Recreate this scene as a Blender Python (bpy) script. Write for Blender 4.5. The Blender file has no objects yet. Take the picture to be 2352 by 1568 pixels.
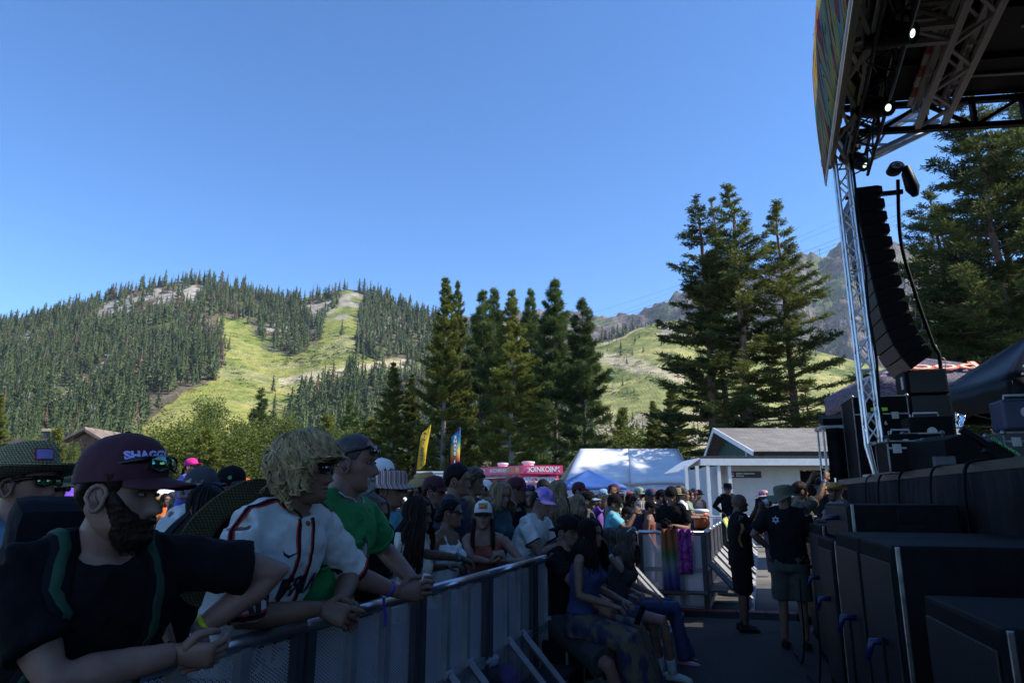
import bpy, bmesh, math, random
import numpy as np
from mathutils import Vector, Matrix, noise as mnoise
from mathutils.bvhtree import BVHTree
R = math.radians
scene = bpy.context.scene
COL = scene.collection
CAMZ = 1.65
PITCH = R(12.9)
cam_data = bpy.data.cameras.new('camera')
cam_data.lens = 24.0
cam_data.sensor_width = 36.0
cam_data.clip_start = 0.05
cam_data.clip_end = 20000.0
cam = bpy.data.objects.new('camera', cam_data)
cam.location = (0, 0, CAMZ)
cam.rotation_euler = (R(90) + PITCH, 0, 0)
COL.objects.link(cam)
scene.camera = cam
SUN_EL = R(41.0)
SUN_AZ = R(98.0)          # clockwise from +Y (the way the camera looks)
sun_dir = Vector((math.sin(SUN_AZ) * math.cos(SUN_EL), math.cos(SUN_AZ) * math.cos(SUN_EL), math.sin(SUN_EL)))
world = bpy.data.worlds.new('World')
scene.world = world
world.use_nodes = True
wn = world.node_tree
wn.nodes.clear()
wo = wn.nodes.new('ShaderNodeOutputWorld')
wb = wn.nodes.new('ShaderNodeBackground')
ws = wn.nodes.new('ShaderNodeTexSky')
ws.sky_type = 'NISHITA'
ws.sun_disc = False
ws.sun_elevation = SUN_EL
ws.sun_rotation = SUN_AZ
ws.altitude = 1900.0
ws.air_density = 0.9
ws.dust_density = 0.05
ws.ozone_density = 2.5
wb.inputs['Strength'].default_value = 0.15
hs = wn.nodes.new('ShaderNodeHueSaturation')
hs.inputs['Saturation'].default_value = 1.20
hs.inputs['Hue'].default_value = 0.503
wn.links.new(ws.outputs[0], hs.inputs['Color'])
wn.links.new(hs.outputs[0], wb.inputs['Color'])
wn.links.new(wb.outputs[0], wo.inputs['Surface'])
sun_data = bpy.data.lights.new('sun', 'SUN')
sun_data.energy = 3.9
sun_data.angle = R(0.53)
sun_data.color = (1.0, 0.94, 0.84)
sun = bpy.data.objects.new('sun', sun_data)
sun.rotation_euler = sun_dir.to_track_quat('Z', 'Y').to_euler()
sun.location = (60, -20, 60)
COL.objects.link(sun)
scene.view_settings.view_transform = 'Standard'
scene.view_settings.look = 'None'
scene.view_settings.exposure = 1.0
scene.view_settings.gamma = 1.0
scene.view_settings.use_curve_mapping = False
scene.render.engine = 'CYCLES'
scene.cycles.use_denoising = True
scene.cycles.max_bounces = 6
scene.cycles.diffuse_bounces = 3
scene.cycles.glossy_bounces = 3
scene.cycles.transmission_bounces = 4
scene.cycles.transparent_max_bounces = 16
scene.cycles.volume_bounces = 0
scene.cycles.caustics_reflective = False
scene.cycles.caustics_refractive = False
F = 1568.0          # focal length in a frame 2352 wide
CP, SP = math.cos(PITCH), math.sin(PITCH)
def ray(u, v):
  """direction (X/Y, Z/Y) of a point of the frame"""
  a, b = (u - 1176.0) / F, (784.0 - v) / F
  y = CP - SP * b
  return a / y, (SP + CP * b) / y
def W(u, v, Y):
  a, b = ray(u, v)
  return Vector((a * Y, Y, CAMZ + b * Y))
def WG(u, v, z=0.0):
  a, b = ray(u, v)
  Y = (z - CAMZ) / b
  return Vector((a * Y, Y, z))
def proj(X, Y, Z):
  f = Y * CP + (Z - CAMZ) * SP
  up = (Z - CAMZ) * CP - Y * SP
  return 1176.0 + F * X / f, 784.0 - F * up / f
DX = Vector((0.26, 0.9656, 0))
NX = Vector((0.9656, -0.26, 0))
STAGE_ROT = math.atan2(-0.26, 0.9656)   # rotation that takes +X to NX and +Y to DX
def ST(s, t, z=0.0):
  p = DX * s + NX * t
  return Vector((p.x, p.y, z))
def WT(u, v, t):
  """point of the frame on the vertical plane t"""
  a, b = ray(u, v)
  Y = t / (a * NX.x + NX.y)
  return Vector((a * Y, Y, CAMZ + b * Y))
def link(o):
  COL.objects.link(o)
  return o
def props(o, label=None, cat=None, group=None, kind=None):
  if label: o['label'] = label
  if cat: o['category'] = cat
  if group: o['group'] = group
  if kind: o['kind'] = kind
  return o
def empty(name, loc=(0, 0, 0), rz=0.0, label=None, cat=None, group=None, scale=1.0):
  o = bpy.data.objects.new(name, None)
  o.empty_display_size = 0.2
  o.location = loc
  o.rotation_euler = (0, 0, rz)
  o.scale = (scale, scale, scale)
  link(o)
  return props(o, label, cat, group)
def mworld(o):
  m = Matrix.LocRotScale(o.location, o.rotation_euler, o.scale)
  if o.parent:
    return mworld(o.parent) @ o.matrix_parent_inverse @ m
  return m
def ob(name, me, mats=None, parent=None, world_space=False, label=None, cat=None, group=None, kind=None, loc=None, rot=None, scale=None):
  o = bpy.data.objects.new(name, me)
  if mats is not None:
    if not isinstance(mats, (list, tuple)): mats = [mats]
    if not me.materials:
      for m in mats: me.materials.append(m)
    else:
      for i, m in enumerate(mats):
        if i < len(me.materials) and me.materials[i] is not m:
          o.material_slots[i].link = 'OBJECT'
          o.material_slots[i].material = m
  if loc is not None: o.location = loc
  if rot is not None: o.rotation_euler = rot
  if scale is not None: o.scale = scale if hasattr(scale, '__len__') else (scale,) * 3
  link(o)
  if parent is not None:
    o.parent = parent
    if world_space:
      o.matrix_parent_inverse = mworld(parent).inverted()
  return props(o, label, cat, group, kind)
def copy_tree(o, parent=None):
  c = o.copy()
  link(c)
  c.parent = parent
  for ch in list(o.children):
    copy_tree(ch, c)
  return c
class MB:
  def __init__(self):
    self.v = []; self.f = []; self.m = []; self.mi = 0
  def add(self, vs, fs):
    n = len(self.v)
    self.v.extend([tuple(p) for p in vs])
    for f in fs:
      self.f.append(tuple(i + n for i in f)); self.m.append(self.mi)
    return self
  def box(self, c, s, rot=None, taper=None):
    """centre, full size"""
    hx, hy, hz = s[0] / 2, s[1] / 2, s[2] / 2
    pts = []
    for z in (-1, 1):
      k = 1.0 if (taper is None or z < 0) else taper
      for x, y in ((-1, -1), (1, -1), (1, 1), (-1, 1)):
        pts.append(Vector((x * hx * k, y * hy * k, z * hz)))
    if rot is not None: pts = [rot @ p for p in pts]
    c = Vector(c)
    return self.add([p + c for p in pts], [(3, 2, 1, 0), (4, 5, 6, 7), (0, 1, 5, 4), (1, 2, 6, 5), (2, 3, 7, 6), (3, 0, 4, 7)])
  def tube(self, pts, radii, n=8, cap=True, flat=1.0, up=None):
    pts = [Vector(p) for p in pts]
    if not hasattr(radii, '__len__'): radii = [radii] * len(pts)
    rings = []; u = None
    for i, p in enumerate(pts):
      a = pts[max(i - 1, 0)]; b = pts[min(i + 1, len(pts) - 1)]
      d = (b - a)
      d = d.normalized() if d.length > 1e-9 else Vector((0, 0, 1))
      if u is None:
        r0 = Vector(up) if up is not None else (Vector((0, 0, 1)) if abs(d.z) < 0.9 else Vector((1, 0, 0)))
        u = (r0 - d * r0.dot(d)).normalized()
      else:
        u = (u - d * u.dot(d)).normalized()
      w = d.cross(u)
      rr = radii[i]
      rings.append([p + (u * math.cos(k * 2 * math.pi / n) * flat + w * math.sin(k * 2 * math.pi / n)) * rr for k in range(n)])
    vs = [q for r_ in rings for q in r_]
    fs = []
    for i in range(len(rings) - 1):
      for k in range(n):
        k2 = (k + 1) % n
        fs.append((i * n + k, i * n + k2, (i + 1) * n + k2, (i + 1) * n + k))
    if cap:
      fs.append(tuple(range(n - 1, -1, -1)))
      fs.append(tuple((len(rings) - 1) * n + k for k in range(n)))
    return self.add(vs, fs)
  def rings(self, rings, cap=True, closed=True):
    n = len(rings[0]); vs = [q for r_ in rings for q in r_]; fs = []
    for i in range(len(rings) - 1):
      for k in range(n if closed else n - 1):
        k2 = (k + 1) % n
        fs.append((i * n + k, i * n + k2, (i + 1) * n + k2, (i + 1) * n + k))
    if cap:
      fs.append(tuple(range(n - 1, -1, -1)))
      fs.append(tuple((len(rings) - 1) * n + k for k in range(n)))
    return self.add(vs, fs)
  def lathe(self, prof, n=16, c=(0, 0, 0), sx=1.0, sy=1.0, cap=True):
    c = Vector(c)
    return self.rings([[c + Vector((r_ * sx * math.cos(k * 2 * math.pi / n), r_ * sy * math.sin(k * 2 * math.pi / n), z)) for k in range(n)] for r_, z in prof], cap)
  def ball(self, c, r, n=12, m=8):
    if not hasattr(r, '__len__'): r = (r, r, r)
    c = Vector(c)
    rg = []
    for i in range(m + 1):
      a = math.pi * (0.02 + 0.96 * i / m) - math.pi / 2
      rg.append([c + Vector((r[0] * math.cos(a) * math.cos(k * 2 * math.pi / n), r[1] * math.cos(a) * math.sin(k * 2 * math.pi / n), r[2] * math.sin(a))) for k in range(n)])
    return self.rings(rg)
  def quad(self, a, b, c, d):
    return self.add([a, b, c, d], [(0, 1, 2, 3)])
  def sheet(self, grid, thick=None):
    """grid[i][j] of points; with thick: a closed slab along the sheet normals"""
    ni, nj = len(grid), len(grid[0])
    vs = [Vector(p) for r_ in grid for p in r_]
    fs = [(i * nj + j, i * nj + j + 1, (i + 1) * nj + j + 1, (i + 1) * nj + j) for i in range(ni - 1) for j in range(nj - 1)]
    if thick is None: return self.add(vs, fs)
    nr = []
    for i in range(ni):
      for j in range(nj):
        a = vs[min(i + 1, ni - 1) * nj + j] - vs[max(i - 1, 0) * nj + j]
        b = vs[i * nj + min(j + 1, nj - 1)] - vs[i * nj + max(j - 1, 0)]
        q = a.cross(b)
        nr.append(q.normalized() if q.length > 1e-12 else Vector((0, 0, 1)))
    N = len(vs)
    vs2 = vs + [v + n_ * thick for v, n_ in zip(vs, nr)]
    fs2 = fs + [tuple(k + N for k in reversed(f)) for f in fs]
    bd = [(0 * nj + j, 0 * nj + j + 1) for j in range(nj - 1)] + [((i) * nj + nj - 1, (i + 1) * nj + nj - 1) for i in range(ni - 1)] + \
             [((ni - 1) * nj + j + 1, (ni - 1) * nj + j) for j in range(nj - 1)] + [((i + 1) * nj, i * nj) for i in range(ni - 1)]
    for a, b in bd: fs2.append((b, a, a + N, b + N))
    return self.add(vs2, fs2)
  def xf(self, m):
    self.v = [tuple(m @ Vector(p)) for p in self.v]
    return self
  def mesh(self, name, smooth=False, bevel=None):
    me = bpy.data.meshes.new(name)
    me.from_pydata(self.v, [], self.f)
    if any(self.m):
      me.polygons.foreach_set('material_index', self.m)
    if bevel:
      bm = bmesh.new(); bm.from_mesh(me)
      bmesh.ops.bevel(bm, geom=bm.edges[:], offset=bevel, segments=2, affect='EDGES', profile=0.6)
      bm.to_mesh(me); bm.free()
    if smooth:
      me.polygons.foreach_set('use_smooth', [True] * len(me.polygons))
    me.update()
    return me
def shade_auto(me, ang=35):
  me.polygons.foreach_set('use_smooth', [True] * len(me.polygons))
  try: me.set_sharp_from_angle(angle=R(ang))
  except Exception: pass
  return me
def quads_mesh(name, V, mat_index=None, tint=None, smooth=False, tris=None):
  """V: (n,4,3) array of separate quads; tris: (m,3,3)"""
  V = np.asarray(V, dtype=np.float32)
  n = len(V)
  me = bpy.data.meshes.new(name)
  me.vertices.add(n * 4); me.loops.add(n * 4); me.polygons.add(n)
  me.vertices.foreach_set('co', V.reshape(-1))
  me.loops.foreach_set('vertex_index', np.arange(n * 4, dtype=np.int32))
  me.polygons.foreach_set('loop_start', np.arange(0, n * 4, 4, dtype=np.int32))
  me.polygons.foreach_set('loop_total', np.full(n, 4, dtype=np.int32))
  if mat_index is not None: me.polygons.foreach_set('material_index', np.asarray(mat_index, dtype=np.int32))
  if tint is not None:
    at = me.attributes.new('tint', 'FLOAT', 'FACE')
    at.data.foreach_set('value', np.asarray(tint, dtype=np.float32))
  me.update(calc_edges=True)
  return me
_cyl = {}
def rod(name, p, q, r, mat, parent=None, n=8, label=None):
  """a straight round member between two points, sharing one mesh per material"""
  key = (mat.name, n)
  if key not in _cyl:
    _cyl[key] = shade_auto(MB().tube([(0, 0, -0.5), (0, 0, 0.5)], 1.0, n).mesh('rod'), 50)
    _cyl[key].materials.append(mat)
  p, q = Vector(p), Vector(q)
  d = q - p
  o = bpy.data.objects.new(name, _cyl[key])
  link(o)
  o.location = (p + q) / 2
  o.rotation_euler = d.to_track_quat('Z', 'Y').to_euler()
  o.scale = (r, r, d.length)
  if parent is not None:
    o.parent = parent
    o.matrix_parent_inverse = mworld(parent).inverted()
  return o
_box = {}
def bar(name, p, q, w, h, mat, parent=None, up=(0, 0, 1)):
  """a straight rectangular member between two points"""
  key = mat.name
  if key not in _box:
    _box[key] = MB().box((0, 0, 0), (1, 1, 1)).mesh('bar')
    _box[key].materials.append(mat)
  p, q = Vector(p), Vector(q)
  d = q - p
  z = d.normalized(); u = Vector(up);
  if abs(z.dot(u)) > 0.98: u = Vector((1, 0, 0))
  x = (u - z * u.dot(z)).normalized(); y = z.cross(x)
  m = Matrix((x, y, z)).transposed().to_4x4()
  o = bpy.data.objects.new(name, _box[key])
  link(o)
  o.location = (p + q) / 2
  o.rotation_euler = m.to_euler()
  o.scale = (h, w, d.length)
  if parent is not None:
    o.parent = parent
    o.matrix_parent_inverse = mworld(parent).inverted()
  return o
MAT = {}
def nmat(name):
  m = bpy.data.materials.new(name); m.use_nodes = True
  nt = m.node_tree
  return m, nt, nt.nodes['Principled BSDF'], nt.nodes['Material Output']
def mat(name, col, rough=0.7, metal=0.0, var=0.12, scale=8.0, bump=0.0, bscale=60.0, stretch=None, spec=None, sheen=0.0, sss=0.0, transl=0.0, coords='Object', col2=None, lo=0.35, hi=0.65):
  """principled surface with noise colour variation and fine bump"""
  if name in MAT: return MAT[name]
  m, nt, p, out = nmat(name)
  N = nt.nodes; L = nt.links
  tc = N.new('ShaderNodeTexCoord')
  mp = N.new('ShaderNodeMapping')
  if stretch: mp.inputs['Scale'].default_value = stretch
  L.new(tc.outputs[coords], mp.inputs['Vector'])
  nz = N.new('ShaderNodeTexNoise'); nz.inputs['Scale'].default_value = scale; nz.inputs['Detail'].default_value = 5
  L.new(mp.outputs[0], nz.inputs['Vector'])
  rp = N.new('ShaderNodeValToRGB')
  rp.color_ramp.elements[0].position = lo; rp.color_ramp.elements[1].position = hi
  c1 = [max(0, c * (1 - var)) for c in col]
  c2 = [min(1, c * (1 + var)) for c in col] if col2 is None else list(col2)
  rp.color_ramp.elements[0].color = (*c1, 1); rp.color_ramp.elements[1].color = (*c2, 1)
  L.new(nz.outputs['Fac'], rp.inputs['Fac'])
  L.new(rp.outputs['Color'], p.inputs['Base Color'])
  p.inputs['Roughness'].default_value = rough
  p.inputs['Metallic'].default_value = metal
  if max(col) < 0.02 and spec is None: spec = 0.10
  if spec is not None: p.inputs['Specular IOR Level'].default_value = spec
  if sheen: p.inputs['Sheen Weight'].default_value = sheen
  if sss:
    p.inputs['Subsurface Weight'].default_value = sss
    p.inputs['Subsurface Radius'].default_value = (0.012, 0.004, 0.002)
  if bump:
    nb = N.new('ShaderNodeTexNoise'); nb.inputs['Scale'].default_value = bscale; nb.inputs['Detail'].default_value = 4
    L.new(mp.outputs[0], nb.inputs['Vector'])
    bp = N.new('ShaderNodeBump'); bp.inputs['Strength'].default_value = bump; bp.inputs['Distance'].default_value = 0.02
    L.new(nb.outputs['Fac'], bp.inputs['Height']); L.new(bp.outputs[0], p.inputs['Normal'])
  if transl:
    tr = N.new('ShaderNodeBsdfTranslucent'); L.new(rp.outputs['Color'], tr.inputs['Color'])
    mx = N.new('ShaderNodeMixShader'); mx.inputs[0].default_value = transl
    L.new(p.outputs[0], mx.inputs[1]); L.new(tr.outputs[0], mx.inputs[2]); L.new(mx.outputs[0], out.inputs['Surface'])
  MAT[name] = m
  return m
def emis(name, col, strength):
  if name in MAT: return MAT[name]
  m, nt, p, out = nmat(name)
  p.inputs['Base Color'].default_value = (0.8, 0.8, 0.8, 1)
  p.inputs['Emission Color'].default_value = (*col, 1); p.inputs['Emission Strength'].default_value = strength
  MAT[name] = m
  return m
def leafmat(name, dark, light, transl=0.3, rough=0.6):
  """foliage coloured by the per-face attribute 'tint' and a little per-object variation"""
  m, nt, p, out = nmat(name)
  N, L = nt.nodes, nt.links
  at = N.new('ShaderNodeAttribute'); at.attribute_name = 'tint'
  oi = N.new('ShaderNodeObjectInfo')
  ma = N.new('ShaderNodeMath'); ma.operation = 'MULTIPLY_ADD'; ma.inputs[1].default_value = 0.35
  L.new(oi.outputs['Random'], ma.inputs[0]); L.new(at.outputs['Fac'], ma.inputs[2])
  sb = N.new('ShaderNodeMath'); sb.operation = 'SUBTRACT'; sb.inputs[1].default_value = 0.17; sb.use_clamp = True
  L.new(ma.outputs[0], sb.inputs[0])
  rp = N.new('ShaderNodeValToRGB')
  rp.color_ramp.elements[0].color = (*dark, 1); rp.color_ramp.elements[1].color = (*light, 1)
  L.new(sb.outputs[0], rp.inputs['Fac']); L.new(rp.outputs[0], p.inputs['Base Color'])
  p.inputs['Roughness'].default_value = rough
  p.inputs['Specular IOR Level'].default_value = 0.25
  tr = N.new('ShaderNodeBsdfTranslucent'); L.new(rp.outputs[0], tr.inputs['Color'])
  mx = N.new('ShaderNodeMixShader'); mx.inputs[0].default_value = transl
  L.new(p.outputs[0], mx.inputs[1]); L.new(tr.outputs[0], mx.inputs[2]); L.new(mx.outputs[0], out.inputs['Surface'])
  MAT[name] = m
  return m
def vnoise(x, y, seed=0):
  xi = np.floor(x).astype(np.int64); yi = np.floor(y).astype(np.int64)
  fx = x - xi; fy = y - yi
  fx = fx * fx * (3 - 2 * fx); fy = fy * fy * (3 - 2 * fy)
  def h(a, b):
    n = (a * 374761393 + b * 668265263 + seed * 144665) & 0x7fffffff
    n = ((n ^ (n >> 13)) * 1274126177) & 0x7fffffff
    return ((n ^ (n >> 16)) & 0xffff) / 65535.0
  return (h(xi, yi) * (1 - fx) + h(xi + 1, yi) * fx) * (1 - fy) + (h(xi, yi + 1) * (1 - fx) + h(xi + 1, yi + 1) * fx) * fy
def fbm(x, y, oct=4, seed=0):
  t = 0; a = 0.5; s = 0
  for k in range(oct):
    t = t + a * vnoise(x * 2 ** k, y * 2 ** k, seed + k); s += a; a *= 0.5
  return t / s
def inpoly(u, v, poly):
  u = np.asarray(u, float); v = np.asarray(v, float)
  c = np.zeros(u.shape, bool); n = len(poly); j = n - 1
  for i in range(n):
    xi, yi = poly[i]; xj, yj = poly[j]
    cond = ((yi > v) != (yj > v)) & (u < (xj - xi) * (v - yi) / (yj - yi + 1e-12) + xi)
    c ^= cond; j = i
  return c
# ================================================================== ground and hills
def ground_material():
  m, nt, p, out = nmat('asphalt')
  N, L = nt.nodes, nt.links
  tc = N.new('ShaderNodeTexCoord')
  a = N.new('ShaderNodeTexNoise'); a.inputs['Scale'].default_value = 0.35; a.inputs['Detail'].default_value = 6
  b = N.new('ShaderNodeTexNoise'); b.inputs['Scale'].default_value = 90; b.inputs['Detail'].default_value = 3
  v = N.new('ShaderNodeTexVoronoi'); v.feature = 'DISTANCE_TO_EDGE'; v.inputs['Scale'].default_value = 0.9
  for q in (a, b): L.new(tc.outputs['Object'], q.inputs['Vector'])
  wp = N.new('ShaderNodeVectorMath'); wp.operation = 'MULTIPLY_ADD'; wp.inputs[1].default_value = (0.9, 0.9, 0)
  L.new(a.outputs['Color'], wp.inputs[0]); L.new(tc.outputs['Object'], wp.inputs[2]); L.new(wp.outputs[0], v.inputs['Vector'])
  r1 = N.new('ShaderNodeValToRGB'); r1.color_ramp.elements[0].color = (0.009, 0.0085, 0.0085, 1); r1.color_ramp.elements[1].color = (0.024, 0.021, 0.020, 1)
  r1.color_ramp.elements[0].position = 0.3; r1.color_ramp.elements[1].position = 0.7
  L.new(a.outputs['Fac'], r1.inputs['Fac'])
  r2 = N.new('ShaderNodeValToRGB'); r2.color_ramp.elements[0].color = (0.6, 0.6, 0.6, 1); r2.color_ramp.elements[1].color = (1.35, 1.35, 1.3, 1)
  r2.color_ramp.elements[0].position = 0.3; r2.color_ramp.elements[1].position = 0.75
  L.new(b.outputs['Fac'], r2.inputs['Fac'])
  mx = N.new('ShaderNodeMix'); mx.data_type = 'RGBA'; mx.blend_type = 'MULTIPLY'; mx.inputs[0].default_value = 1
  L.new(r2.outputs[0], mx.inputs[7])
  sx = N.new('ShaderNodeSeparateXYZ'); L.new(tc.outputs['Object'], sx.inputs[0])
  mr = N.new('ShaderNodeMapRange'); mr.inputs['From Min'].default_value = 11.0; mr.inputs['From Max'].default_value = 15.0  # shade by the stage and sun beyond painted in: dark asphalt to light dust
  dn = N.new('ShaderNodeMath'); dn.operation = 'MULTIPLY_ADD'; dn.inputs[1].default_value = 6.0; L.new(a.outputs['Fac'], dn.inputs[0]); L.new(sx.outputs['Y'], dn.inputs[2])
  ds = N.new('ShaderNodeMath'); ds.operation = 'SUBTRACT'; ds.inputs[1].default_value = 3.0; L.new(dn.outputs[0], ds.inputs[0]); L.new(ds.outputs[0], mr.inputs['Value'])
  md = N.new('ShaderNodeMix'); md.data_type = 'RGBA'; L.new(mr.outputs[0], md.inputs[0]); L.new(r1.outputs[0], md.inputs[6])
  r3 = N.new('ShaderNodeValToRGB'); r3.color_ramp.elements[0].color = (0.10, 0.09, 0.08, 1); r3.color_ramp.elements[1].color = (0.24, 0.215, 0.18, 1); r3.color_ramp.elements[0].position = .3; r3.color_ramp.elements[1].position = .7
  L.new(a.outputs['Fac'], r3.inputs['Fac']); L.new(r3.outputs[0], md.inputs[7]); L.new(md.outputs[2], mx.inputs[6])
  ck = N.new('ShaderNodeMath'); ck.operation = 'LESS_THAN'; ck.inputs[1].default_value = 0.012
  L.new(v.outputs['Distance'], ck.inputs[0])
  m2 = N.new('ShaderNodeMix'); m2.data_type = 'RGBA'; m2.blend_type = 'MIX'; m2.inputs[7].default_value = (0.03, 0.028, 0.026, 1)
  ckm = N.new('ShaderNodeMath'); ckm.operation = 'MULTIPLY'; ckm.inputs[1].default_value = 0.35
  L.new(ck.outputs[0], ckm.inputs[0]); L.new(ckm.outputs[0], m2.inputs[0]); L.new(mx.outputs[2], m2.inputs[6])
  L.new(m2.outputs[2], p.inputs['Base Color'])
  p.inputs['Roughness'].default_value = 0.9
  bp = N.new('ShaderNodeBump'); bp.inputs['Strength'].default_value = 0.35; bp.inputs['Distance'].default_value = 0.01
  L.new(b.outputs['Fac'], bp.inputs['Height']); L.new(bp.outputs[0], p.inputs['Normal'])
  return m
gm = MB()
G = [-6000, -1500, -400, -100, -30, 0, 30, 60, 100, 200, 400, 1500, 6000]
gm.sheet([[(x, y, 0) for x in G] for y in G])
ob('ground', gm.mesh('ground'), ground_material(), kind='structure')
def land_material(name, fine=1.0, rocky=0.0):
  m, nt, p, out = nmat(name)
  N, L = nt.nodes, nt.links
  at = N.new('ShaderNodeAttribute'); at.attribute_name = 'land'
  tc = N.new('ShaderNodeTexCoord')
  n1 = N.new('ShaderNodeTexNoise'); n1.inputs['Scale'].default_value = 0.12 * fine; n1.inputs['Detail'].default_value = 8; n1.inputs['Roughness'].default_value = 0.7
  n2 = N.new('ShaderNodeTexNoise'); n2.inputs['Scale'].default_value = 0.5 * fine; n2.inputs['Detail'].default_value = 6
  L.new(tc.outputs['Object'], n1.inputs['Vector']); L.new(tc.outputs['Object'], n2.inputs['Vector'])
  r = N.new('ShaderNodeValToRGB'); r.color_ramp.elements[0].position = 0.32; r.color_ramp.elements[1].position = 0.68
  r.color_ramp.elements[0].color = (0.52, 0.54, 0.5, 1); r.color_ramp.elements[1].color = (1.36, 1.3, 1.3, 1)
  L.new(n1.outputs['Fac'], r.inputs['Fac'])
  mx = N.new('ShaderNodeMix'); mx.data_type = 'RGBA'; mx.blend_type = 'MULTIPLY'; mx.inputs[0].default_value = 1
  L.new(at.outputs['Color'], mx.inputs[6]); L.new(r.outputs[0], mx.inputs[7])
  L.new(mx.outputs[2], p.inputs['Base Color'])
  p.inputs['Roughness'].default_value = 0.95; p.inputs['Specular IOR Level'].default_value = 0.1
  bp = N.new('ShaderNodeBump'); bp.inputs['Strength'].default_value = 0.8; bp.inputs['Distance'].default_value = 2.5 / fine
  L.new(n2.outputs['Fac'], bp.inputs['Height']); L.new(bp.outputs[0], p.inputs['Normal'])
  return m
class Hill:
  """fan-shaped height field: depth Y and bearing a = X / Y"""
  def __init__(self, name, ridge, base, far, a0, a1, na, ny, e0=-0.006, power=0.85, bump=0.0, back=0.45, crag=0.0, seed=1, fine=1.0):
    self.name = name
    pts = [ray(u, v) for u, v in ridge]
    self.ra = np.array([p[0] for p in pts]); self.re = np.array([p[1] for p in pts])
    self.base, self.far, self.e0, self.power, self.bump, self.back, self.crag, self.seed = base, far, e0, power, bump, back, crag, seed
    A = np.linspace(a0, a1, na)
    q = np.concatenate([np.linspace(0, 1, ny), [1.04, 1.1, 1.2, 1.35]])
    self.AA, self.QQ = np.meshgrid(A, q)
    self.YY = self.depth(self.AA, self.QQ)
    self.ZZ = self.z(self.AA, self.YY)
    self.XX = self.AA * self.YY
    self.shape = self.AA.shape; self.fine = fine
  def lims(self, a):
    b = np.interp(a, [x[0] for x in self.base], [x[1] for x in self.base])
    f = np.interp(a, [x[0] for x in self.far], [x[1] for x in self.far])
    return b, f
  def depth(self, a, q):
    b, f = self.lims(a)
    return b + (f - b) * q
  def z(self, a, Y):
    a = np.asarray(a, float); Y = np.asarray(Y, float)
    b, f = self.lims(a)
    q = (Y - b) / (f - b)
    er = np.interp(a, self.ra, self.re)
    qq = np.clip(q, 0, 1)
    e = self.e0 + (er - self.e0) * qq ** self.power
    z = CAMZ + Y * e
    zr = CAMZ + f * er
    z = np.where(q > 1, zr - (Y - f) * self.back, z)
    X = a * Y
    w = np.clip(qq * 4, 0, 1) * np.clip((1.0 - qq) * 5 + 0.25, 0, 1)
    if self.bump: z = z + self.bump * (fbm(X / 90, Y / 90, 4, self.seed) - 0.5) * 2 * w
    if self.crag:
      k = 1 - np.abs(fbm(X / 85, z / 45 + Y / 200, 5, self.seed + 7) * 2 - 1)
      z = z + self.crag * (k - 0.6) * 2 * np.clip(qq * 3, 0, 1)
    return z
  def at(self, a, Y):
    return np.asarray(a) * Y, np.asarray(Y), self.z(a, Y)
  def build(self, colour):
    U, V = proj(self.XX, self.YY, self.ZZ)
    col = colour(U, V, self.XX, self.YY, self.ZZ, self.QQ)
    ny, na = self.shape
    me = bpy.data.meshes.new(self.name)
    co = np.stack([self.XX, self.YY, self.ZZ], -1).reshape(-1, 3).astype(np.float32)
    n = len(co)
    me.vertices.add(n); me.vertices.foreach_set('co', co.reshape(-1))
    i, j = np.meshgrid(np.arange(ny - 1), np.arange(na - 1), indexing='ij')
    q = np.stack([i * na + j, i * na + j + 1, (i + 1) * na + j + 1, (i + 1) * na + j], -1).reshape(-1, 4).astype(np.int32)
    me.loops.add(q.size); me.polygons.add(len(q))
    me.loops.foreach_set('vertex_index', q.reshape(-1))
    me.polygons.foreach_set('loop_start', np.arange(0, q.size, 4, dtype=np.int32))
    me.polygons.foreach_set('loop_total', np.full(len(q), 4, dtype=np.int32))
    me.polygons.foreach_set('use_smooth', np.ones(len(q), bool))
    at = me.attributes.new('land', 'FLOAT_COLOR', 'POINT')
    c4 = np.concatenate([col.reshape(-1, 3), np.ones((n, 1))], 1).astype(np.float32)
    at.data.foreach_set('color', c4.reshape(-1))
    me.update(calc_edges=True)
    return ob(self.name, me, land_material(self.name + '_soil', self.fine), kind='structure')
ridgeA = [(-900, 860), (-500, 800), (-200, 765), (0, 748), (100, 728), (200, 702), (250, 688), (320, 664), (380, 652), (440, 643), (480, 645), (560, 664), (620, 684), (680, 688), (720, 678), (760, 670), (800, 664), (830, 668),
          (870, 684), (920, 702), (980, 724), (1050, 748), (1120, 778), (1200, 815), (1320, 870), (1450, 950)]
hillA = Hill('forested_hill', ridgeA, [(-1.2, 230), (0.2, 210)], [(-1.2, 780), (-0.75, 860), (-0.45, 930), (-0.2, 960), (0.0, 900), (0.2, 700)], -1.15, 0.19, 340, 170, bump=7.0, power=0.9, seed=3)
ridgeB = [(950, 960), (1150, 880), (1260, 835), (1330, 805), (1378, 786), (1405, 777), (1463, 755), (1505, 742), (1547, 735), (1600, 745), (1700, 765), (1850, 800), (2050, 850), (2350, 900)]
hillB = Hill('ski_slope', ridgeB, [(-0.2, 330), (1.0, 300)], [(-0.2, 700), (0.1, 820), (0.35, 900), (1.0, 800)], -0.12, 0.85, 220, 120, bump=5.0, power=0.9, seed=11)
ridgeC = [(700, 800), (950, 760), (1080, 742), (1250, 726), (1300, 729), (1380, 741), (1440, 736), (1497, 722), (1532, 697), (1593, 672), (1660, 655), (1736, 645), (1790, 622), (1825, 604), (1845, 591), (1855, 603), (1868, 593), (1882, 603),
          (1905, 590), (1930, 572), (1958, 564), (2000, 566), (2054, 573), (2100, 592), (2250, 640), (2500, 720), (2900, 820)]
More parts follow.
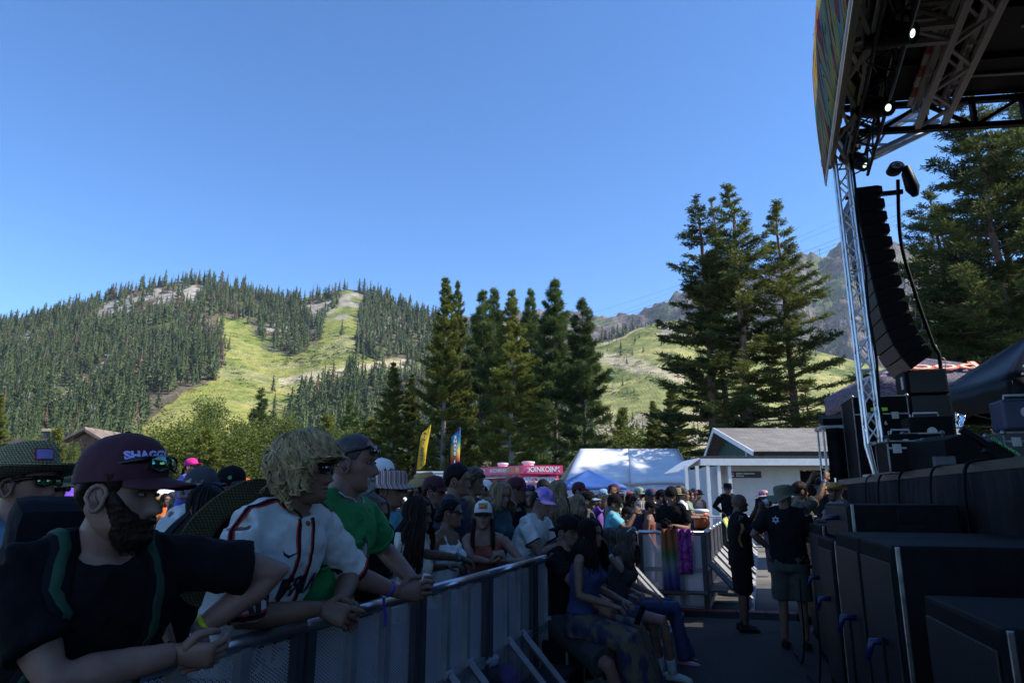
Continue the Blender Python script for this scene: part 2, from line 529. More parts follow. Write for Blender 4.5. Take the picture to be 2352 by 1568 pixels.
hillC = Hill('rocky_mountain', ridgeC, [(-0.4, 1100), (1.2, 900)], [(-0.4, 2600), (1.2, 2300)], -0.35, 1.15, 300, 170, bump=25.0, crag=46.0, power=0.95, seed=21, fine=0.3)
OPEN_A = [(498, 721), (531, 729), (553, 735), (597, 762), (602, 792), (630, 806), (679, 820), (704, 806), (734, 779), (748, 735), (775, 700), (797, 672), (836, 677), (825, 718), (819, 768), (816, 795), (825, 831), (937, 824), (945, 842),
          (820, 850), (795, 858), (792, 880), (756, 880), (687, 905), (685, 946), (646, 952), (640, 1040), (300, 1040), (300, 990), (384, 932), (439, 888), (487, 875), (511, 845), (509, 757)]
ROCK_A = [(225, 705), (262, 692), (340, 662), (385, 655), (455, 650), (475, 668), (458, 692), (420, 694), (380, 704), (330, 712), (290, 724), (220, 734)]
SCREE_A = [(690, 690), (720, 672), (800, 664), (838, 680), (815, 720), (790, 735), (720, 732), (690, 715)]
DIRT_A = [(100, 938), (170, 880), (215, 850), (250, 820), (262, 828), (230, 862), (190, 905), (150, 940), (110, 950)]
SAND_A = [(640, 872), (700, 858), (760, 848), (800, 842), (795, 862), (760, 874), (690, 884), (640, 882)]
ROAD_A = [(800, 838), (940, 824), (945, 840), (830, 850)]
MOUND_A = [(700, 806), (760, 790), (815, 800), (825, 828), (790, 832), (700, 842), (640, 838), (625, 826), (680, 822)]
def mixc(c, mask, col):
  return c * (1 - mask[..., None]) + np.array(col) * mask[..., None]
def soft(U, V, poly, amp=9.0, sc=22.0, seed=5):
  du = (fbm(U / sc, V / sc, 3, seed) - 0.5) * 2 * amp
  dv = (fbm(U / sc, V / sc, 3, seed + 9) - 0.5) * 2 * amp
  return inpoly(U + du, V + dv, poly).astype(float)
def colA(U, V, X, Y, Z, Q):
  c = np.ones(U.shape + (3,)) * np.array((0.155, 0.125, 0.085))
  g = fbm(X / 40, Y / 40, 4, 2)
  c = mixc(c, np.clip((g - 0.5) * 6, 0, 1), (0.12, 0.15, 0.05))
  rk = np.clip((fbm(X / 55, Y / 55, 4, 31) - 0.56) * 14, 0, 1) * (V < 830)
  c = mixc(c, rk, (0.36, 0.33, 0.29))
  o = soft(U, V, OPEN_A)
  mead = np.ones(U.shape + (3,)) * np.array((0.29, 0.30, 0.085))
  f1 = np.clip((fbm(X / 25, Y / 25, 4, 8) - 0.42) * 5, 0, 1)
  mead = mixc(mead, f1, (0.19, 0.235, 0.055))
  yl = np.clip((fbm(X / 26, Y / 26, 4, 18) - 0.34) * 4, 0, 1) * np.clip((V - 800) / 90, 0, 1) * 0.6
  mead = mixc(mead, yl, (0.36, 0.33, 0.075))
  sd = np.clip((fbm(X / 60 + 9, Y / 30, 5, 28) - 0.54) * 8, 0, 1) * np.clip((V - 720) / 60, 0, 1)
  mead = mixc(mead, sd * 0.45, (0.38, 0.34, 0.19))
  c = c * (1 - o[..., None]) + mead * o[..., None]
  for poly, colr in ((ROCK_A, (0.44, 0.40, 0.35)), (SCREE_A, (0.38, 0.34, 0.29)), (DIRT_A, (0.46, 0.35, 0.23)), (SAND_A, (0.47, 0.41, 0.25)), (ROAD_A, (0.46, 0.38, 0.27))):
    s = soft(U, V, poly, 6.0, 14.0, 15)
    part = s * np.clip((fbm(X / 18, Y / 18, 3, 44) - 0.36) * 8, 0, 1) if poly in (ROCK_A, SCREE_A) else s
    c = mixc(c, part, colr)
  gr = soft(U, V, SCREE_A, 6, 14, 15) * np.clip((fbm(X / 22, Y / 22, 3, 61) - 0.52) * 9, 0, 1)
  c = mixc(c, gr, (0.18, 0.22, 0.06))
  return c
hillA.build(colA)
def colB(U, V, X, Y, Z, Q):
  c = np.ones(U.shape + (3,)) * np.array((0.24, 0.255, 0.085))
  f1 = np.clip((fbm(X / 22, Y / 22, 4, 3) - 0.45) * 6, 0, 1)
  c = mixc(c, f1, (0.14, 0.175, 0.05))
  f2 = np.clip((fbm(X / 45, Y / 20, 4, 13) - 0.53) * 8, 0, 1)
  c = mixc(c, f2, (0.38, 0.36, 0.13))
  road = soft(U, V, [(1370, 800), (1420, 812), (1500, 835), (1575, 855), (1575, 880), (1480, 858), (1400, 838), (1370, 830)], 7, 25)
  c = mixc(c, road, (0.46, 0.40, 0.25))
  top = soft(U, V, [(1378, 783), (1480, 742), (1486, 748), (1385, 795)], 3, 25)
  c = mixc(c, top, (0.46, 0.40, 0.25))
  rk = soft(U, V, [(1500, 740), (1600, 735), (1640, 790), (1520, 775)], 8, 20) * np.clip((fbm(X / 14, Y / 14, 3, 7) - 0.45) * 9, 0, 1)
  c = mixc(c, rk, (0.32, 0.28, 0.25))
  low = np.clip((V - 930) / 25, 0, 1) * np.clip((fbm(X / 16, Y / 10, 3, 77) - 0.42) * 7, 0, 1)
  c = mixc(c, low, (0.36, 0.30, 0.22))
  return c
hillB.build(colB)
def colC(U, V, X, Y, Z, Q):
  c = np.ones(U.shape + (3,)) * np.array((0.10, 0.083, 0.082))
  n = fbm(X / 70, Z / 40 + Y / 90, 5, 6)
  c = mixc(c, np.clip((n - 0.5) * 7, 0, 1), (0.21, 0.175, 0.16))
  n2 = fbm(X / 110, Y / 110, 4, 16)
  c = mixc(c, np.clip((n2 - 0.56) * 8, 0, 1), (0.12, 0.15, 0.065))
  return c
hillC.build(colC)
# ================================================================== trees
def unit(v):
  return v / (np.linalg.norm(v, axis=-1, keepdims=True) + 1e-9)
def leaf_quads(C, D, Ln, Wd, rng):
  """diamond-shaped blades at C along D"""
  n = len(C)
  D = unit(D)
  s = unit(np.cross(D, unit(rng.normal(size=(n, 3)))))
  Ln = np.broadcast_to(Ln, (n,))[:, None]; Wd = np.broadcast_to(Wd, (n,))[:, None]
  mid = C + D * Ln * 0.5
  return np.stack([C, mid + s * Wd * 0.5, C + D * Ln, mid - s * Wd * 0.5], 1)
def tree_mesh(name, wood, V, tint, mats):
  """one mesh for the crown; the trunk and limbs are another"""
  cr = quads_mesh(name + '_crown', V, tint=tint)
  cr.materials.append(mats[0])
  tr = wood.mesh(name + '_trunk', smooth=True)
  tr.materials.append(mats[1])
  return cr, tr
def conifer(name, seed, H, zb, Rm, mats, step=0.42, leaf=(0.30, 0.09), per=8, twig=0.30, up=0.35, droop=0.0, puffy=1.0, gap=0.0, peak=0.18, dead=0.35, taper=1.0, spread=0.26):
  rng = np.random.default_rng(seed); rnd = random.Random(seed)
  wood = MB()
  segs = 9
  stems = [(0.0, 0.0, H, 0.0)]
  wob = [(rnd.uniform(-.05, .05), rnd.uniform(-.05, .05)) for _ in range(segs + 1)]
  pts = [(wob[i][0] * i / 3, wob[i][1] * i / 3, H * i / segs) for i in range(segs + 1)]
  r0 = H * 0.0115
  wood.tube(pts, [r0 * (1.25 if i == 0 else 1) * (1 - i / segs) ** 0.8 + 0.015 for i in range(segs + 1)], 9)
  TC, TD, TS, TT = [], [], [], []
  z = zb
  while z < H - 0.15:
    q = (z - zb) / (H - zb)
    prof = (0.62 + 0.38 * min(1, q / peak)) if q < peak else max(0.02, (1 - (q - peak) / (1 - peak)) ** taper)
    n = rnd.choice((3, 4, 5, 5, 6)) if q < 0.9 else 4
    az0 = rnd.uniform(0, 6.28)
    clump = rnd.uniform(-0.12, 0.12)
    for k in range(n):
      if rnd.random() < gap: continue
      az = az0 + k * 6.283 / n + rnd.uniform(-.35, .35)
      L = Rm * prof * rnd.choice((0.55, 0.7, 0.85, 0.95, 1.0, 1.05, 1.25)) * rnd.uniform(.9, 1.1) + 0.10
      el = -0.12 + up * q * 1.6 + rnd.uniform(-.12, .12) - droop * (1 - q)
      curve = rnd.uniform(0.05, 0.28) * (0.4 + puffy * 0.6)
      zz = z + rnd.uniform(-.2, .2)
      dh = np.array((math.cos(az), math.sin(az), 0)); sd = np.array((-math.sin(az), math.cos(az), 0))
      bx = np.interp(zz, [p[2] for p in pts], [p[0] for p in pts]); by = np.interp(zz, [p[2] for p in pts], [p[1] for p in pts])
      def P(t): return np.array((bx, by, zz)) + dh * L * t + np.array((0, 0, L * (math.tan(el) * t + curve * t * t)))
      if L > 0.5:
        rb = 0.012 + 0.013 * L
        wood.tube([P(t) for t in (0, .3, .65, 1.0)], [rb, rb * .8, rb * .5, rb * .15], 4, cap=False)
      m = int(L / (twig * 0.62)) + 2
      ct = clump + rnd.uniform(-0.22, 0.22)
      for i in range(m):
        t = 0.22 + 0.78 * (i + rnd.random()) / m
        if q < 0.3 and t < dead: continue
        b = P(t)
        for side in (-1, 1):
          tl = twig * (1.55 - 0.8 * t) * rnd.uniform(.6, 1.25) * min(1.0, 0.22 + L / 1.7)
          d = dh * rnd.uniform(.45, .9) + sd * side * rnd.uniform(.5, 1.0) + np.array((0, 0, rnd.uniform(-.1, .55)))
          d /= np.linalg.norm(d)
          kk = 2 if tl > 0.22 else 1
          for j in range(kk):
            TC.append(b + d * tl * (j + 1) / kk); TD.append(d + np.array((0, 0, 0.25 * puffy))); TS.append(min(1.0, 0.6 + 0.5 * tl / twig)); TT.append(ct)
      TC.append(P(1.0)); TD.append(dh * 0.8 + np.array((0, 0, 0.8))); TS.append(0.9); TT.append(ct + 0.1)
    z += step * rnd.uniform(.7, 1.3) * (0.65 + 0.5 * (1 - q))
  for i in range(6):
    TC.append(np.array((pts[-1][0], pts[-1][1], H - 0.05 - i * 0.16))); TD.append(np.array((0, 0, 1.0))); TS.append(0.9); TT.append(0.1)
  TC = np.array(TC); TD = unit(np.array(TD)); TS = np.array(TS); TT = np.array(TT)
  n = len(TC)
  C = np.repeat(TC, per, 0); D = np.repeat(TD, per, 0); S = np.repeat(TS, per)
  D = unit(D + rng.normal(size=D.shape) * 0.58)
  C = C + rng.normal(size=C.shape) * leaf[0] * 0.20 - np.repeat(TD, per, 0) * rng.uniform(-.04, spread, len(C))[:, None]
  V = leaf_quads(C, D, leaf[0] * S * rng.uniform(.7, 1.25, len(C)), leaf[1] * rng.uniform(.7, 1.3, len(C)), rng)
  tint = np.repeat(0.5 + TT + rng.normal(size=n) * 0.10, per) + rng.normal(size=n * per) * 0.08
  for k in range(int(18 * dead * 2)):
    a = rnd.uniform(0, 6.28); zz = zb * rnd.uniform(0.45, 1.3); L = Rm * rnd.uniform(.2, .5)
    p0 = Vector((0, 0, zz)); p1 = p0 + Vector((math.cos(a) * L, math.sin(a) * L, -0.15 * L)); p2 = p1 + Vector((math.cos(a + .5) * L * .4, math.sin(a + .5) * L * .4, -0.1 * L))
    wood.tube([p0, p1, p2], [0.035, 0.02, 0.008], 4, cap=False)
  return tree_mesh(name, wood, V, np.clip(tint, 0, 1), mats)
bark = mat('pine_bark', (0.11, 0.085, 0.07), 0.95, var=0.45, scale=3, bump=0.6, bscale=18, stretch=(1, 1, 0.25))
bark_red = mat('red_pine_bark', (0.17, 0.10, 0.065), 0.95, var=0.5, scale=3, bump=0.6, bscale=14, stretch=(1, 1, 0.25))
bark_grey = mat('grey_bark', (0.24, 0.215, 0.19), 0.95, var=0.3, scale=4, bump=0.4, bscale=20, stretch=(1, 1, 0.3))
lodge_leaf = leafmat('lodgepole_needles', (0.024, 0.038, 0.008), (0.25, 0.275, 0.05), 0.38)
jeff_leaf = leafmat('jeffrey_needles', (0.016, 0.036, 0.012), (0.17, 0.235, 0.06), 0.36)
tall_leaf = leafmat('tall_pine_needles', (0.016, 0.030, 0.010), (0.19, 0.215, 0.05), 0.36)
far_leaf = leafmat('hill_conifer_needles', (0.020, 0.040, 0.013), (0.090, 0.120, 0.034), 0.15)
far_grey = leafmat('dead_conifer_twigs', (0.16, 0.14, 0.12), (0.30, 0.27, 0.24), 0.0)
far_brown = leafmat('dying_conifer_needles', (0.08, 0.055, 0.032), (0.16, 0.105, 0.06), 0.1)
aspen_leaf = leafmat('aspen_leaves', (0.055, 0.085, 0.018), (0.20, 0.24, 0.06), 0.4)
willow_leaf = leafmat('willow_leaves', (0.05, 0.075, 0.012), (0.18, 0.21, 0.035), 0.4)
TV = {}
TV['lodge1'] = conifer('lodgepole', 1, 20, 2.2, 2.7, (lodge_leaf, bark_grey), step=0.40, per=13, leaf=(0.26, 0.062), puffy=1.0, up=0.42, gap=0.10)
TV['lodge2'] = conifer('lodgepole', 2, 20, 2.6, 3.5, (lodge_leaf, bark_grey), step=0.42, per=12, leaf=(0.27, 0.064), puffy=1.0, up=0.36, gap=0.18, peak=0.12)
TV['jeff1'] = conifer('jeffrey', 3, 20, 4.2, 2.6, (jeff_leaf, bark), step=0.58, per=18, leaf=(0.38, 0.052), twig=0.42, puffy=1.3, up=0.45, gap=0.2, peak=0.35, spread=0.12)
TV['jeff2'] = conifer('jeffrey', 4, 20, 3.2, 2.9, (jeff_leaf, bark), step=0.60, per=18, leaf=(0.40, 0.052), twig=0.42, puffy=1.3, up=0.40, gap=0.22, peak=0.25, spread=0.12)
TV['tall1'] = conifer('tall_pine', 5, 20, 2.6, 2.5, (tall_leaf, bark_red), step=0.56, per=15, leaf=(0.19, 0.046), twig=0.36, puffy=0.8, up=0.38, gap=0.24, peak=0.22)
TV['tall2'] = conifer('tall_pine', 6, 20, 3.0, 3.2, (tall_leaf, bark_red), step=0.58, per=15, leaf=(0.19, 0.046), twig=0.38, puffy=0.8, up=0.34, gap=0.24, peak=0.15)
TV['big'] = conifer('big_pine', 7, 20, 2.2, 4.6, (tall_leaf, bark_red), step=0.52, per=13, leaf=(0.20, 0.044), twig=0.40, puffy=1.0, up=0.30, gap=0.22, peak=0.25)
TV['young'] = conifer('young_pine', 8, 6, 0.4, 1.6, (lodge_leaf, bark_grey), step=0.30, per=9, leaf=(0.26, 0.07), twig=0.28, puffy=1.2, up=0.5, gap=0.05, peak=0.15)
TV['open'] = conifer('open_pine', 9, 14, 2.2, 2.2, (jeff_leaf, bark_grey), step=0.75, per=12, leaf=(0.40, 0.08), twig=0.40, puffy=1.4, up=0.3, gap=0.25, peak=0.35)
TH = {'lodge1': 20, 'lodge2': 20, 'jeff1': 20, 'jeff2': 20, 'tall1': 20, 'tall2': 20, 'big': 20, 'young': 6, 'open': 14}
def bush(name, seed, H, Rr, nclump, leaves, size, mats, open_=0.3):
  rng = np.random.default_rng(seed); rnd = random.Random(seed)
  wood = MB(); C = []; T = []
  per = leaves // nclump
  for k in range(nclump):
    a = rnd.uniform(0, 6.28); h = H * (0.22 + 0.78 * rnd.random() ** 0.8); rr = Rr * math.sqrt(rnd.random()) * (1 - 0.55 * (h / H) ** 2)
    c = np.array((math.cos(a) * rr, math.sin(a) * rr, h * 0.96))
    wood.tube([(0.15 * math.cos(a), 0.15 * math.sin(a), 0), (c[0] * .5, c[1] * .5, h * .5), c], [0.045, 0.03, 0.01], 4, cap=False)
    cs = rnd.uniform(.35, .75) * Rr * 0.48
    p = rng.normal(size=(per, 3)) * cs * np.array((0.62, 0.62, 0.85)) + c
    C.append(p); T.append(np.full(per, rnd.uniform(.25, .75)) + rng.normal(size=per) * .15)
  C = np.concatenate(C); T = np.concatenate(T)
  keep = C[:, 2] > 0.1
  C, T = C[keep], T[keep]
  D = rng.normal(size=C.shape) + np.array((0, 0, -0.2))
  V = leaf_quads(C, D, size * rng.uniform(.7, 1.3, len(C)), size * 0.62, rng)
  return tree_mesh(name, wood, V, np.clip(T, 0, 1), mats)
TV['aspen'] = bush('aspen', 21, 8, 2.2, 46, 9000, 0.16, (aspen_leaf, bark_grey)); TH['aspen'] = 8
TV['willow'] = bush('willow', 22, 6, 2.9, 44, 9000, 0.17, (willow_leaf, bark_grey)); TH['willow'] = 6
def plant(name, var, u, vtop, Y, label, cat='tree', group=None, wide=1.0, rz=None, z0=0.0):
  top = W(u, vtop, Y)
  h = top.z - z0
  s = h / TH[var]
  rz = (hash((u, Y)) % 628) / 100.0 if rz is None else rz
  e = empty(name, (top.x, Y, z0), rz, label, cat, group)
  e.scale = (s * wide, s * wide, s)
  cr, tr = TV[var]
  ob('crown', cr, None, e); ob('trunk', tr, None, e)
  return e
G1 = 'tall pines behind the food truck'
plant('pine_tree', 'lodge1', 905, 832, 62, 'bushy green pine at the left end of the row behind the mini donuts flag', group=G1, wide=1.25)
plant('pine_tree', 'lodge1', 946, 858, 64, 'slimmer pine leaning close to the right of the leftmost bushy pine', group=G1, wide=1.0)
plant('pine_tree', 'lodge1', 1026, 638, 58, 'tall yellow-green pine rising straight behind the shave ice flag', group=G1, wide=1.0)
plant('pine_tree', 'lodge2', 1052, 652, 61, 'second top of the pine pair behind the shave ice flag', group=G1, wide=0.62)
plant('pine_tree', 'jeff1', 1108, 668, 67, 'dark blunt-topped pine, left one of the dark pair in the centre row', group=G1, wide=0.9)
plant('pine_tree', 'jeff1', 1136, 664, 70, 'dark blunt-topped pine, right one of the dark pair in the centre row', group=G1, wide=0.8)
plant('pine_tree', 'lodge2', 1174, 670, 55, 'broad yellow-green pine with bare grey trunk behind the pink food truck', group=G1, wide=1.05)
plant('pine_tree', 'jeff2', 1219, 668, 72, 'thin dark pine top peeping out right of the broad pine', group=G1, wide=0.7)
plant('pine_tree', 'jeff2', 1272, 646, 64, 'tall dark green pine with tufted boughs left of the rightmost pine', group=G1, wide=0.95)
plant('pine_tree', 'jeff1', 1336, 688, 57, 'open green pine at the right end of the row behind the marquee', group=G1, wide=1.0)
G2 = 'tall pines behind the white building'
plant('pine_tree', 'tall1', 1606, 452, 50, 'leftmost very tall pine behind the white building', group=G2, wide=1.5, rz=0.4)
plant('pine_tree', 'tall1', 1634, 456, 52, 'slender very tall pine squeezed between its two taller neighbours', group=G2, wide=1.0, rz=2.2)
plant('pine_tree', 'tall2', 1676, 427, 48, 'tallest pine of the group behind the white building', group=G2, wide=1.4, rz=3.6)
plant('pine_tree', 'tall2', 1781, 466, 49, 'tall single pine right of the group beside the stage tower', group=G2, wide=1.35, rz=5.2)
G3 = 'big pines behind the stage'
plant('pine_tree', 'big', 2225, 205, 37, 'huge dark pine behind the hanging speaker column', group=G3, wide=1.2, rz=1.0)
plant('pine_tree', 'big', 2360, 90, 38, 'huge pine at the right frame edge behind the stage', group=G3, wide=1.25, rz=3.2)
plant('pine_tree', 'big', 2135, 430, 45, 'broad pine low behind the hanging speaker column', group=G3, wide=1.3, rz=2.4)
plant('pine_tree', 'big', 2270, 330, 41, 'dense pine filling in between the two huge pines', group=G3, wide=1.3, rz=5.4)
plant('pine_tree', 'tall2', 2190, 560, 40, 'lower pine filling in behind the hanging speakers', group=G3, wide=2.2, rz=4.2)
plant('pine_tree', 'tall2', 2300, 600, 36, 'sunlit pine bough tree above the black canopy', group=G3, wide=2.4, rz=0.2)
G4 = 'small trees at the foot of the slopes'
plant('small_pine', 'young', 1428, 938, 80, 'small olive pine at right of the centre pine row', group=G4, wide=0.8)
plant('small_pine', 'lodge1', 1500, 920, 74, 'small dark fir before the ski slope left of the tall pines', group=G4, wide=1.3)
plant('small_pine', 'lodge1', 1542, 885, 70, 'mid-height pine just left of the tall pine group', group=G4, wide=1.5)
plant('small_pine', 'tall1', 1850, 880, 56, 'bushy lower pine beneath the single tall pine', group=G4, wide=1.9)
plant('small_pine', 'tall2', 1690, 900, 55, 'low dark pine filling the foot of the tall group', group=G4, wide=2.2)
plant('small_pine', 'open', 601, 893, 82, 'open-branched lone pine standing above the shrubs left of the curly head', group=G4)
plant('small_pine', 'open', 808, 905, 78, 'pale small pine with visible trunk above the shaved head', group=G4, wide=0.9)
plant('small_pine', 'young', 750, 955, 70, 'roundish small pine right of the curly blond head', group=G4)
plant('small_pine', 'young', 855, 960, 66, 'small pine left of the bushy pine pair', group=G4)
plant('small_pine', 'young', 130, 985, 40, 'bright young pine between the straw hat and the maroon cap', group=G4, wide=0.8)
plant('small_pine', 'lodge1', 2, 905, 60, 'pine cut by the left frame edge', group=G4, wide=1.3)
plant('small_pine', 'young', 475, 985, 52, 'fresh green young pine among the shrubs right of the maroon cap', group=G4, wide=1.2)
plant('small_pine', 'lodge1', 712, 1010, 60, 'low pine in front of the brown slope foot', group=G4, wide=1.6)
G5 = 'leafy shrubs along the meadow foot'
for u, v, Y, w_, var, lab in ((482, 918, 66, .8, 'aspen', 'tall loose aspen left of the lone open pine'), (440, 985, 60, 1.2, 'willow', 'wide yellow-green willow behind the pink cap'), (560, 965, 64, 1.1, 'aspen', 'pale aspen right of the lone open pine'),
                          (650, 955, 66, 1.1, 'aspen', 'light green aspen above the curly blond hair'), (395, 1005, 56, 1.3, 'willow', 'low willow right of the maroon cap brim'), (520, 1010, 55, 1.3, 'willow', 'low round willow left of the curly blond hair'),
                          (615, 1000, 60, 1.2, 'willow', 'rounded willow just behind the curly blond hair'), (705, 985, 72, 1.0, 'aspen', 'aspen right of the curly blond hair'), (785, 985, 66, 1.1, 'aspen', 'aspen behind the shaved head'), (75, 1000, 44, .6, 'aspen', 'thin aspen sapling over the straw hat'),
                          (172, 1020, 42, .5, 'aspen', 'thin aspen sapling touching the maroon cap'), (1000, 1030, 70, 1.5, 'willow', 'sunlit shrub between the two feather flags'), (1070, 1040, 68, 1.4, 'willow', 'sunlit shrub right of the shave ice flag'), (1690, 990, 52, 1.0, 'aspen', 'bright shrub left of the white building roof'),
                          (1400, 1015, 75, 1.6, 'willow', 'low shrub behind the white marquee'), (1460, 1000, 80, 1.4, 'willow', 'shrub between marquee and ski slope'), (330, 1020, 60, 1.3, 'willow', 'willow behind the maroon cap crown')):
  plant('shrub', var, u, v, Y, lab, 'shrub', G5, wide=w_)
def far_conifer(seed, n=40, slim=0.15, sag=0.35, bare=False):
  """one small conifer of height 1: ragged stacked boughs, loose blades and a stem"""
  rng = np.random.default_rng(seed)
  sk = []
  if not bare:
    nl, ns = 8, 6
    for k in range(nl):
      z0 = 0.10 + 0.82 * k / nl; z1 = z0 + 0.24 * (1 - 0.45 * k / nl)
      rr = slim * (1 - (k + 0.2) / (nl + 0.6)) ** 0.85
      off = rng.uniform(0, 6.28); rad = rr * rng.uniform(.55, 1.2, ns); dz = rng.uniform(-.03, .03, ns)
      for i in range(ns):
        j = (i + 1) % ns
        a0, a1 = off + i * 6.283 / ns, off + (i + 1) * 6.283 / ns
        am = (a0 + a1) / 2; rm = rr * rng.uniform(.25, .6)
        ap = (0.004 * math.cos(am), 0.004 * math.sin(am), min(z1, 0.985))
        o0 = (rad[i] * math.cos(a0), rad[i] * math.sin(a0), z0 + dz[i]); om = (rm * math.cos(am), rm * math.sin(am), z0 + 0.05); o1 = (rad[j] * math.cos(a1), rad[j] * math.sin(a1), z0 + dz[j])
        sk.append([ap, o0, om, o1])
  h = 0.10 + 0.88 * rng.random(n) ** 1.15
  a = rng.uniform(0, 6.283, n)
  rad = slim * (1 - h) ** 0.8 * rng.uniform(.35, .95, n) + 0.004
  C = np.stack([np.cos(a) * rad, np.sin(a) * rad, h], 1)
  D = np.stack([np.cos(a), np.sin(a), -sag + 0.7 * rng.random(n) * h], 1)
  ln = slim * (0.30 + 0.5 * (1 - h)) * rng.uniform(.7, 1.3, n)
  V = leaf_quads(C, D, ln, ln * (0.16 if bare else 0.6), rng)
  if sk: V = np.concatenate([np.array(sk), V])
  n = len(V)
  top = leaf_quads(np.array([[0, 0, 0.90], [0, 0, .86], [0, 0, .82]]), np.array([[0, 0.01, 1], [0.08, 0, 1], [-.06, .05, 1]]), 0.11, 0.035, rng)
  tr = []
  for k in range(3):
    t0, t1 = k * 2.094, (k + 1) * 2.094
    w = 0.013
    tr.append([(w * math.cos(t0), w * math.sin(t0), -0.03), (w * math.cos(t1), w * math.sin(t1), -0.03), (0.004 * math.cos(t1), 0.004 * math.sin(t1), .9), (0.004 * math.cos(t0), 0.004 * math.sin(t0), .9)])
  T = np.concatenate([np.clip(0.5 + rng.normal(size=n) * 0.2, 0, 1), [0.5] * 3, [0.5] * 3])
  mi = np.concatenate([np.zeros(n + 3, int), np.ones(3, int)])
  return np.concatenate([V, top, np.array(tr)]), T, mi
FAR = [far_conifer(101, 45, 0.20), far_conifer(102, 45, 0.165), far_conifer(103, 45, 0.145), far_conifer(104, 45, 0.22)]
FARD = [far_conifer(110, 60, 0.15, 0.1, True), far_conifer(111, 50, 0.13, 0.1, True)]
def far_mesh(dat, leaf):
  V, T, mi = dat
  me = quads_mesh('hill_conifer', V, mi, T)
  me.materials.append(leaf); me.materials.append(bark)
  return me
FAR_ME = [far_mesh(d, far_leaf) for d in FAR]
FAR_DEAD = [far_mesh(d, far_grey) for d in FARD]
FAR_BROWN = [far_mesh(d, far_brown) for d in FAR[:2]]
rng = np.random.default_rng(77)
trees = []   # X, Y, Z, h, kind
def scatter(hill, n, a0, a1, q0, q1, keep, hmin, hmax):
  a = rng.uniform(a0, a1, n); q = np.sqrt(rng.uniform(q0 ** 2, q1 ** 2, n))
  Y = hill.depth(a, q)
  X, Y, Z = hill.at(a, Y)
  U, V = proj(X, Y, Z)
  k = keep(U, V, X, Y, Z)
  k &= (U > -120) & (U < 2470)
  X, Y, Z, V = X[k], Y[k], Z[k], V[k]
  h = rng.uniform(hmin, hmax, len(X)) * rng.choice([0.6, 0.85, 1.0, 1.0, 1.12], len(X))
  kd = rng.random(len(X))
  for i in range(len(X)):
    trees.append((X[i], Y[i], Z[i] - 0.3, h[i], 2 if kd[i] < 0.05 else (1 if kd[i] < 0.08 else 0), V[i]))
def keepA(U, V, X, Y, Z):
  o = soft(U, V, OPEN_A, 8, 20) > 0
  r = soft(U, V, ROCK_A, 6, 14, 15) > 0
  s = soft(U, V, SCREE_A, 6, 14, 15) > 0
  d = soft(U, V, DIRT_A, 4, 14, 15) > 0
  clear = fbm(X / 45, Y / 45, 3, 91)
  p = np.where(o, 0.006, np.where(r, 0.12, np.where(s, 0.16, np.where(d, 0.12, 1.0))))
  p = p * np.where(clear > 0.66, 0.35, 1.0)
  p = p * np.where((U > 820) & (V > 842) & (V < 870), 0.1, 1.0)
  return rng.random(len(U)) < p
scatter(hillA, 7200, -0.83, 0.12, 0.12, 1.0, keepA, 15, 23)
for u0, u1, n, h0, h1 in ((0, 190, 26, 13, 20), (190, 330, 12, 8, 16), (330, 440, 16, 8, 15), (480, 560, 9, 6, 11), (560, 700, 44, 15, 25), (690, 760, 6, 17, 23), (760, 800, 5, 16, 26), (836, 900, 22, 18, 26), (900, 985, 26, 15, 22)):
  for _ in range(n):
    u = rng.uniform(u0, u1); a = ray(u, 670)[0]
    q = rng.uniform(0.95, 1.0); Y = float(hillA.depth(a, q)); X, Y, Z = hillA.at(a, Y)
    trees.append((float(X), float(Y), float(Z) - 0.3, rng.uniform(h0, h1), 1 if rng.random() < .05 else 0, 700))
def keepB(U, V, X, Y, Z):
  clump = fbm(X / 30, Y / 30, 3, 55)
  p = np.where(clump > 0.64, 0.35, 0.012)
  p = np.where((V > 940), 0.25, p)
  return (rng.random(len(U)) < p) & (U > 1330)
scatter(hillB, 1500, 0.08, 0.60, 0.1, 1.0, keepB, 6, 12)
for _ in range(34):
  u = rng.uniform(1360, 1500); a = ray(u, 770)[0]; q = rng.uniform(0.98, 1.03); Y = float(hillB.depth(a, q)); X, Y, Z = hillB.at(a, Y)
  trees.append((float(X), float(Y), float(Z) - 0.3, rng.uniform(12, 21) * (1.0 if u < 1470 else 0.6), 0, 760))
def keepC(U, V, X, Y, Z):
  c = fbm(X / 120, Y / 120, 4, 66)
  p = np.clip((c - 0.36) * 3.5, 0, 1) * np.clip((V - 590) / 160, 0.06, 1)
  return (rng.random(len(U)) < p) & (U > 1480)
scatter(hillC, 6500, 0.2, 0.66, 0.05, 0.95, keepC, 14, 24)
trees.sort(key=lambda t: -(t[3] / t[1]))
HILLG = 'conifers on the forested hillsides'
HL = {0: 'dark green conifer standing among the conifers of the forested hillside', 1: 'rust-brown dying conifer among the green conifers of the hillside', 2: 'bare grey dead conifer among the green conifers of the hillside'}
near300 = [t for t in trees if t[5] < 985][:300]
ids = set(id(t) for t in near300)
rest = [t for t in trees if id(t) not in ids]
for i, (X, Y, Z, h, kd, v_) in enumerate(near300):
  me = (FAR_ME[i % 4], FAR_BROWN[i % 2], FAR_DEAD[i % 2])[kd]
  o = ob('hill_conifer', me, None, None, loc=(X, Y, Z), rot=(0, 0, (i * 1.7) % 6.28), scale=(h * 1.05, h * 1.05, h))
  props(o, HL[kd], 'tree', HILLG)
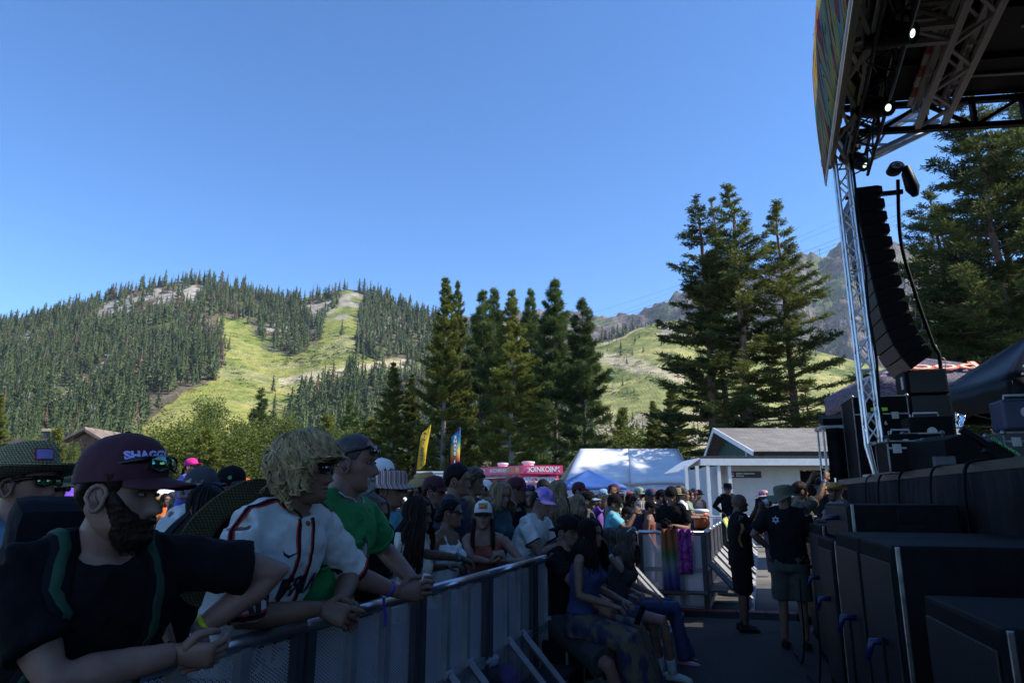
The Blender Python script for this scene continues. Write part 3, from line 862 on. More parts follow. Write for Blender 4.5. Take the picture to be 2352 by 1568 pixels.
def mass(name, items, dats, leaf, label):
  Vs, Ts, Ms = [], [], []
  for i, (X, Y, Z, h, kd, v_) in enumerate(items):
    V, T, mi = dats[i % len(dats)]
    a = (i * 2.399) % 6.283; c, s = math.cos(a), math.sin(a)
    Rm = np.array([[c, -s, 0], [s, c, 0], [0, 0, 1]])
    Vs.append((V @ Rm.T) * h + np.array((X, Y, Z))); Ts.append(T + (i * 0.618 % 1 - 0.5) * 0.5); Ms.append(mi)
  if not Vs: return
  me = quads_mesh(name, np.concatenate(Vs), np.concatenate(Ms), np.clip(np.concatenate(Ts), 0, 1))
  me.materials.append(leaf); me.materials.append(bark)
  ob(name, me, None, kind='stuff', label=label, cat='forest')
LOW = [far_conifer(201, 24, 0.21), far_conifer(202, 22, 0.175), far_conifer(203, 20, 0.15)]
mass('distant_forest', [t for t in rest if t[4] == 0], LOW, far_leaf, 'dense dark conifer forest covering the far hillsides')
mass('dying_trees', [t for t in rest if t[4] == 1], LOW, far_brown, 'scattered rust-brown conifers within the far forest')
mass('dead_trees', [t for t in rest if t[4] == 2], FARD, far_grey, 'scattered bare grey snags within the far forest')
def shrubs():
  Vs, Ts = [], []
  base = []
  r2 = np.random.default_rng(5)
  n = 26
  d = unit(r2.normal(size=(n, 3))); d[:, 2] = np.abs(d[:, 2])
  q = leaf_quads(d * np.array((0.8, 0.8, 0.5)), d + r2.normal(size=(n, 3)) * .4, 0.5, 0.4, r2)
  for hill, n_, a0, a1, keep in ((hillA, 6000, -0.6, -0.1, lambda U, V, X, Y: (soft(U, V, OPEN_A, 6, 20) > 0) & ((soft(U, V, MOUND_A, 8, 20) > 0) | (rng.random(len(U)) < 0.16 * (fbm(X / 25, Y / 25, 3, 8) > 0.5))) & (V < 1000)),
                                   (hillB, 3000, 0.08, 0.6, lambda U, V, X, Y: (fbm(X / 22, Y / 22, 4, 3) > 0.52) & (rng.random(len(U)) < 0.5))):
    a = rng.uniform(a0, a1, n_); qq = np.sqrt(rng.uniform(0.01, 1, n_)); Y = hill.depth(a, qq)
    X, Y, Z = hill.at(a, Y); U, V = proj(X, Y, Z)
    k = keep(U, V, X, Y)
    for x, y, z in zip(X[k], Y[k], Z[k]):
      s = rng.uniform(1.2, 3.2)
      c_, s_ = math.cos(x), math.sin(x)
      Vs.append((q @ np.array([[c_, -s_, 0], [s_, c_, 0], [0, 0, 1]]).T) * s * np.array((1.2, 1.2, 0.55)) + np.array((x, y, z))); Ts.append(np.full(n, rng.uniform(0.1, 0.9)))
  me = quads_mesh('slope_shrubs', np.concatenate(Vs), None, np.concatenate(Ts))
  me.materials.append(leafmat('slope_shrub_leaves', (0.045, 0.075, 0.018), (0.15, 0.19, 0.04), 0.2))
  ob('slope_shrubs', me, None, kind='stuff', label='low green shrubs spread over the open slopes', cat='shrubs')
shrubs()
# ================================================================== helpers for built things
def WS(u, v, s):
  a, b = ray(u, v)
  Y = s / (a * DX.x + DX.y)
  return Vector((a * Y, Y, CAMZ + b * Y))
def text_geo(txt, size=1.0, extrude=0.0, offset=0.0, shear=0.0, spacing=1.0, align='CENTER'):
  cu = bpy.data.curves.new('lettering', 'FONT')
  cu.body = txt; cu.size = size; cu.extrude = extrude; cu.offset = offset; cu.shear = shear; cu.space_character = spacing
  cu.align_x = align; cu.align_y = 'CENTER'; cu.resolution_u = 3
  o = bpy.data.objects.new('lettering', cu); link(o)
  me = bpy.data.meshes.new_from_object(o)
  bpy.data.objects.remove(o); bpy.data.curves.remove(cu)
  return me
def text(name, txt, c, right, up, size, m, parent, offset=0.0, shear=0.0, spacing=1.0, align='CENTER', lift=0.004, sx=1.0):
  me = text_geo(txt, size, 0.0015, offset, shear, spacing, align)
  r_ = Vector(right).normalized(); u_ = Vector(up).normalized(); n_ = r_.cross(u_).normalized()
  M = Matrix.Translation(Vector(c) + n_ * lift) @ Matrix((r_ * sx, u_, n_)).transposed().to_4x4()
  me.transform(M)
  return ob(name, me, m, parent, world_space=parent is not None)
alu = mat('aluminium', (0.62, 0.62, 0.64), 0.34, 0.9, var=0.18, scale=3, bump=0.05, bscale=30)
alu_dull = mat('dull_aluminium', (0.42, 0.42, 0.43), 0.5, 0.75, var=0.25, scale=4, bump=0.08, bscale=25)
alu_grey = mat('grey_painted_aluminium', (0.52, 0.49, 0.46), 0.55, 0.0, var=0.2, scale=3)
blk = mat('black_steel', (0.007, 0.007, 0.008), 0.5, 0.3, var=0.3, scale=6)
blk_paint = mat('black_textured_paint', (0.006, 0.006, 0.007), 0.62, 0.0, var=0.3, scale=9, bump=0.25, bscale=220)
blk_cloth = mat('black_cloth', (0.006, 0.0055, 0.0065), 0.95, var=0.4, scale=5, bump=0.2, bscale=120)
blk_vinyl = mat('black_vinyl', (0.007, 0.007, 0.008), 0.45, var=0.3, scale=2, bump=0.1, bscale=10)
rubber = mat('cable_rubber', (0.006, 0.006, 0.007), 0.6, var=0.2)
white_paint = mat('white_paint', (0.72, 0.72, 0.70), 0.55, var=0.06, scale=3)
red_tape = mat('red_tape', (0.45, 0.03, 0.025), 0.4, var=0.1)
white_tape = mat('white_tape', (0.7, 0.68, 0.64), 0.4, var=0.06)
def path_tube(name, pts, r, m, parent=None, n=6, smooth_n=0, **kw):
  if smooth_n:
    P = [Vector(p) for p in pts]; out = []
    for i in range(len(P) - 1):
      p0, p1, p2, p3 = P[max(i - 1, 0)], P[i], P[i + 1], P[min(i + 2, len(P) - 1)]
      for k in range(smooth_n):
        t = k / smooth_n
        out.append(0.5 * ((2 * p1) + (p2 - p0) * t + (2 * p0 - 5 * p1 + 4 * p2 - p3) * t * t + (3 * p1 - p0 - 3 * p2 + p3) * t ** 3))
    out.append(P[-1]); pts = out
  return ob(name, MB().tube(pts, r, n).mesh(name, smooth=True), m, parent, world_space=parent is not None, **kw)
def truss(parent, name, p, q, w, h, m, up=(0, 0, 1), r=0.025, rb=0.014, step=0.4, square=False, faces=(0, 1, 2, 3)):
  """box truss: an Empty part with chords and zigzag braces as sub-parts"""
  p, q = Vector(p), Vector(q)
  d = (q - p).normalized(); u = Vector(up); u = (u - d * u.dot(d)).normalized(); s_ = d.cross(u)
  e = bpy.data.objects.new(name, None); link(e)
  if parent is not None:
    e.parent = parent; e.matrix_parent_inverse = mworld(parent).inverted()
  cs = [u * (h / 2) * a + s_ * (w / 2) * b for a, b in ((1, 1), (1, -1), (-1, -1), (-1, 1))]
  def mem(nm, a, b, rr):
    if square: bar(nm, a, b, rr * 2, rr * 2, m, e)
    else: rod(nm, a, b, rr, m, e)
  for c in cs: mem('chord', p + c, q + c, r)
  n = max(2, int((q - p).length / step)); L = (q - p).length
  for fi in faces:
    a, b = cs[fi], cs[(fi + 1) % 4]
    for k in range(n):
      t0, t1 = k / n * L, (k + 1) / n * L
      x, y = (a, b) if k % 2 == 0 else (b, a)
      mem('brace', p + x + d * t0, p + y + d * t1, rb)
  return e
# ================================================================== stage
DECK = 1.92
SF = 2.15
stage = empty('stage', ST(5, SF + 3, 0), STAGE_ROT, 'black stage with grey cloth skirt along its front at right', 'stage')
deck_m = mat('stage_deck', (0.012, 0.012, 0.013), 0.7, var=0.3, scale=3, bump=0.2, bscale=40)
for k in range(6):
  s0 = -3 + k * 2.5; s1 = s0 + 2.49
  for j in range(3):
    t0 = SF + 0.01 + j * 2.4; t1 = t0 + 2.39
    b = MB(); c = ST((s0 + s1) / 2, (t0 + t1) / 2, DECK - 0.06)
    b.box((0, 0, 0), (t1 - t0, s1 - s0, 0.12)); b.xf(Matrix.Translation(c) @ Matrix.Rotation(STAGE_ROT, 4, 'Z'))
    ob('deck_panel', b.mesh('deck_panel'), deck_m, stage, True)
bar('deck_edge', ST(-3, SF - 0.005, DECK - 0.03), ST(12.02, SF - 0.005, DECK - 0.03), 0.03, 0.075, mat('deck_edge_trim', (0.04, 0.055, 0.05), 0.4, 0.5), stage)
skirt_m = mat('stage_skirt', (0.019, 0.016, 0.0165), 0.9, var=0.35, scale=1.5, bump=0.25, bscale=90)
def skirt(pts_st, name):
  """pleated cloth hanging from the deck edge along a polyline in (s, t)"""
  cols = []
  tot = 0
  for (sa, ta), (sb, tb) in zip(pts_st[:-1], pts_st[1:]):
    L = math.hypot(sb - sa, tb - ta); n = int(L / 0.045)
    for k in range(n):
      f = k / n; cols.append((sa + (sb - sa) * f, ta + (tb - ta) * f, tot + L * f, (tb - ta) / L, -(sb - sa) / L))
    tot += L
  grid = []
  for z, amp in ((DECK - 0.075, 0.012), (DECK - 0.35, 0.028), (DECK - 0.7, 0.03), (1.0, 0.035), (0.5, 0.04), (0.02, 0.05)):
    row = []
    for s_, t_, x, ns, nt in cols:
      w = amp * (math.sin(x * 27 + math.sin(x * 2.3) * 3) + 0.4 * math.sin(x * 61)) + 0.03 * math.sin(x * 1.3) * (DECK - z)
      row.append(ST(s_ + ns * w, t_ + nt * w - 0.05, z))
    grid.append(row)
  b = MB().sheet(grid, 0.004)
  return ob(name, b.mesh(name, smooth=True), skirt_m, stage, True)
skirt([(-3, SF), (11.2, SF), (12.05, SF + 0.35), (12.05, SF + 6.5)], 'skirt')
for s_ in (0, 2.5, 5, 7.5, 10, 11.9):
  rod('leg', ST(s_, SF + 0.5, 0), ST(s_, SF + 0.5, DECK - 0.12), 0.03, alu_dull, stage)
  rod('leg', ST(s_, SF + 6.5, 0), ST(s_, SF + 6.5, DECK - 0.12), 0.03, alu_dull, stage)
tb = ST(10.0, SF + 0.10, DECK)
tower = empty('truss_tower', tb, STAGE_ROT, 'silver lattice tower holding up the front corner of the stage roof', 'truss tower')
truss(tower, 'tower_truss', tb + Vector((0, 0, 0.42)), tb + Vector((0, 0, 4.55)), 0.17, 0.17, alu, up=NX, r=0.021, rb=0.012, step=0.24)
for a, b in ((1, 1), (1, -1), (-1, -1), (-1, 1)):
  o_ = NX * 0.085 * a + DX * 0.085 * b
  rod('foot_strut', tb + o_ * 0.35 + Vector((0, 0, 0.03)), tb + o_ + Vector((0, 0, 0.42)), 0.024, alu, tower)
bx_ = MB().box((0, 0, 0.015), (0.3, 0.3, 0.03)).mesh('base_plate'); ob('base_plate', bx_, alu_dull, tower)
for z in (0.43, 1.4, 2.8, 4.4):
  for a in (-1, 1):
    rod('cross_bar', tb + NX * -0.085 + DX * 0.085 * a + Vector((0, 0, z)), tb + NX * 0.085 + DX * 0.085 * a + Vector((0, 0, z)), 0.014, alu, tower)
path_tube('power_cable', [tb + NX * 0.11 - DX * 0.11 + Vector((0, 0, z)) + NX * 0.015 * math.sin(z * 5) for z in [0.02 + 0.3 * k for k in range(16)]], 0.02, rubber, None, label='thick black cable running down the silver lattice tower', cat='cable')
RS = 10.6
DR = Vector((0.372, 0.928, 0.062)).normalized()
NR = Vector((0.928, -0.372, 0))
ET = (NX + Vector((0, 0, -0.08))).normalized()
ROOF_ROT = math.atan2(-0.372, 0.928)
RP0 = WS(1900, 416, RS + 0.05)
def RT(s, t, z=0.0):
  return RP0 + DR * (s - RS) + ET * (t - SF) + Vector((0, 0, z - 6.45))
def WRT(u, v, t):
  o_ = Vector((0, 0, CAMZ)); a_, b_ = ray(u, v); d_ = Vector((a_, 1, b_))
  n_ = DR.cross(Vector((0, 0, 1))); q_ = RP0 + ET * (t - SF)
  return o_ + d_ * ((q_ - o_).dot(n_) / d_.dot(n_))
roof = empty('stage_roof', RT(5, SF + 3.5, DECK), ROOF_ROT, 'dark mobile stage roof on grey trusses at the upper right', 'stage roof')
roof_m = mat('roof_underside', (0.008, 0.008, 0.009), 0.55, var=0.35, scale=0.8, bump=0.12, bscale=8)
t0 = SF + 0.35
k = 0
s1 = RS - 0.05
while s1 > -2.0:
  s0 = s1 - 1.16
  b = MB()
  b.sheet([[RT(s0, t0, 7.76), RT(s0, t0 + 8.4, 7.76)], [RT(s1, t0, 7.76), RT(s1, t0 + 8.4, 7.76)]], 0.05)
  b.sheet([[RT(s0, t0, 7.70), RT(s0, t0 + 8.4, 7.70)], [RT(s0 + 0.05, t0, 7.70), RT(s0 + 0.05, t0 + 8.4, 7.70)]], 0.05)
  ob('roof_panel', b.mesh('roof_panel'), roof_m, roof, True)
  s1 = s0 - 0.02
b = MB().sheet([[RT(s_, t_, 7.90 + 0.02 * (s_ % 2)) for t_ in (SF + 0.2, SF + 4, SF + 8.6)] for s_ in (-2.5, 2, 6, RS)], 0.02)
ob('sun_block_sheet', b.mesh('sun_block_sheet'), blk_vinyl, roof, True)  # added sheet above the panels, keeps sun from leaking through their gaps
b = MB().sheet([[RT(s_, SF + 8.2 + 0.04 * math.sin(s_ * 7), z) for s_ in np.linspace(-3, 10.6, 60)] for z in (DECK, 4, 6, 7.9)], 0.01)
ob('back_scrim', b.mesh('back_scrim', smooth=True), blk_cloth, roof, True)
truss(roof, 'main_beam', RT(-2, 3.66, 7.42), RT(RS, 3.66, 7.42), 0.36, 0.30, alu_grey, r=0.04, rb=0.02, step=0.55, square=True)
for k in range(34):
  s_ = RS - 0.1 - k * 0.3
  bar('reflective_tape', RT(s_ - 0.298, 3.40, 7.60), RT(s_, 3.40, 7.60), 0.06, 0.05, red_tape if k % 2 else white_tape, roof)
for s_ in (RS - 2.6, RS - 5.3, RS - 8.0):
  truss(roof, 'cross_truss', RT(s_, 2.35, 7.42), RT(s_, 3.5, 7.42), 0.30, 0.32, alu_grey, r=0.035, rb=0.022, step=0.5, square=True, faces=(0, 1, 2, 3))
far_e = bpy.data.objects.new('side_beam', None); link(far_e); far_e.parent = roof; far_e.matrix_parent_inverse = mworld(roof).inverted()
tt = [2.30, 2.95, 3.6, 4.25, 4.9, 5.55, 6.2, 6.85, 7.5, 8.2]
def zb_(t): return 7.24 + max(0, t - 5.2) * 0.16
for i in range(len(tt) - 1):
  a, c = tt[i], tt[i + 1]
  bar('chord', RT(RS, a, zb_(a)), RT(RS, c + 0.005, zb_(c)), 0.09, 0.08, blk, far_e)
  bar('chord', RT(RS, a, 7.66), RT(RS, c + 0.005, 7.66), 0.09, 0.08, blk, far_e)
  bar('post', RT(RS, a, zb_(a)), RT(RS, a, 7.66), 0.07, 0.06, blk, far_e)
  x, y = (zb_(a), 7.66) if i % 2 else (7.66, zb_(c))
  bar('brace', RT(RS, a, x), RT(RS, c, y), 0.05, 0.05, blk, far_e)
truss(roof, 'front_beam', RT(-2, 2.36, 7.2), RT(RS, 2.36, 7.2), 0.22, 0.9, alu_grey, r=0.03, rb=0.02, step=0.8, square=True)
truss(roof, 'outrigger', WS(1985, 342, 11.3), WS(2138, 268, 11.3), 0.25, 0.34, alu_dull, r=0.03, rb=0.018, step=0.4, square=True)
for u_, v_ in ((1990, 330), (2130, 262)):
  bar('link', WS(u_, v_, 11.3), WS(u_, v_ - 15, RS), 0.05, 0.05, alu_grey, roof)
for (u0, v0), (u1, v1) in (((2172, 205), (2420, 40)), ((2352 + 60, 150), (2240, -30))):
  a = W(u0, v0, 1.0); b_ = W(u1, v1, 1.0)
  def at_z(p, z):
    d = p - Vector((0, 0, CAMZ)); return Vector((0, 0, CAMZ)) + d * ((z - CAMZ) / d.z)
  bar('diagonal', at_z(a, 7.5), at_z(b_, 7.5), 0.05, 0.05, alu_grey, roof)
for k in range(7):
  bar('purlin', RT(RS - 0.7 - k * 1.18, 3.9 + (k % 2) * 0.5, 7.70), RT(RS - 0.7 - k * 1.18, 5.0 + (k % 3) * 0.6, 7.68), 0.05, 0.03, alu_grey, roof)
def banner_material():
  m, nt, p, out = nmat('banner_print')
  N, L = nt.nodes, nt.links
  tc = N.new('ShaderNodeTexCoord'); mp = N.new('ShaderNodeMapping'); mp.inputs['Scale'].default_value = (1.6, 1.6, 0.30)
  L.new(tc.outputs['Object'], mp.inputs['Vector'])
  wv = N.new('ShaderNodeTexNoise'); wv.inputs['Scale'].default_value = 1.1; wv.inputs['Detail'].default_value = 1.5; wv.inputs['Distortion'].default_value = 1.4
  L.new(mp.outputs[0], wv.inputs['Vector'])
  mu = N.new('ShaderNodeMath'); mu.operation = 'MULTIPLY'; mu.inputs[1].default_value = 5.0
  fr = N.new('ShaderNodeMath'); fr.operation = 'FRACT'
  L.new(wv.outputs['Fac'], mu.inputs[0]); L.new(mu.outputs[0], fr.inputs[0])
  rp = N.new('ShaderNodeValToRGB'); rp.color_ramp.interpolation = 'CONSTANT'
  el = rp.color_ramp.elements
  cols = [(0.0, (0.62, 0.52, 0.12)), (0.30, (0.03, 0.03, 0.05)), (0.38, (0.55, 0.07, 0.05)), (0.58, (0.03, 0.03, 0.05)), (0.64, (0.18, 0.45, 0.42)), (0.84, (0.62, 0.52, 0.12)), (0.95, (0.03, 0.03, 0.05))]
  el[0].position = 0; el[0].color = (*cols[0][1], 1); el[1].position = cols[1][0]; el[1].color = (*cols[1][1], 1)
  for pos, c in cols[2:]:
    e = el.new(pos); e.color = (*c, 1)
  L.new(fr.outputs[0], rp.inputs['Fac'])
  L.new(rp.outputs[0], p.inputs['Base Color']); p.inputs['Roughness'].default_value = 0.6
  tr = N.new('ShaderNodeBsdfTranslucent'); L.new(rp.outputs[0], tr.inputs['Color'])
  mx = N.new('ShaderNodeMixShader'); mx.inputs[0].default_value = 0.68
  L.new(p.outputs[0], mx.inputs[1]); L.new(tr.outputs[0], mx.inputs[2]); L.new(mx.outputs[0], out.inputs['Surface'])
  return m
ban = empty('roof_banner', RT(5, SF, 6.4), ROOF_ROT, 'colourful printed banner with wavy yellow red and teal lettering on the roof front', 'banner')
g = []
for z in np.linspace(6.45, 8.35, 12):
  g.append([RT(s_, SF - 0.03 - 0.10 * math.sin((z - 6.45) / 1.9 * math.pi) * (0.6 + 0.4 * math.sin(s_ * 1.7)), z + (0.12 * math.sin(s_ * 0.8)) * (z > 8)) for s_ in np.linspace(-1.5, RS + 0.05, 70)])
ob('printed_sheet', MB().sheet(g, 0.003).mesh('printed_sheet', smooth=True), banner_material(), ban, True)
rod('edge_pole', RT(RS + 0.07, SF - 0.02, 6.4), RT(RS + 0.07, SF - 0.02, 8.35), 0.018, alu, ban)
rod('edge_pole', RT(-1.5, SF - 0.02, 6.44), RT(RS + 0.07, SF - 0.02, 6.44), 0.018, alu, ban)
for s_, lab in ((RS - 0.4, 'thin white flag pole with striped flag over the far end of the banner'), (7.4, 'thin white flag pole with white flag over the middle of the banner')):
  p0 = RT(s_, SF + 0.02, 8.0)
  e = empty('flag_pole', p0, 0, lab, 'flag pole')
  rod('pole', p0, p0 + Vector((0, 0, 0.75)), 0.012, white_paint, e);
  ob('finial', MB().ball(p0 + Vector((0, 0, 0.78)), 0.03, 8, 6).mesh('finial', smooth=True), white_paint, e, True)
  ob('flag', MB().sheet([[p0 + Vector((0.02 + 0.012 * math.sin(z * 20), 0.03 * i, z)) for i in range(3)] for z in (0.68, 0.55, 0.42, 0.3)], 0.003).mesh('flag'), white_tape if s_ < 8 else red_tape, e, True)
lt = empty('lighting_truss', RT(6, 2.75, 6.6), ROOF_ROT, 'black lighting truss hung with lamps under the roof front', 'truss')
truss(lt, 'lamp_bar', RT(-1, 2.62, 6.82), RT(RS + 0.35, 2.62, 6.82), 0.30, 0.34, blk, r=0.025, rb=0.012, step=0.35)
for s_ in (1.5, 4.0, 6.5, 9.0):
  rod('hanger', RT(s_, 2.62, 6.99), RT(s_, 2.62, 7.75), 0.012, blk, lt)
lens_on = emis('lit_lens', (0.75, 1.0, 0.92), 0.9)
lens_off = mat('dark_lens', (0.012, 0.012, 0.016), 0.12, var=0.1)
lamp_plastic = mat('lamp_housing', (0.009, 0.009, 0.011), 0.5, var=0.25, scale=5, bump=0.1, bscale=80)
def moving_head(c, aim, label, sc=1.0):
  """yoke base box, two arms and a tapered head with a lit lens"""
  c = Vector(c); aim = Vector(aim).normalized()
  e = empty('moving_head_lamp', c, 0, label, 'stage lamp', 'moving head lamps on the lighting truss')
  ob('base', MB().box(c + Vector((0, 0, -0.07)), (0.30 * sc, 0.42 * sc, 0.15 * sc), Matrix.Rotation(ROOF_ROT, 3, 'Z')).mesh('base', bevel=0.015), lamp_plastic, e, True)
  h = c + Vector((0, 0, -0.38 * sc))
  for sg in (-1, 1):
    a = DR * 0.17 * sc * sg
    ob('yoke_arm', MB().tube([c + a + Vector((0, 0, -0.14)), c + a * 1.12 + Vector((0, 0, -0.25 * sc)), h + a * 1.1], [0.07 * sc, 0.075 * sc, 0.05 * sc], 8, flat=0.5, up=DR).mesh('yoke_arm', smooth=True), lamp_plastic, e, True)
  hb = MB().tube([h - aim * 0.2 * sc, h - aim * 0.17 * sc, h, h + aim * 0.12 * sc, h + aim * 0.23 * sc, h + aim * 0.245 * sc], [0.09 * sc, 0.13 * sc, 0.135 * sc, 0.12 * sc, 0.10 * sc, 0.088 * sc], 14)
  hd = ob('head', shade_auto(hb.mesh('head'), 40), lamp_plastic, e, True)
  ob('lens', MB().tube([h + aim * 0.235 * sc, h + aim * 0.250 * sc], [0.045 * sc, 0.04 * sc], 16).mesh('lens'), lens_on, hd, True)
  ob('bezel', MB().tube([h + aim * 0.225 * sc, h + aim * 0.262 * sc], [0.102 * sc, 0.10 * sc], 18, cap=False).mesh('bezel'), blk, hd, True)
  return e
def aimto(p, u, v):
  return W(u, v, 0.6) - Vector(p)
heads = [(WRT(2006, 250, 2.62), 'lowest but one moving lamp with round glowing lens under the lighting truss'), (WRT(1960, 368, 2.66), 'moving lamp with glowing lens at the far end of the lighting truss'), (WRT(2040, 85, 2.60), 'largest moving lamp with glowing lens near the top of the frame')]
for (p, lab), dirn in zip(heads, ((0.25, -0.85, -0.55), (0.45, -0.6, -0.8), (0.55, -0.7, -0.45))):
  moving_head(p + Vector((0, 0, 0.42)), dirn, lab, 1.05)
def wash_box(c, label, txt=False):
  c = Vector(c)
  e = empty('strobe_panel', c, 0, label, 'stage lamp', 'box lamps on the lighting truss')
  M3 = Matrix.Rotation(ROOF_ROT, 3, 'Z') @ Matrix.Rotation(R(-22), 3, 'Y')
  ob('housing', MB().box(c, (0.30, 0.34, 0.34), M3).mesh('housing', bevel=0.012), lamp_plastic, e, True)
  ob('visor', MB().box(c + M3 @ Vector((-0.16, 0, 0.0)), (0.02, 0.30, 0.30), M3).mesh('visor'), alu_dull, e, True)
  if txt:
    text('maker_mark', 'GHRICANE', c + M3 @ Vector((0.05, -0.173, 0.02)), M3 @ Vector((1, 0, 0)), M3 @ Vector((0, 0, 1)), 0.055, white_tape, e, lift=0.002, shear=0.3)
  return e
wash_box(WRT(1985, 195, 2.58), 'square black box lamp with faint maker mark above the round lens', True)
wash_box(WRT(1947, 320, 2.60), 'square black box lamp near the far end of the lighting truss', True)
def blinder(c, label):
  c = Vector(c)
  e = empty('blinder_lamp', c, 0, label, 'stage lamp', 'two-cell blinders outside the front beam')
  ob('housing', MB().box(c, (0.14, 0.22, 0.52), Matrix.Rotation(ROOF_ROT, 3, 'Z')).mesh('housing', bevel=0.02), lamp_plastic, e, True)
  for z in (-0.13, 0.13):
    ob('cell', MB().tube([c - NR * 0.07 + Vector((0, 0, z)), c - NR * 0.095 + Vector((0, 0, z))], [0.10, 0.09], 14).mesh('cell'), lens_off, e, True)
  bar('bracket', c + Vector((0, 0, 0.2)), c + Vector((0, 0, 0.27)) + NR * 0.3, 0.05, 0.03, blk, e)
for u, v, lab in ((1942, 70, 'nearest two-cell blinder lamp against the banner'), (1918, 242, 'middle two-cell blinder lamp against the banner'), (1898, 352, 'farthest two-cell blinder lamp below the banner end')):
  blinder(WRT(u, v, SF + 0.12), lab)
rw = random.Random(4)
for k in range(14):
  p0 = RT(RS - 0.3 - k * 0.62, 2.62 + rw.uniform(-.15, .2), 6.72 + rw.uniform(-.05, .2))
  pts = [p0 + Vector((rw.uniform(-.12, .12), rw.uniform(-.2, .2), -0.16 * math.sin(i / 5 * math.pi) + rw.uniform(-.04, .04))) + DR * (-0.12 * i) for i in range(6)]
  path_tube('wire_loop', pts, 0.008, rubber, lt, 5, smooth_n=3)
box_grille = mat('speaker_grille', (0.10, 0.07, 0.055), 0.6, 0.3, var=0.4, scale=60, bump=0.4, bscale=200)
def grille_mat():
  m, nt, p, out = nmat('black_grille')
  N, L = nt.nodes, nt.links
  tc = N.new('ShaderNodeTexCoord'); ck = N.new('ShaderNodeTexVoronoi'); ck.inputs['Scale'].default_value = 70
  L.new(tc.outputs['Object'], ck.inputs['Vector'])
  r = N.new('ShaderNodeValToRGB'); r.color_ramp.elements[0].color = (0.0015, 0.0015, 0.0015, 1); r.color_ramp.elements[1].color = (0.011, 0.011, 0.012, 1)
  r.color_ramp.elements[0].position = 0.25; r.color_ramp.elements[1].position = 0.45
  L.new(ck.outputs['Distance'], r.inputs['Fac']); L.new(r.outputs[0], p.inputs['Base Color']); p.inputs['Roughness'].default_value = 0.5
  return m
gril = grille_mat()
top = WS(1964, 430, 11.6) + DX * 0.52
AH, AD, AW = 0.226, 0.41, 1.0
arr_e = empty('line_array', top, 0, 'curved black hanging column of stacked speaker boxes beside the tower', 'speaker array')
def array_box_mesh():
  b = MB()
  h0, h1 = AH * 0.97, AH * 0.80
  for y in (-AW / 2, AW / 2):
    pass
  pr = [(0, 0), (AD * .82, -0.004), (AD, -0.03), (AD, -h1 + 0.02), (AD * .82, -h1 - 0.01), (0, -h0)]
  vs = [(x, -AW / 2, z) for x, z in pr] + [(x, AW / 2, z) for x, z in pr]
  n = len(pr)
  b.add(vs, [tuple(range(n)), tuple(range(2 * n - 1, n - 1, -1))] + [(i, i + n, (i + 1) % n + n, (i + 1) % n) for i in range(n)])
  return b.mesh('array_box', bevel=0.008)
abm = array_box_mesh(); abm.materials.append(blk_paint)
abg = MB().box((-0.008, 0, -AH * 0.485), (0.016, AW * 0.96, AH * 0.9)).mesh('grille', bevel=0.004); abg.materials.append(gril)
abg2 = abg.copy(); abg2.materials.clear(); abg2.materials.append(box_grille)
abh = MB().box((0.32, -AW / 2 - 0.004, -AH * .48), (0.10, 0.01, 0.06)).mesh('handle', bevel=0.003); abh.materials.append(blk_paint)
th = [1, 1.5, 2, 2.5, 3, 3.5, 4, 4.5, 5.5, 7, 11, 16, 23, 30]
p = top.copy()
for i, a in enumerate(th):
  Rm = Matrix.Rotation(STAGE_ROT, 4, 'Z') @ Matrix.Rotation(R(-a - 1.0), 4, 'Y')
  e = bpy.data.objects.new('speaker_box', abm); link(e)
  e.parent = arr_e; e.matrix_parent_inverse = mworld(arr_e).inverted()
  M = Matrix.Translation(p) @ Rm
  e.location = p; e.rotation_euler = Rm.to_euler()
  for me, nm in ((abg2 if i == 13 else abg, 'grille'), (abh, 'handle')):
    c = bpy.data.objects.new(nm, me); link(c); c.parent = e
  p = p + (Rm.to_3x3() @ Vector((0, 0, -AH)))
arr_bottom = p.copy()
fr0 = top + Vector((0, 0, 0.05))
bar('fly_bar', fr0 - NX * 0.05, fr0 + NX * 0.85, 0.06, 0.07, blk, arr_e)
hoist_p = WS(2056, 388, 11.9)
hoist = empty('chain_hoist', hoist_p, 0, 'black chain hoist with oval white label above the speaker column', 'hoist')
Mh = Matrix.Rotation(STAGE_ROT, 3, 'Z') @ Matrix.Rotation(R(12), 3, 'Y')
ob('motor', shade_auto(MB().tube([hoist_p + Mh @ Vector((0, y, 0)) for y in (-0.13, -0.11, 0.11, 0.13)], [0.10, 0.12, 0.12, 0.10], 16, flat=0.75).mesh('motor'), 40), blk_paint, hoist, True)
lab_c = hoist_p + Mh @ Vector((0, -0.132, 0.0))
ob('label_plate', MB().tube([lab_c, lab_c + Mh @ Vector((0, -0.004, 0))], [0.085, 0.085], 20, flat=0.62).mesh('label_plate'), white_tape, hoist, True)
text('maker_mark', 'CM', lab_c + Mh @ Vector((0, -0.004, 0.018)), Mh @ Vector((1, 0, 0)), Mh @ Vector((0, 0, 1)), 0.05, blk, hoist, offset=0.002)
text('maker_mark', 'LODESTAR', lab_c + Mh @ Vector((0, -0.004, -0.02)), Mh @ Vector((1, 0, 0)), Mh @ Vector((0, 0, 1)), 0.03, blk, hoist, offset=0.001)
bag0 = hoist_p + NX * 0.17
ob('chain_bag', shade_auto(MB().tube([bag0 + Vector((0, 0, 0.02)), bag0 + Vector((0, 0, -0.1)), bag0 + NX * 0.05 + Vector((0, 0, -0.38)), bag0 + NX * 0.08 + Vector((0, 0, -0.52))], [0.05, 0.09, 0.11, 0.05], 10).mesh('chain_bag'), 50), blk_vinyl, hoist, True)
ch0 = hoist_p + Vector((0, 0, 0.1)); chz = 7.2
nl = int((chz - ch0.z) / 0.045)
cb = MB()
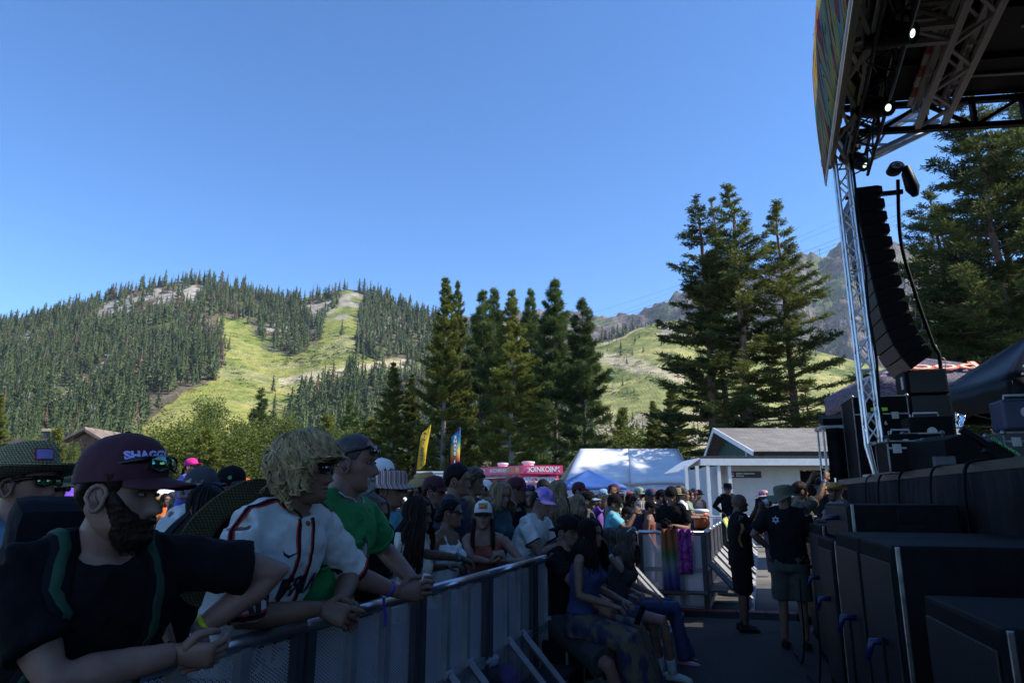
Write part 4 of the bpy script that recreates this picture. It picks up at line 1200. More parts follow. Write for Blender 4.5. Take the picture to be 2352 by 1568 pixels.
for k in range(nl):
  z = ch0.z + k * 0.045; d_ = NX if k % 2 else DX
  cb.tube([Vector((ch0.x, ch0.y, z)) + d_ * 0.012, Vector((ch0.x, ch0.y, z + 0.045)) + d_ * 0.012, Vector((ch0.x, ch0.y, z + 0.045)) - d_ * 0.012, Vector((ch0.x, ch0.y, z)) - d_ * 0.012], 0.010, 4)
oc = ob('chain', cb.mesh('chain'), alu_dull, hoist, True); oc['kind'] = 'stuff'
path_tube('array_cable', [hoist_p - Vector((0, 0, 0.2)) + NX * 0.02, top + NX * 0.72 + Vector((0, 0, -0.8)), top + NX * 0.82 + Vector((0, 0, -1.7)), top + NX * 0.98 + Vector((0, 0, -2.6)), arr_bottom + NX * 0.55 + Vector((0, 0, 0.25)), arr_bottom + NX * 0.5 + Vector((0, 0, -0.5)), arr_bottom + NX * 0.45 + Vector((0, 0, -1.0))], 0.03, rubber, None, 7, 6, label='bundle of black cables hanging behind the speaker column', cat='cable')
for i in range(13):
  q = top + Vector((0, 0, -AH * (i + 0.5))) + NX * (AD + 0.01 + 0.004 * i * i)
  path_tube('jumper_cable', [q, q + NX * 0.12 + Vector((0, 0, -0.04)), q + NX * 0.10 + Vector((0, 0, -AH)), q + NX * 0.03 + Vector((0, 0, -AH))], 0.006, alu_dull, arr_e, 5, 5)
def sub(s0, s1, t0, t1, z0, z1, label, name='subwoofer', group='black bass speakers along the stage front', feet=True):
  c = ST((s0 + s1) / 2, (t0 + t1) / 2, z0)
  e = empty(name, c, STAGE_ROT, label, 'speaker', group)
  w, d, h = t1 - t0, s1 - s0, z1 - z0
  ob('cabinet', MB().box((0, 0, h / 2), (w, d, h)).mesh('cabinet', bevel=0.02), blk_paint, e)
  ob('front_grille', MB().box((-w / 2 - 0.006, 0, h / 2), (0.012, d * 0.9, h * 0.86)).mesh('front_grille', bevel=0.004), gril, e)
  for sg in (-1, 1):
    ob('edge_trim', MB().box((-w / 2 + 0.03, sg * (d / 2 - 0.012), h / 2), (0.028, 0.03, h * 0.99)).mesh('edge_trim', bevel=0.006), mat('worn_edge_metal', (0.26, 0.25, 0.25), 0.35, 0.9, var=0.35, scale=12), e)
  for zz in (0.3, 0.7):
    ob('handle', MB().box((0.05, -d / 2 - 0.003, h * zz), (0.2, 0.012, 0.09)).mesh('handle', bevel=0.004), lens_off, e)
  ob('connector', MB().tube([(-w / 2 - 0.02, -d * 0.2, h * .62), (-w / 2 - 0.1, -d * .2, h * .62), (-w / 2 - 0.13, -d * .2, h * .55)], [0.022, 0.022, 0.015], 8).mesh('connector', smooth=True), mat('blue_connector', (0.008, 0.008, 0.06), 0.4), e)
  return e
sub(1.5, 2.9, 1.05, 2.0, 0, 1.14, 'nearest black bass speaker in the lower right corner')
sub(2.95, 3.85, 1.0, 2.0, 0, 1.20, 'second nearest black bass speaker with metal edges at lower right')
sub(4.25, 5.05, 0.98, 2.05, 0, 1.40, 'large black bass speaker in the middle of the row, front half of a pair')
sub(5.07, 5.90, 0.98, 2.05, 0, 1.40, 'large black bass speaker in the middle of the row, rear half of a pair')
sub(6.5, 7.25, 1.05, 2.05, 0, 1.30, 'black bass speaker carrying the low front-fill box')
sub(7.7, 8.5, 1.15, 2.05, 0, 1.38, 'black bass speaker with worn bright edge behind the bucket hat man')
sub(8.9, 9.7, 1.25, 2.05, 0, 1.38, 'farthest black bass speaker by the stage corner')
sub(6.2, 7.3, 1.15, 1.95, 1.305, 1.60, 'low front-fill speaker lying on top of a bass speaker', 'front_fill_speaker', None)
for k, (s_, z_) in enumerate(((4.6, .9), (5.5, .85), (7.0, .8), (8.0, .85))):
  path_tube('speaker_cable', [ST(s_ - .15, 0.93, z_), ST(s_ - .2, 0.92, z_ - 0.3), ST(s_ - .1, 0.93, 0.3), ST(s_, 0.9, 0.02), ST(s_ + 0.5, 0.88, 0.02)], 0.009, rubber, None, 6, 5, label=('black cable drooping from the front bass speaker of the pair', 'black cable drooping from the rear bass speaker of the pair', 'black cable drooping below the front-fill speaker', 'black cable drooping from the worn-edged bass speaker')[k], cat='cable')
flight = mat('flight_case_board', (0.006, 0.0055, 0.0065), 0.6, var=0.3, scale=4, bump=0.1, bscale=90)
case_alu = mat('case_edge_alu', (0.20, 0.20, 0.21), 0.45, 0.8, var=0.3, scale=8)
def case(c, w, d, h, rz, label, group='flight cases on the stage deck', board=flight):
  e = empty('flight_case', c, STAGE_ROT + rz, label, 'case', group)
  ob('body', MB().box((0, 0, h / 2), (w, d, h)).mesh('body'), board, e)
  ed = 0.015
  for sx in (-1, 1):
    for sy in (-1, 1):
      ob('edge_trim', MB().box((sx * w / 2, sy * d / 2, h / 2), (ed, ed, h + 0.01)).mesh('edge_trim'), case_alu, e)
    for sz in (0, 1):
      ob('edge_trim', MB().box((sx * w / 2, 0, sz * h), (ed, d, ed)).mesh('edge_trim'), case_alu, e)
  for sy in (-1, 1):
    for sz in (0, 1):
      ob('edge_trim', MB().box((0, sy * d / 2, sz * h), (w, ed, ed)).mesh('edge_trim'), case_alu, e)
    ob('lid_strip', MB().box((0, sy * (d / 2 + 0.003), h * 0.78), (w, 0.010, 0.02)).mesh('lid_strip'), case_alu, e)
  for sx in (-0.25, 0.25):
    ob('latch', MB().box((sx * w, -d / 2 - 0.01, h * 0.76), (0.09, 0.012, 0.1)).mesh('latch', bevel=0.003), alu_dull, e)
  for sx in (-1, 1):
    for sy in (-1, 1):
      ob('corner_ball', MB().ball((sx * w / 2, sy * d / 2, h), 0.03, 8, 6).mesh('corner_ball', smooth=True), case_alu, e)
  return e
rk_p = WS(2022, 1072, 11.3); rk_p.z = DECK
case(rk_p, 0.72, 0.8, 1.17, 0, 'tall black amplifier rack case behind the silver tower')
text('marking', 'SR', rk_p + Vector((0.05, 0, 0)) - DX * 0.412 + Vector((0, 0, 0.62)), NX, (0, 0, 1), 0.11, white_tape, bpy.data.objects['flight_case'], spacing=1.3)
text('marking', '6', rk_p + Vector((0.05, 0, 0)) - DX * 0.412 + Vector((0, 0, 0.78)), NX, (0, 0, 1), 0.08, white_tape, bpy.data.objects['flight_case'])
ob('tape_strip', MB().box((-0.02, -0.408, 0.98), (0.22, 0.006, 0.05)).mesh('tape_strip', bevel=0.002), mat('lime_tape', (0.42, 0.75, 0.02), 0.5), bpy.data.objects['flight_case'])
c_ = WS(2072, 1085, 8.6); c_.z = DECK
case(c_, 0.36, 0.36, 0.34, 0.1, 'small flight case on the stage edge near the tower')
c_ = WS(2120, 1070, 9.6); c_.z = DECK
case(c_, 0.42, 0.4, 0.5, -0.1, 'small flight case behind the monitor wedge')
c_ = WS(2345, 1050, 8.8); c_.z = DECK
case(c_, 0.46, 0.42, 0.42, 0.05, 'grey-panelled flight case at the right frame edge', board=mat('grey_case_board', (0.05, 0.048, 0.055), 0.6))
gs0 = WS(2140, 1060, 12.2); gs0.z = DECK
gs = empty('speaker_stack', gs0, STAGE_ROT, 'stack of four black speaker boxes standing on the deck', 'speaker stack')
for k in range(4):
  z0 = 0.12 + k * 0.40
  w = 0.66 - 0.02 * k
  bx = ob('speaker_box', MB().box((0, 0, z0 + 0.195), (w, 0.55, 0.39)).mesh('speaker_box', bevel=0.02), blk_paint, gs)
  ob('grille', MB().box((0.02, -0.281, z0 + 0.195), (w * 0.86, 0.012, 0.35)).mesh('grille', bevel=0.004), gril, bx)
  ob('rigging_plate', MB().box((-w / 2 - 0.004, -0.12, z0 + 0.2), (0.012, 0.1, 0.2)).mesh('rigging_plate'), alu_dull, bx)
ob('dolly', MB().box((0, 0, 0.06), (0.6, 0.5, 0.12)).mesh('dolly', bevel=0.01), blk, gs)
foil = mat('foil', (0.82, 0.82, 0.84), 0.16, 1.0, var=0.08, scale=6, bump=0.9, bscale=14)
def foil_sheet(pts, s_, label):
  P = [WS(u, v, s_) for u, v in pts]
  g = []
  for i in range(10):
    row = []
    for j in range(10):
      a, b_ = i / 9, j / 9
      q = (P[0] * (1 - a) + P[1] * a) * (1 - b_) + (P[3] * (1 - a) + P[2] * a) * b_
      row.append(q + DX * (0.06 * math.sin(a * 3) + 0.04 * (vnoise(np.array([a * 5.0]), np.array([b_ * 5.0]), 3)[0] - .5)))
    g.append(row)
  return ob('foil_sheet', MB().sheet(g, 0.003).mesh('foil_sheet', smooth=True), foil, label=label, cat='foil sheet', group='silver foil sheets round the speaker stack')
foil_sheet([(2045, 958), (2090, 943), (2097, 998), (2080, 985)], 11.9, 'crumpled silver foil sheet left of the deck speaker stack')
foil_sheet([(2193, 945), (2219, 953), (2212, 982), (2196, 984)], 11.9, 'crumpled silver foil sheet right of the deck speaker stack')
def wedge(u, v, s_, label, sc=1.0):
  c = WS(u, v, s_); c.z = DECK
  e = empty('monitor_wedge', c, STAGE_ROT + 0.5, label, 'monitor speaker', 'monitor wedges on the deck')
  pr = [(-.3, 0), (.3, 0), (.3, .1), (-.05, .36), (-.3, .3)]
  vs = [(x * sc, -.3 * sc, z * sc) for x, z in pr] + [(x * sc, .3 * sc, z * sc) for x, z in pr]
  n = len(pr)
  ob('cabinet', MB().add(vs, [tuple(range(n)), tuple(range(2 * n - 1, n - 1, -1))] + [(i, i + n, (i + 1) % n + n, (i + 1) % n) for i in range(n)]).mesh('cabinet', bevel=0.012), blk_paint, e)
  d_ = Vector((0.35, 0, 0.26)).normalized()
  ob('grille', MB().box(Vector((0.125, 0, 0.23)) * sc + Vector((0.26, 0, 0.35)).normalized() * 0.005, (0.42 * sc, 0.52 * sc, 0.012), Matrix.Rotation(math.atan2(0.26, 0.35), 3, 'Y')).mesh('grille'), gril, e)
wedge(2175, 1058, 8.4, 'black monitor wedge in the middle of the stage edge', 1.05)
wedge(2215, 1050, 8.9, 'black monitor wedge behind the other wedge', 0.95)
lime = mat('lime_print', (0.10, 0.55, 0.12), 0.5)
def jet(u, v, s_, label, sc=1.0):
  c = WS(u, v, s_); c.z = DECK
  e = empty('effect_jet', c, STAGE_ROT, label, 'effect jet', 'tilted black effect jets along the stage edge')
  Mj = Matrix.Rotation(R(38), 3, 'Y')
  ob('barrel', shade_auto(MB().tube([Mj @ Vector((-0.36, 0, 0)) * sc + Vector((0, 0, .26)) * sc, Mj @ Vector((0.05, 0, 0)) * sc + Vector((0, 0, .26)) * sc], [0.055 * sc, 0.055 * sc], 10).mesh('barrel'), 40), blk, e)
  ob('body', MB().box(Vector((0.12, 0, 0.16)) * sc, (0.30 * sc, 0.2 * sc, 0.2 * sc), Mj).mesh('body', bevel=0.01), blk_paint, e)
  ob('foot', MB().box(Vector((0.05, 0, 0.03)) * sc, (0.3 * sc, 0.26 * sc, 0.05 * sc)).mesh('foot', bevel=0.01), blk, e)
  M4 = mworld(e).to_3x3()
  text('lettering', 'CLUBCANNON', M4 @ (Mj @ Vector((0.0, -0.101, 0.09)) * sc + Vector((0.12, 0, 0.16)) * sc) + Vector(e.location), M4 @ Mj @ Vector((1, 0, 0)), M4 @ Mj @ Vector((0, 0, 1)), 0.055 * sc, lime, e)
jet(2272, 1058, 6.6, 'large tilted black effect jet with green lettering at the stage edge', 0.62)
jet(2112, 1078, 9.0, 'tilted black effect jet with green lettering near the small flight cases', 0.6)
jet(2058, 1082, 9.4, 'small tilted effect jet beside the tower foot', 0.55)
def carry_box(u, v, s_, w, h, label, m=blk_paint):
  c = WS(u, v, s_); c.z = DECK
  e = empty('carry_box', c, STAGE_ROT, label, 'equipment box')
  ob('body', MB().box((0, 0, h / 2), (w, 0.36, h)).mesh('body', bevel=0.03), m, e)
  ob('dial', MB().tube([(0, -0.181, h * .55), (0, -0.188, h * .55)], [0.06, 0.06], 14).mesh('dial'), alu_dull, e)
  ob('carry_handle', MB().tube([(-w * .3, 0, h - 0.01), (-w * .28, 0, h + 0.06), (w * .28, 0, h + 0.06), (w * .3, 0, h - 0.01)], 0.014, 6).mesh('carry_handle', smooth=True), alu_dull, e)
  return e
b1 = carry_box(2140, 1062, 9.9, 0.5, 0.44, 'large black power box with round dial in front of the speaker stack'); b1.location.z = DECK + 0.30
case(Vector((b1.location.x, b1.location.y, DECK)), 0.5, 0.38, 0.295, 0, 'flight case carrying the large black power box')
b2 = carry_box(2076, 1060, 9.3, 0.34, 0.28, 'black power box with round dial beside the amplifier rack'); b2.location.z = DECK + 0.20
case(Vector((b2.location.x, b2.location.y, DECK)), 0.36, 0.38, 0.195, 0, 'flight case under the power box beside the rack')
b3 = carry_box(2335, 930, 7.0, 0.46, 0.34, 'dark blue power unit on the case at the right frame edge', mat('dark_blue_plastic', (0.02, 0.025, 0.06), 0.5)); b3.location = Vector((bpy.data.objects['flight_case.003'].location.x + .1, bpy.data.objects['flight_case.003'].location.y + .05, DECK + 0.46))
for u, lab in ((2161, 'left small grey box on the stage edge'), (2180, 'right small grey box on the stage edge')):
  c = WS(u, 1072, 7.9); c.z = DECK + 0.07
  ob('grey_box', MB().box((0, 0, 0), (0.11, 0.1, 0.14)).mesh('grey_box', bevel=0.006), mat('grey_board', (0.08, 0.075, 0.085), 0.7), None, loc=c, rot=(0, 0, STAGE_ROT), label=lab, cat='box')
c = WS(1945, 1080, 12.0); c.z = DECK
e = empty('monitor_desk', c, STAGE_ROT, 'small mixing desk on legs draped in dark cloth left of the rack', 'mixing desk')
ob('desk_top', MB().box((0, 0, 0.82), (0.75, 0.6, 0.05)).mesh('desk_top', bevel=0.01), alu_dull, e)
ob('console', MB().box((0, 0, 0.95), (0.62, 0.4, 0.12), Matrix.Rotation(R(14), 3, 'X')).mesh('console', bevel=0.01), blk_paint, e)
for sx in (-.33, .33):
  for sy in (-.25, .25):
    ob('leg', MB().tube([(sx, sy, 0), (sx, sy, 0.8)], 0.018, 6).mesh('leg'), alu_dull, e)
ob('cloth', MB().sheet([[(x, -0.31 - 0.03 * math.sin(x * 30), z) for x in np.linspace(-.3, .1, 16)] for z in (0.8, 0.5, 0.2, 0.03)], 0.004).mesh('cloth', smooth=True), blk_cloth, e)
ob('red_cloth', MB().sheet([[(x, -0.28 - 0.02 * math.sin(x * 25), z) for x in np.linspace(.12, .34, 10)] for z in (0.55, 0.4, 0.25)], 0.004).mesh('red_cloth', smooth=True), mat('red_fabric', (0.55, 0.05, 0.035), 0.8), e)
rw = random.Random(9)
for k in range(7):
  s_ = 9.8 - k * 0.9 + rw.uniform(-.3, .3)
  pts = [ST(s_ + .5, SF + 0.5, DECK + 0.02), ST(s_ + .2, SF + 0.12, DECK + 0.03), ST(s_, SF - 0.09, DECK - 0.05), ST(s_ - .05, SF - 0.14, DECK - 0.5), ST(s_ - .12 + rw.uniform(-.1, .1), SF - 0.15, 1.0), ST(s_ - .1, SF - 0.13, 0.3)]
  path_tube('stage_cable', pts, rw.uniform(.007, .018), rubber, None, 6, 6, label='black cable hanging down over the stage skirt', cat='cable', group='cables over the stage skirt')
def canopy(c, w, d, ze, zp, rz, cloth, label, val=0.35, name='canopy_tent', legs=True, group=None, leg_m=None):
  e = empty(name, c, rz, label, 'canopy', group)
  b = MB(); n = 8
  for (ax, ay), (bx, by) in (((-1, -1), (1, -1)), ((1, -1), (1, 1)), ((1, 1), (-1, 1)), ((-1, 1), (-1, -1))):
    g = []
    for i in range(n + 1):
      f = i / n; row = []
      for j in range(n + 1):
        h = j / n
        x = (ax * (1 - h) + bx * h) * (1 - f) * w / 2; y = (ay * (1 - h) + by * h) * (1 - f) * d / 2
        z = ze + (zp - ze) * (f ** 0.85) - 0.10 * math.sin(h * math.pi) * math.sin(f * math.pi)
        row.append(Vector((x, y, z)))
      g.append(row)
    roofp = MB().sheet(g, 0.004)
    ob('roof_panel', roofp.mesh('roof_panel', smooth=True), cloth, e)
    vg = [[Vector(((ax * (1 - h) + bx * h) * w / 2 * 1.003, (ay * (1 - h) + by * h) * d / 2 * 1.003, ze + 0.01 - val * k / 3 + 0.012 * math.sin(h * 19 + k))) for h in np.linspace(0, 1, 14)] for k in range(4)]
    ob('valance', MB().sheet(vg, 0.004).mesh('valance', smooth=True), cloth, e)
  if legs:
    for sx in (-1, 1):
      for sy in (-1, 1):
        lg = ob('leg', MB().tube([(sx * w * .485, sy * d * .485, 0), (sx * w * .485, sy * d * .485, ze)], 0.022, 8).mesh('leg'), leg_m or alu, e)
    for sy in (-1, 1):
      ob('scissor_bar', MB().tube([(-w * .48, sy * d * .48, ze - 0.4), (0, sy * d * .48, ze - 0.1), (w * .48, sy * d * .48, ze - 0.4)], 0.012, 5).tube([(-w * .48, sy * d * .48, ze - 0.08), (0, sy * d * .48, ze - 0.42), (w * .48, sy * d * .48, ze - 0.08)], 0.012, 5).mesh('scissor_bar'), leg_m or alu, e)
  return e
def swirl_cloth():
  m, nt, p, out = nmat('purple_swirl_cloth')
  N, L = nt.nodes, nt.links
  tc = N.new('ShaderNodeTexCoord'); nz = N.new('ShaderNodeTexNoise'); nz.inputs['Scale'].default_value = 2.2; nz.inputs['Detail'].default_value = 1; nz.inputs['Distortion'].default_value = 2.0
  L.new(tc.outputs['Object'], nz.inputs['Vector'])
  mu = N.new('ShaderNodeMath'); mu.operation = 'MULTIPLY'; mu.inputs[1].default_value = 9
  fr = N.new('ShaderNodeMath'); fr.operation = 'FRACT'; L.new(nz.outputs['Fac'], mu.inputs[0]); L.new(mu.outputs[0], fr.inputs[0])
  r = N.new('ShaderNodeValToRGB'); r.color_ramp.interpolation = 'CONSTANT'; r.color_ramp.elements[0].color = (0.055, 0.035, 0.06, 1); r.color_ramp.elements[1].color = (0.17, 0.125, 0.16, 1); r.color_ramp.elements[1].position = 0.62
  L.new(fr.outputs[0], r.inputs['Fac']); L.new(r.outputs[0], p.inputs['Base Color']); p.inputs['Roughness'].default_value = 0.7
  return m
gt = W(2085, 1100, 18.0)
e = canopy((gt.x + 0.55, 18.0, 0), 3.6, 3.6, 4.50, 5.35, -0.12, swirl_cloth(), 'purple swirl-print pop-up canopy lettered good beyond the stage', val=0.55, name='canopy_tent')
Mg = mworld(e)
rx = Mg.to_3x3() @ Vector((1, 0, 0)); fy = Mg.to_3x3() @ Vector((0, 1, 0))
sl = (fy * 1.8 + Vector((0, 0, 0.77))).normalized()
orange = mat('orange_print', (0.85, 0.16, 0.04), 0.5); orange_in = mat('pale_orange_print', (0.9, 0.62, 0.42), 0.5)
gc = Mg @ Vector((-0.15, -1.22, 4.80))
text('lettering', 'good', gc, rx, sl, 1.05, orange, e, offset=0.05, shear=0.25, lift=0.06)
text('lettering', 'good', gc, rx, sl, 1.05, orange_in, e, offset=0.0, shear=0.25, lift=0.075)
kt = W(2490, 1000, 11.0)
canopy((kt.x, 11.0 + 0.6, 0), 2.6, 2.6, 3.45, 4.5, -0.1, blk_vinyl, 'black pop-up canopy at the right frame edge beside the stage', val=0.45)
# ================================================================== crowd barriers
RD = Vector((0.335, 0.9422, 0)); RN = Vector((0.9422, -0.335, 0))
RAIL_T = RN.dot(Vector((-0.412, 4.24, 0)))
RAIL_ROT = math.atan2(-0.335, 0.9422)
RAIL_H = 1.17
def RL(s, t=0.0, z=0.0):
  """along the near rail: s away from the camera, t towards the stage from the rail"""
  p = RN * (RAIL_T + t) + RD * s
  return Vector((p.x, p.y, z))
def mesh_metal():
  m, nt, p, out = nmat('expanded_metal')
  N, L = nt.nodes, nt.links
  p.inputs['Base Color'].default_value = (0.62, 0.62, 0.67, 1); p.inputs['Metallic'].default_value = 0.3; p.inputs['Roughness'].default_value = 0.42
  tc = N.new('ShaderNodeTexCoord'); sp = N.new('ShaderNodeSeparateXYZ'); L.new(tc.outputs['Object'], sp.inputs[0])
  def mth(op, a, b=None):
    n = N.new('ShaderNodeMath'); n.operation = op
    for i, x in enumerate((a, b)):
      if x is None: continue
      if isinstance(x, (int, float)): n.inputs[i].default_value = x
      else: L.new(x, n.inputs[i])
    return n.outputs[0]
  y = mth('MULTIPLY', sp.outputs['Y'], 1 / 0.022); z = mth('MULTIPLY', sp.outputs['Z'], 1 / 0.014)
  a = mth('PINGPONG', mth('ADD', y, z), 0.5); b = mth('PINGPONG', mth('SUBTRACT', y, z), 0.5)
  mn = mth('MINIMUM', a, b)
  hole = mth('GREATER_THAN', mn, 0.17)
  tr = N.new('ShaderNodeBsdfTransparent'); mx = N.new('ShaderNodeMixShader')
  L.new(hole, mx.inputs[0]); L.new(p.outputs[0], mx.inputs[1]); L.new(tr.outputs[0], mx.inputs[2]); L.new(mx.outputs[0], out.inputs['Surface'])
  return m
exmet = mesh_metal()
barr_alu = mat('barrier_aluminium', (0.20, 0.205, 0.225), 0.6, 0.25, var=0.2, scale=5, bump=0.05, bscale=40)
barr_dark = mat('barrier_dark_frame', (0.05, 0.05, 0.06), 0.6, 0.4, var=0.2, scale=5)
rail_m = mat('polished_rail', (0.42, 0.43, 0.47), 0.28, 0.9, var=0.15, scale=6)
_bm = {}
def barrier(loc, rz, label, L=1.0, group='festival crowd barrier sections', braces=True, first=[None]):
  """one section: local y along the rail, +x towards the stage"""
  e = empty('crowd_barrier', loc, rz, label, 'barrier', group)
  def part(nm, key, fn, m, parent=e, smooth=False):
    k = (nm, key, L)
    if k not in _bm:
      _bm[k] = fn().mesh(nm, smooth=smooth)
    return ob(nm, _bm[k], m, parent)
  H = RAIL_H
  part('top_rail', 0, lambda: MB().tube([(0, -L / 2 + 0.004, H - 0.03), (0, L / 2 - 0.004, H - 0.03)], 0.03, 12), rail_m, smooth=True)
  for i, y in enumerate((-L / 2 + 0.04, -L / 2 + 0.36, L / 2 - 0.36, L / 2 - 0.04)):
    part('post', i, lambda y=y: MB().box((0, y, (H - 0.06) / 2 + 0.02), (0.05, 0.05, H - 0.06)), barr_dark if i in (0, 3) else barr_alu)
  for i, z in enumerate((0.07, 0.60)):
    part('cross_member', i, lambda z=z: MB().box((0.002, 0, z), (0.04, L - 0.09, 0.06)), barr_alu)
  for i, (z0, z1) in enumerate(((0.10, 0.57), (0.63, H - 0.07))):
    part('mesh_panel', i, lambda z0=z0, z1=z1: MB().box((-0.012, 0, (z0 + z1) / 2), (0.002, L - 0.09, z1 - z0)), exmet)
  part('foot_plate', 0, lambda: MB().box((-0.55, 0, 0.012), (1.05, L - 0.02, 0.02)), barr_dark)
  part('step', 0, lambda: MB().box((0.16, 0, 0.30), (0.26, L - 0.02, 0.03)), barr_dark)
  if braces:
    for i, y in enumerate((-L / 2 + 0.36, L / 2 - 0.36)):
      part('brace', i, lambda y=y: MB().tube([(0.03, y, 0.66), (0.62, y, 0.03)], 0.028, 4, up=(0, 1, 0)), barr_alu)
      part('bolt', i, lambda y=y: MB().tube([(0.03, y - 0.05, 0.66), (0.03, y + 0.05, 0.66)], 0.018, 8), barr_alu)
    part('floor_bar', 0, lambda: MB().box((0.62, 0, 0.025), (0.05, L, 0.04)), barr_alu)
    for i, y in enumerate((-L / 2 + 0.02, L / 2 - 0.02)):
      part('floor_arm', i, lambda y=y: MB().box((0.33, y, 0.02), (0.58, 0.035, 0.03)), barr_alu)
  return e
ordn = ['first', 'second', 'third', 'fourth', 'fifth', 'sixth', 'seventh', 'eighth', 'ninth', 'tenth', 'eleventh', 'twelfth', 'thirteenth', 'fourteenth', 'fifteenth', 'sixteenth', 'seventeenth', 'eighteenth']
for k in range(10):
  s_ = 1.0 + k * 1.02
  barrier(RL(s_), RAIL_ROT, '%s silver crowd barrier section of the near row counted from the camera' % ordn[k], 1.02)
FAR_T = 0.95
jog = RL(11.0, FAR_T / 2)
barrier(jog, RAIL_ROT - math.pi / 2, 'crowd barrier section turned across, hung with the fringed towel', FAR_T + 0.05, braces=False)
for k in range(14):
  barrier(RL(11.6 + k * 1.02, FAR_T), RAIL_ROT, '%s crowd barrier section of the sunlit far row counted from the towel' % ordn[k], 1.02)
def bike_rack(c, rz, label):
  e = empty('steel_fence_panel', c, rz, label, 'fence', 'tubular steel fence panels at the end of the pit')
  ob('frame', MB().tube([(-1, 0, 0.15), (-1, 0, 1.0), (-0.95, 0, 1.08), (0.95, 0, 1.08), (1, 0, 1.0), (1, 0, 0.15), (-1, 0, 0.15)], 0.02, 6).mesh('frame', smooth=True), alu_dull, e)
  for k in range(15):
    x = -0.9 + k * 0.128
    ob('upright', MB().tube([(x, 0, 0.15), (x, 0, 1.08)], 0.009, 5).mesh('upright'), alu_dull, e)
  for x in (-.7, .7):
    ob('foot', MB().tube([(x, -.25, 0.02), (x, 0, 0.16), (x, .25, 0.02)], 0.018, 5).mesh('foot'), alu_dull, e)
for i, (u, Y, rz) in enumerate(((1655, 22, 0.15), (1770, 22.3, 0.0), (1885, 22.6, 0.1))):
  a_, _ = ray(u, 1180)
  bike_rack((a_ * Y, Y, 0), rz, ('left tubular steel fence panel in front of the white building', 'middle tubular steel fence panel in front of the white building', 'right tubular steel fence panel in front of the white building')[i])
cr0 = WG(1560, 1408); cr1 = WG(1830, 1418)
dr_ = (cr1 - cr0); nseg = 4
ramp_red = mat('red_ramp_lid', (0.16, 0.025, 0.02), 0.7, var=0.35, scale=8, bump=0.2); ramp_blk = mat('ramp_rubber', (0.012, 0.012, 0.013), 0.8, var=0.3)
for k in range(nseg):
  a = cr0 + dr_ * (k / nseg); b_ = cr0 + dr_ * ((k + 0.985) / nseg)
  e = empty('cable_ramp', (a + b_) / 2, 0, '%s cable ramp section with red lid counted from the left across the pit floor' % ordn[k], 'cable ramp', 'cable ramps across the pit')
  ax = (b_ - a).normalized(); ay = Vector((-ax.y, ax.x, 0)); hl = (b_ - a).length / 2; c = (a + b_) / 2
  rg = []
  for x in (-hl, hl):
    rg.append([c + ax * x + ay * y + Vector((0, 0, z)) for y, z in ((-.28, 0.004), (-.13, 0.055), (.13, .055), (.28, .004))])
  ob('ramp_body', MB().rings(rg).mesh('ramp_body'), ramp_blk, e, True)
  ob('lid', MB().box(c + Vector((0, 0, 0.060)), (hl * 1.96, 0.2, 0.012), Matrix.Rotation(math.atan2(ax.y, ax.x), 3, 'Z')).mesh('lid'), ramp_red, e, True)
p0 = WG(1800, 1395)
path_tube('floor_hose', [WG(1790, 1412, 0.03), WG(1850, 1412, 0.02), WG(1872, 1425, 0.02), WG(1868, 1448, 0.02), WG(1888, 1455, 0.02), WG(1930, 1460, 0.02)], 0.03, mat('grey_hose', (0.05, 0.048, 0.046), 0.7), None, 8, 6, label='grey hose winding over the pit floor beside the bass speakers', cat='hose')
# ================================================================== white building
bw = mat('white_board_wall', (0.50, 0.50, 0.50), 0.75, var=0.06, scale=2, bump=0.15, bscale=12)
bwt = mat('white_trim', (0.72, 0.72, 0.71), 0.6, var=0.05)
bgreen = mat('dark_green_siding', (0.025, 0.075, 0.055), 0.7, var=0.2, scale=3)
def shingles():
  m, nt, p, out = nmat('grey_shingles')
  N, L = nt.nodes, nt.links
  tc = N.new('ShaderNodeTexCoord'); br = N.new('ShaderNodeTexBrick')
  br.inputs['Scale'].default_value = 1.0; br.inputs['Brick Width'].default_value = 0.45; br.inputs['Row Height'].default_value = 0.14; br.inputs['Mortar Size'].default_value = 0.008
  br.inputs['Color1'].default_value = (0.24, 0.215, 0.195, 1); br.inputs['Color2'].default_value = (0.33, 0.30, 0.27, 1); br.inputs['Mortar'].default_value = (0.07, 0.065, 0.06, 1)
  L.new(tc.outputs['UV'], br.inputs['Vector'])
  nz = N.new('ShaderNodeTexNoise'); nz.inputs['Scale'].default_value = 1.2; L.new(tc.outputs['Object'], nz.inputs['Vector'])
  mx = N.new('ShaderNodeMix'); mx.data_type = 'RGBA'; mx.blend_type = 'MULTIPLY'; mx.inputs[0].default_value = 0.5
  L.new(br.outputs['Color'], mx.inputs[6]); L.new(nz.outputs['Fac'], mx.inputs[7]); L.new(mx.outputs[2], p.inputs['Base Color'])
  p.inputs['Roughness'].default_value = 0.95
  return m
shing = shingles()
def slope_mesh(a, b, c, d, th=0.08):
  """roof slope a-b (eave) c-d (ridge) with planar UVs in metres"""
  a, b, c, d = map(Vector, (a, b, c, d))
  n = (b - a).cross(d - a).normalized()
  if n.z < 0: n = -n
  vs = [a, b, c, d, a - n * th, b - n * th, c - n * th, d - n * th]
  me = MB().add(vs, [(0, 1, 2, 3), (7, 6, 5, 4), (0, 4, 5, 1), (1, 5, 6, 2), (2, 6, 7, 3), (3, 7, 4, 0)]).mesh('roof_slope')
  uv = me.uv_layers.new(name='UVMap'); ex = (b - a).normalized(); ey = (d - a) - ex * (d - a).dot(ex); ey.normalize()
  for lp in me.loops:
    q = me.vertices[lp.vertex_index].co - a
    uv.data[lp.index].uv = (q.dot(ex), q.dot(ey))
  return me
BY = 26.0
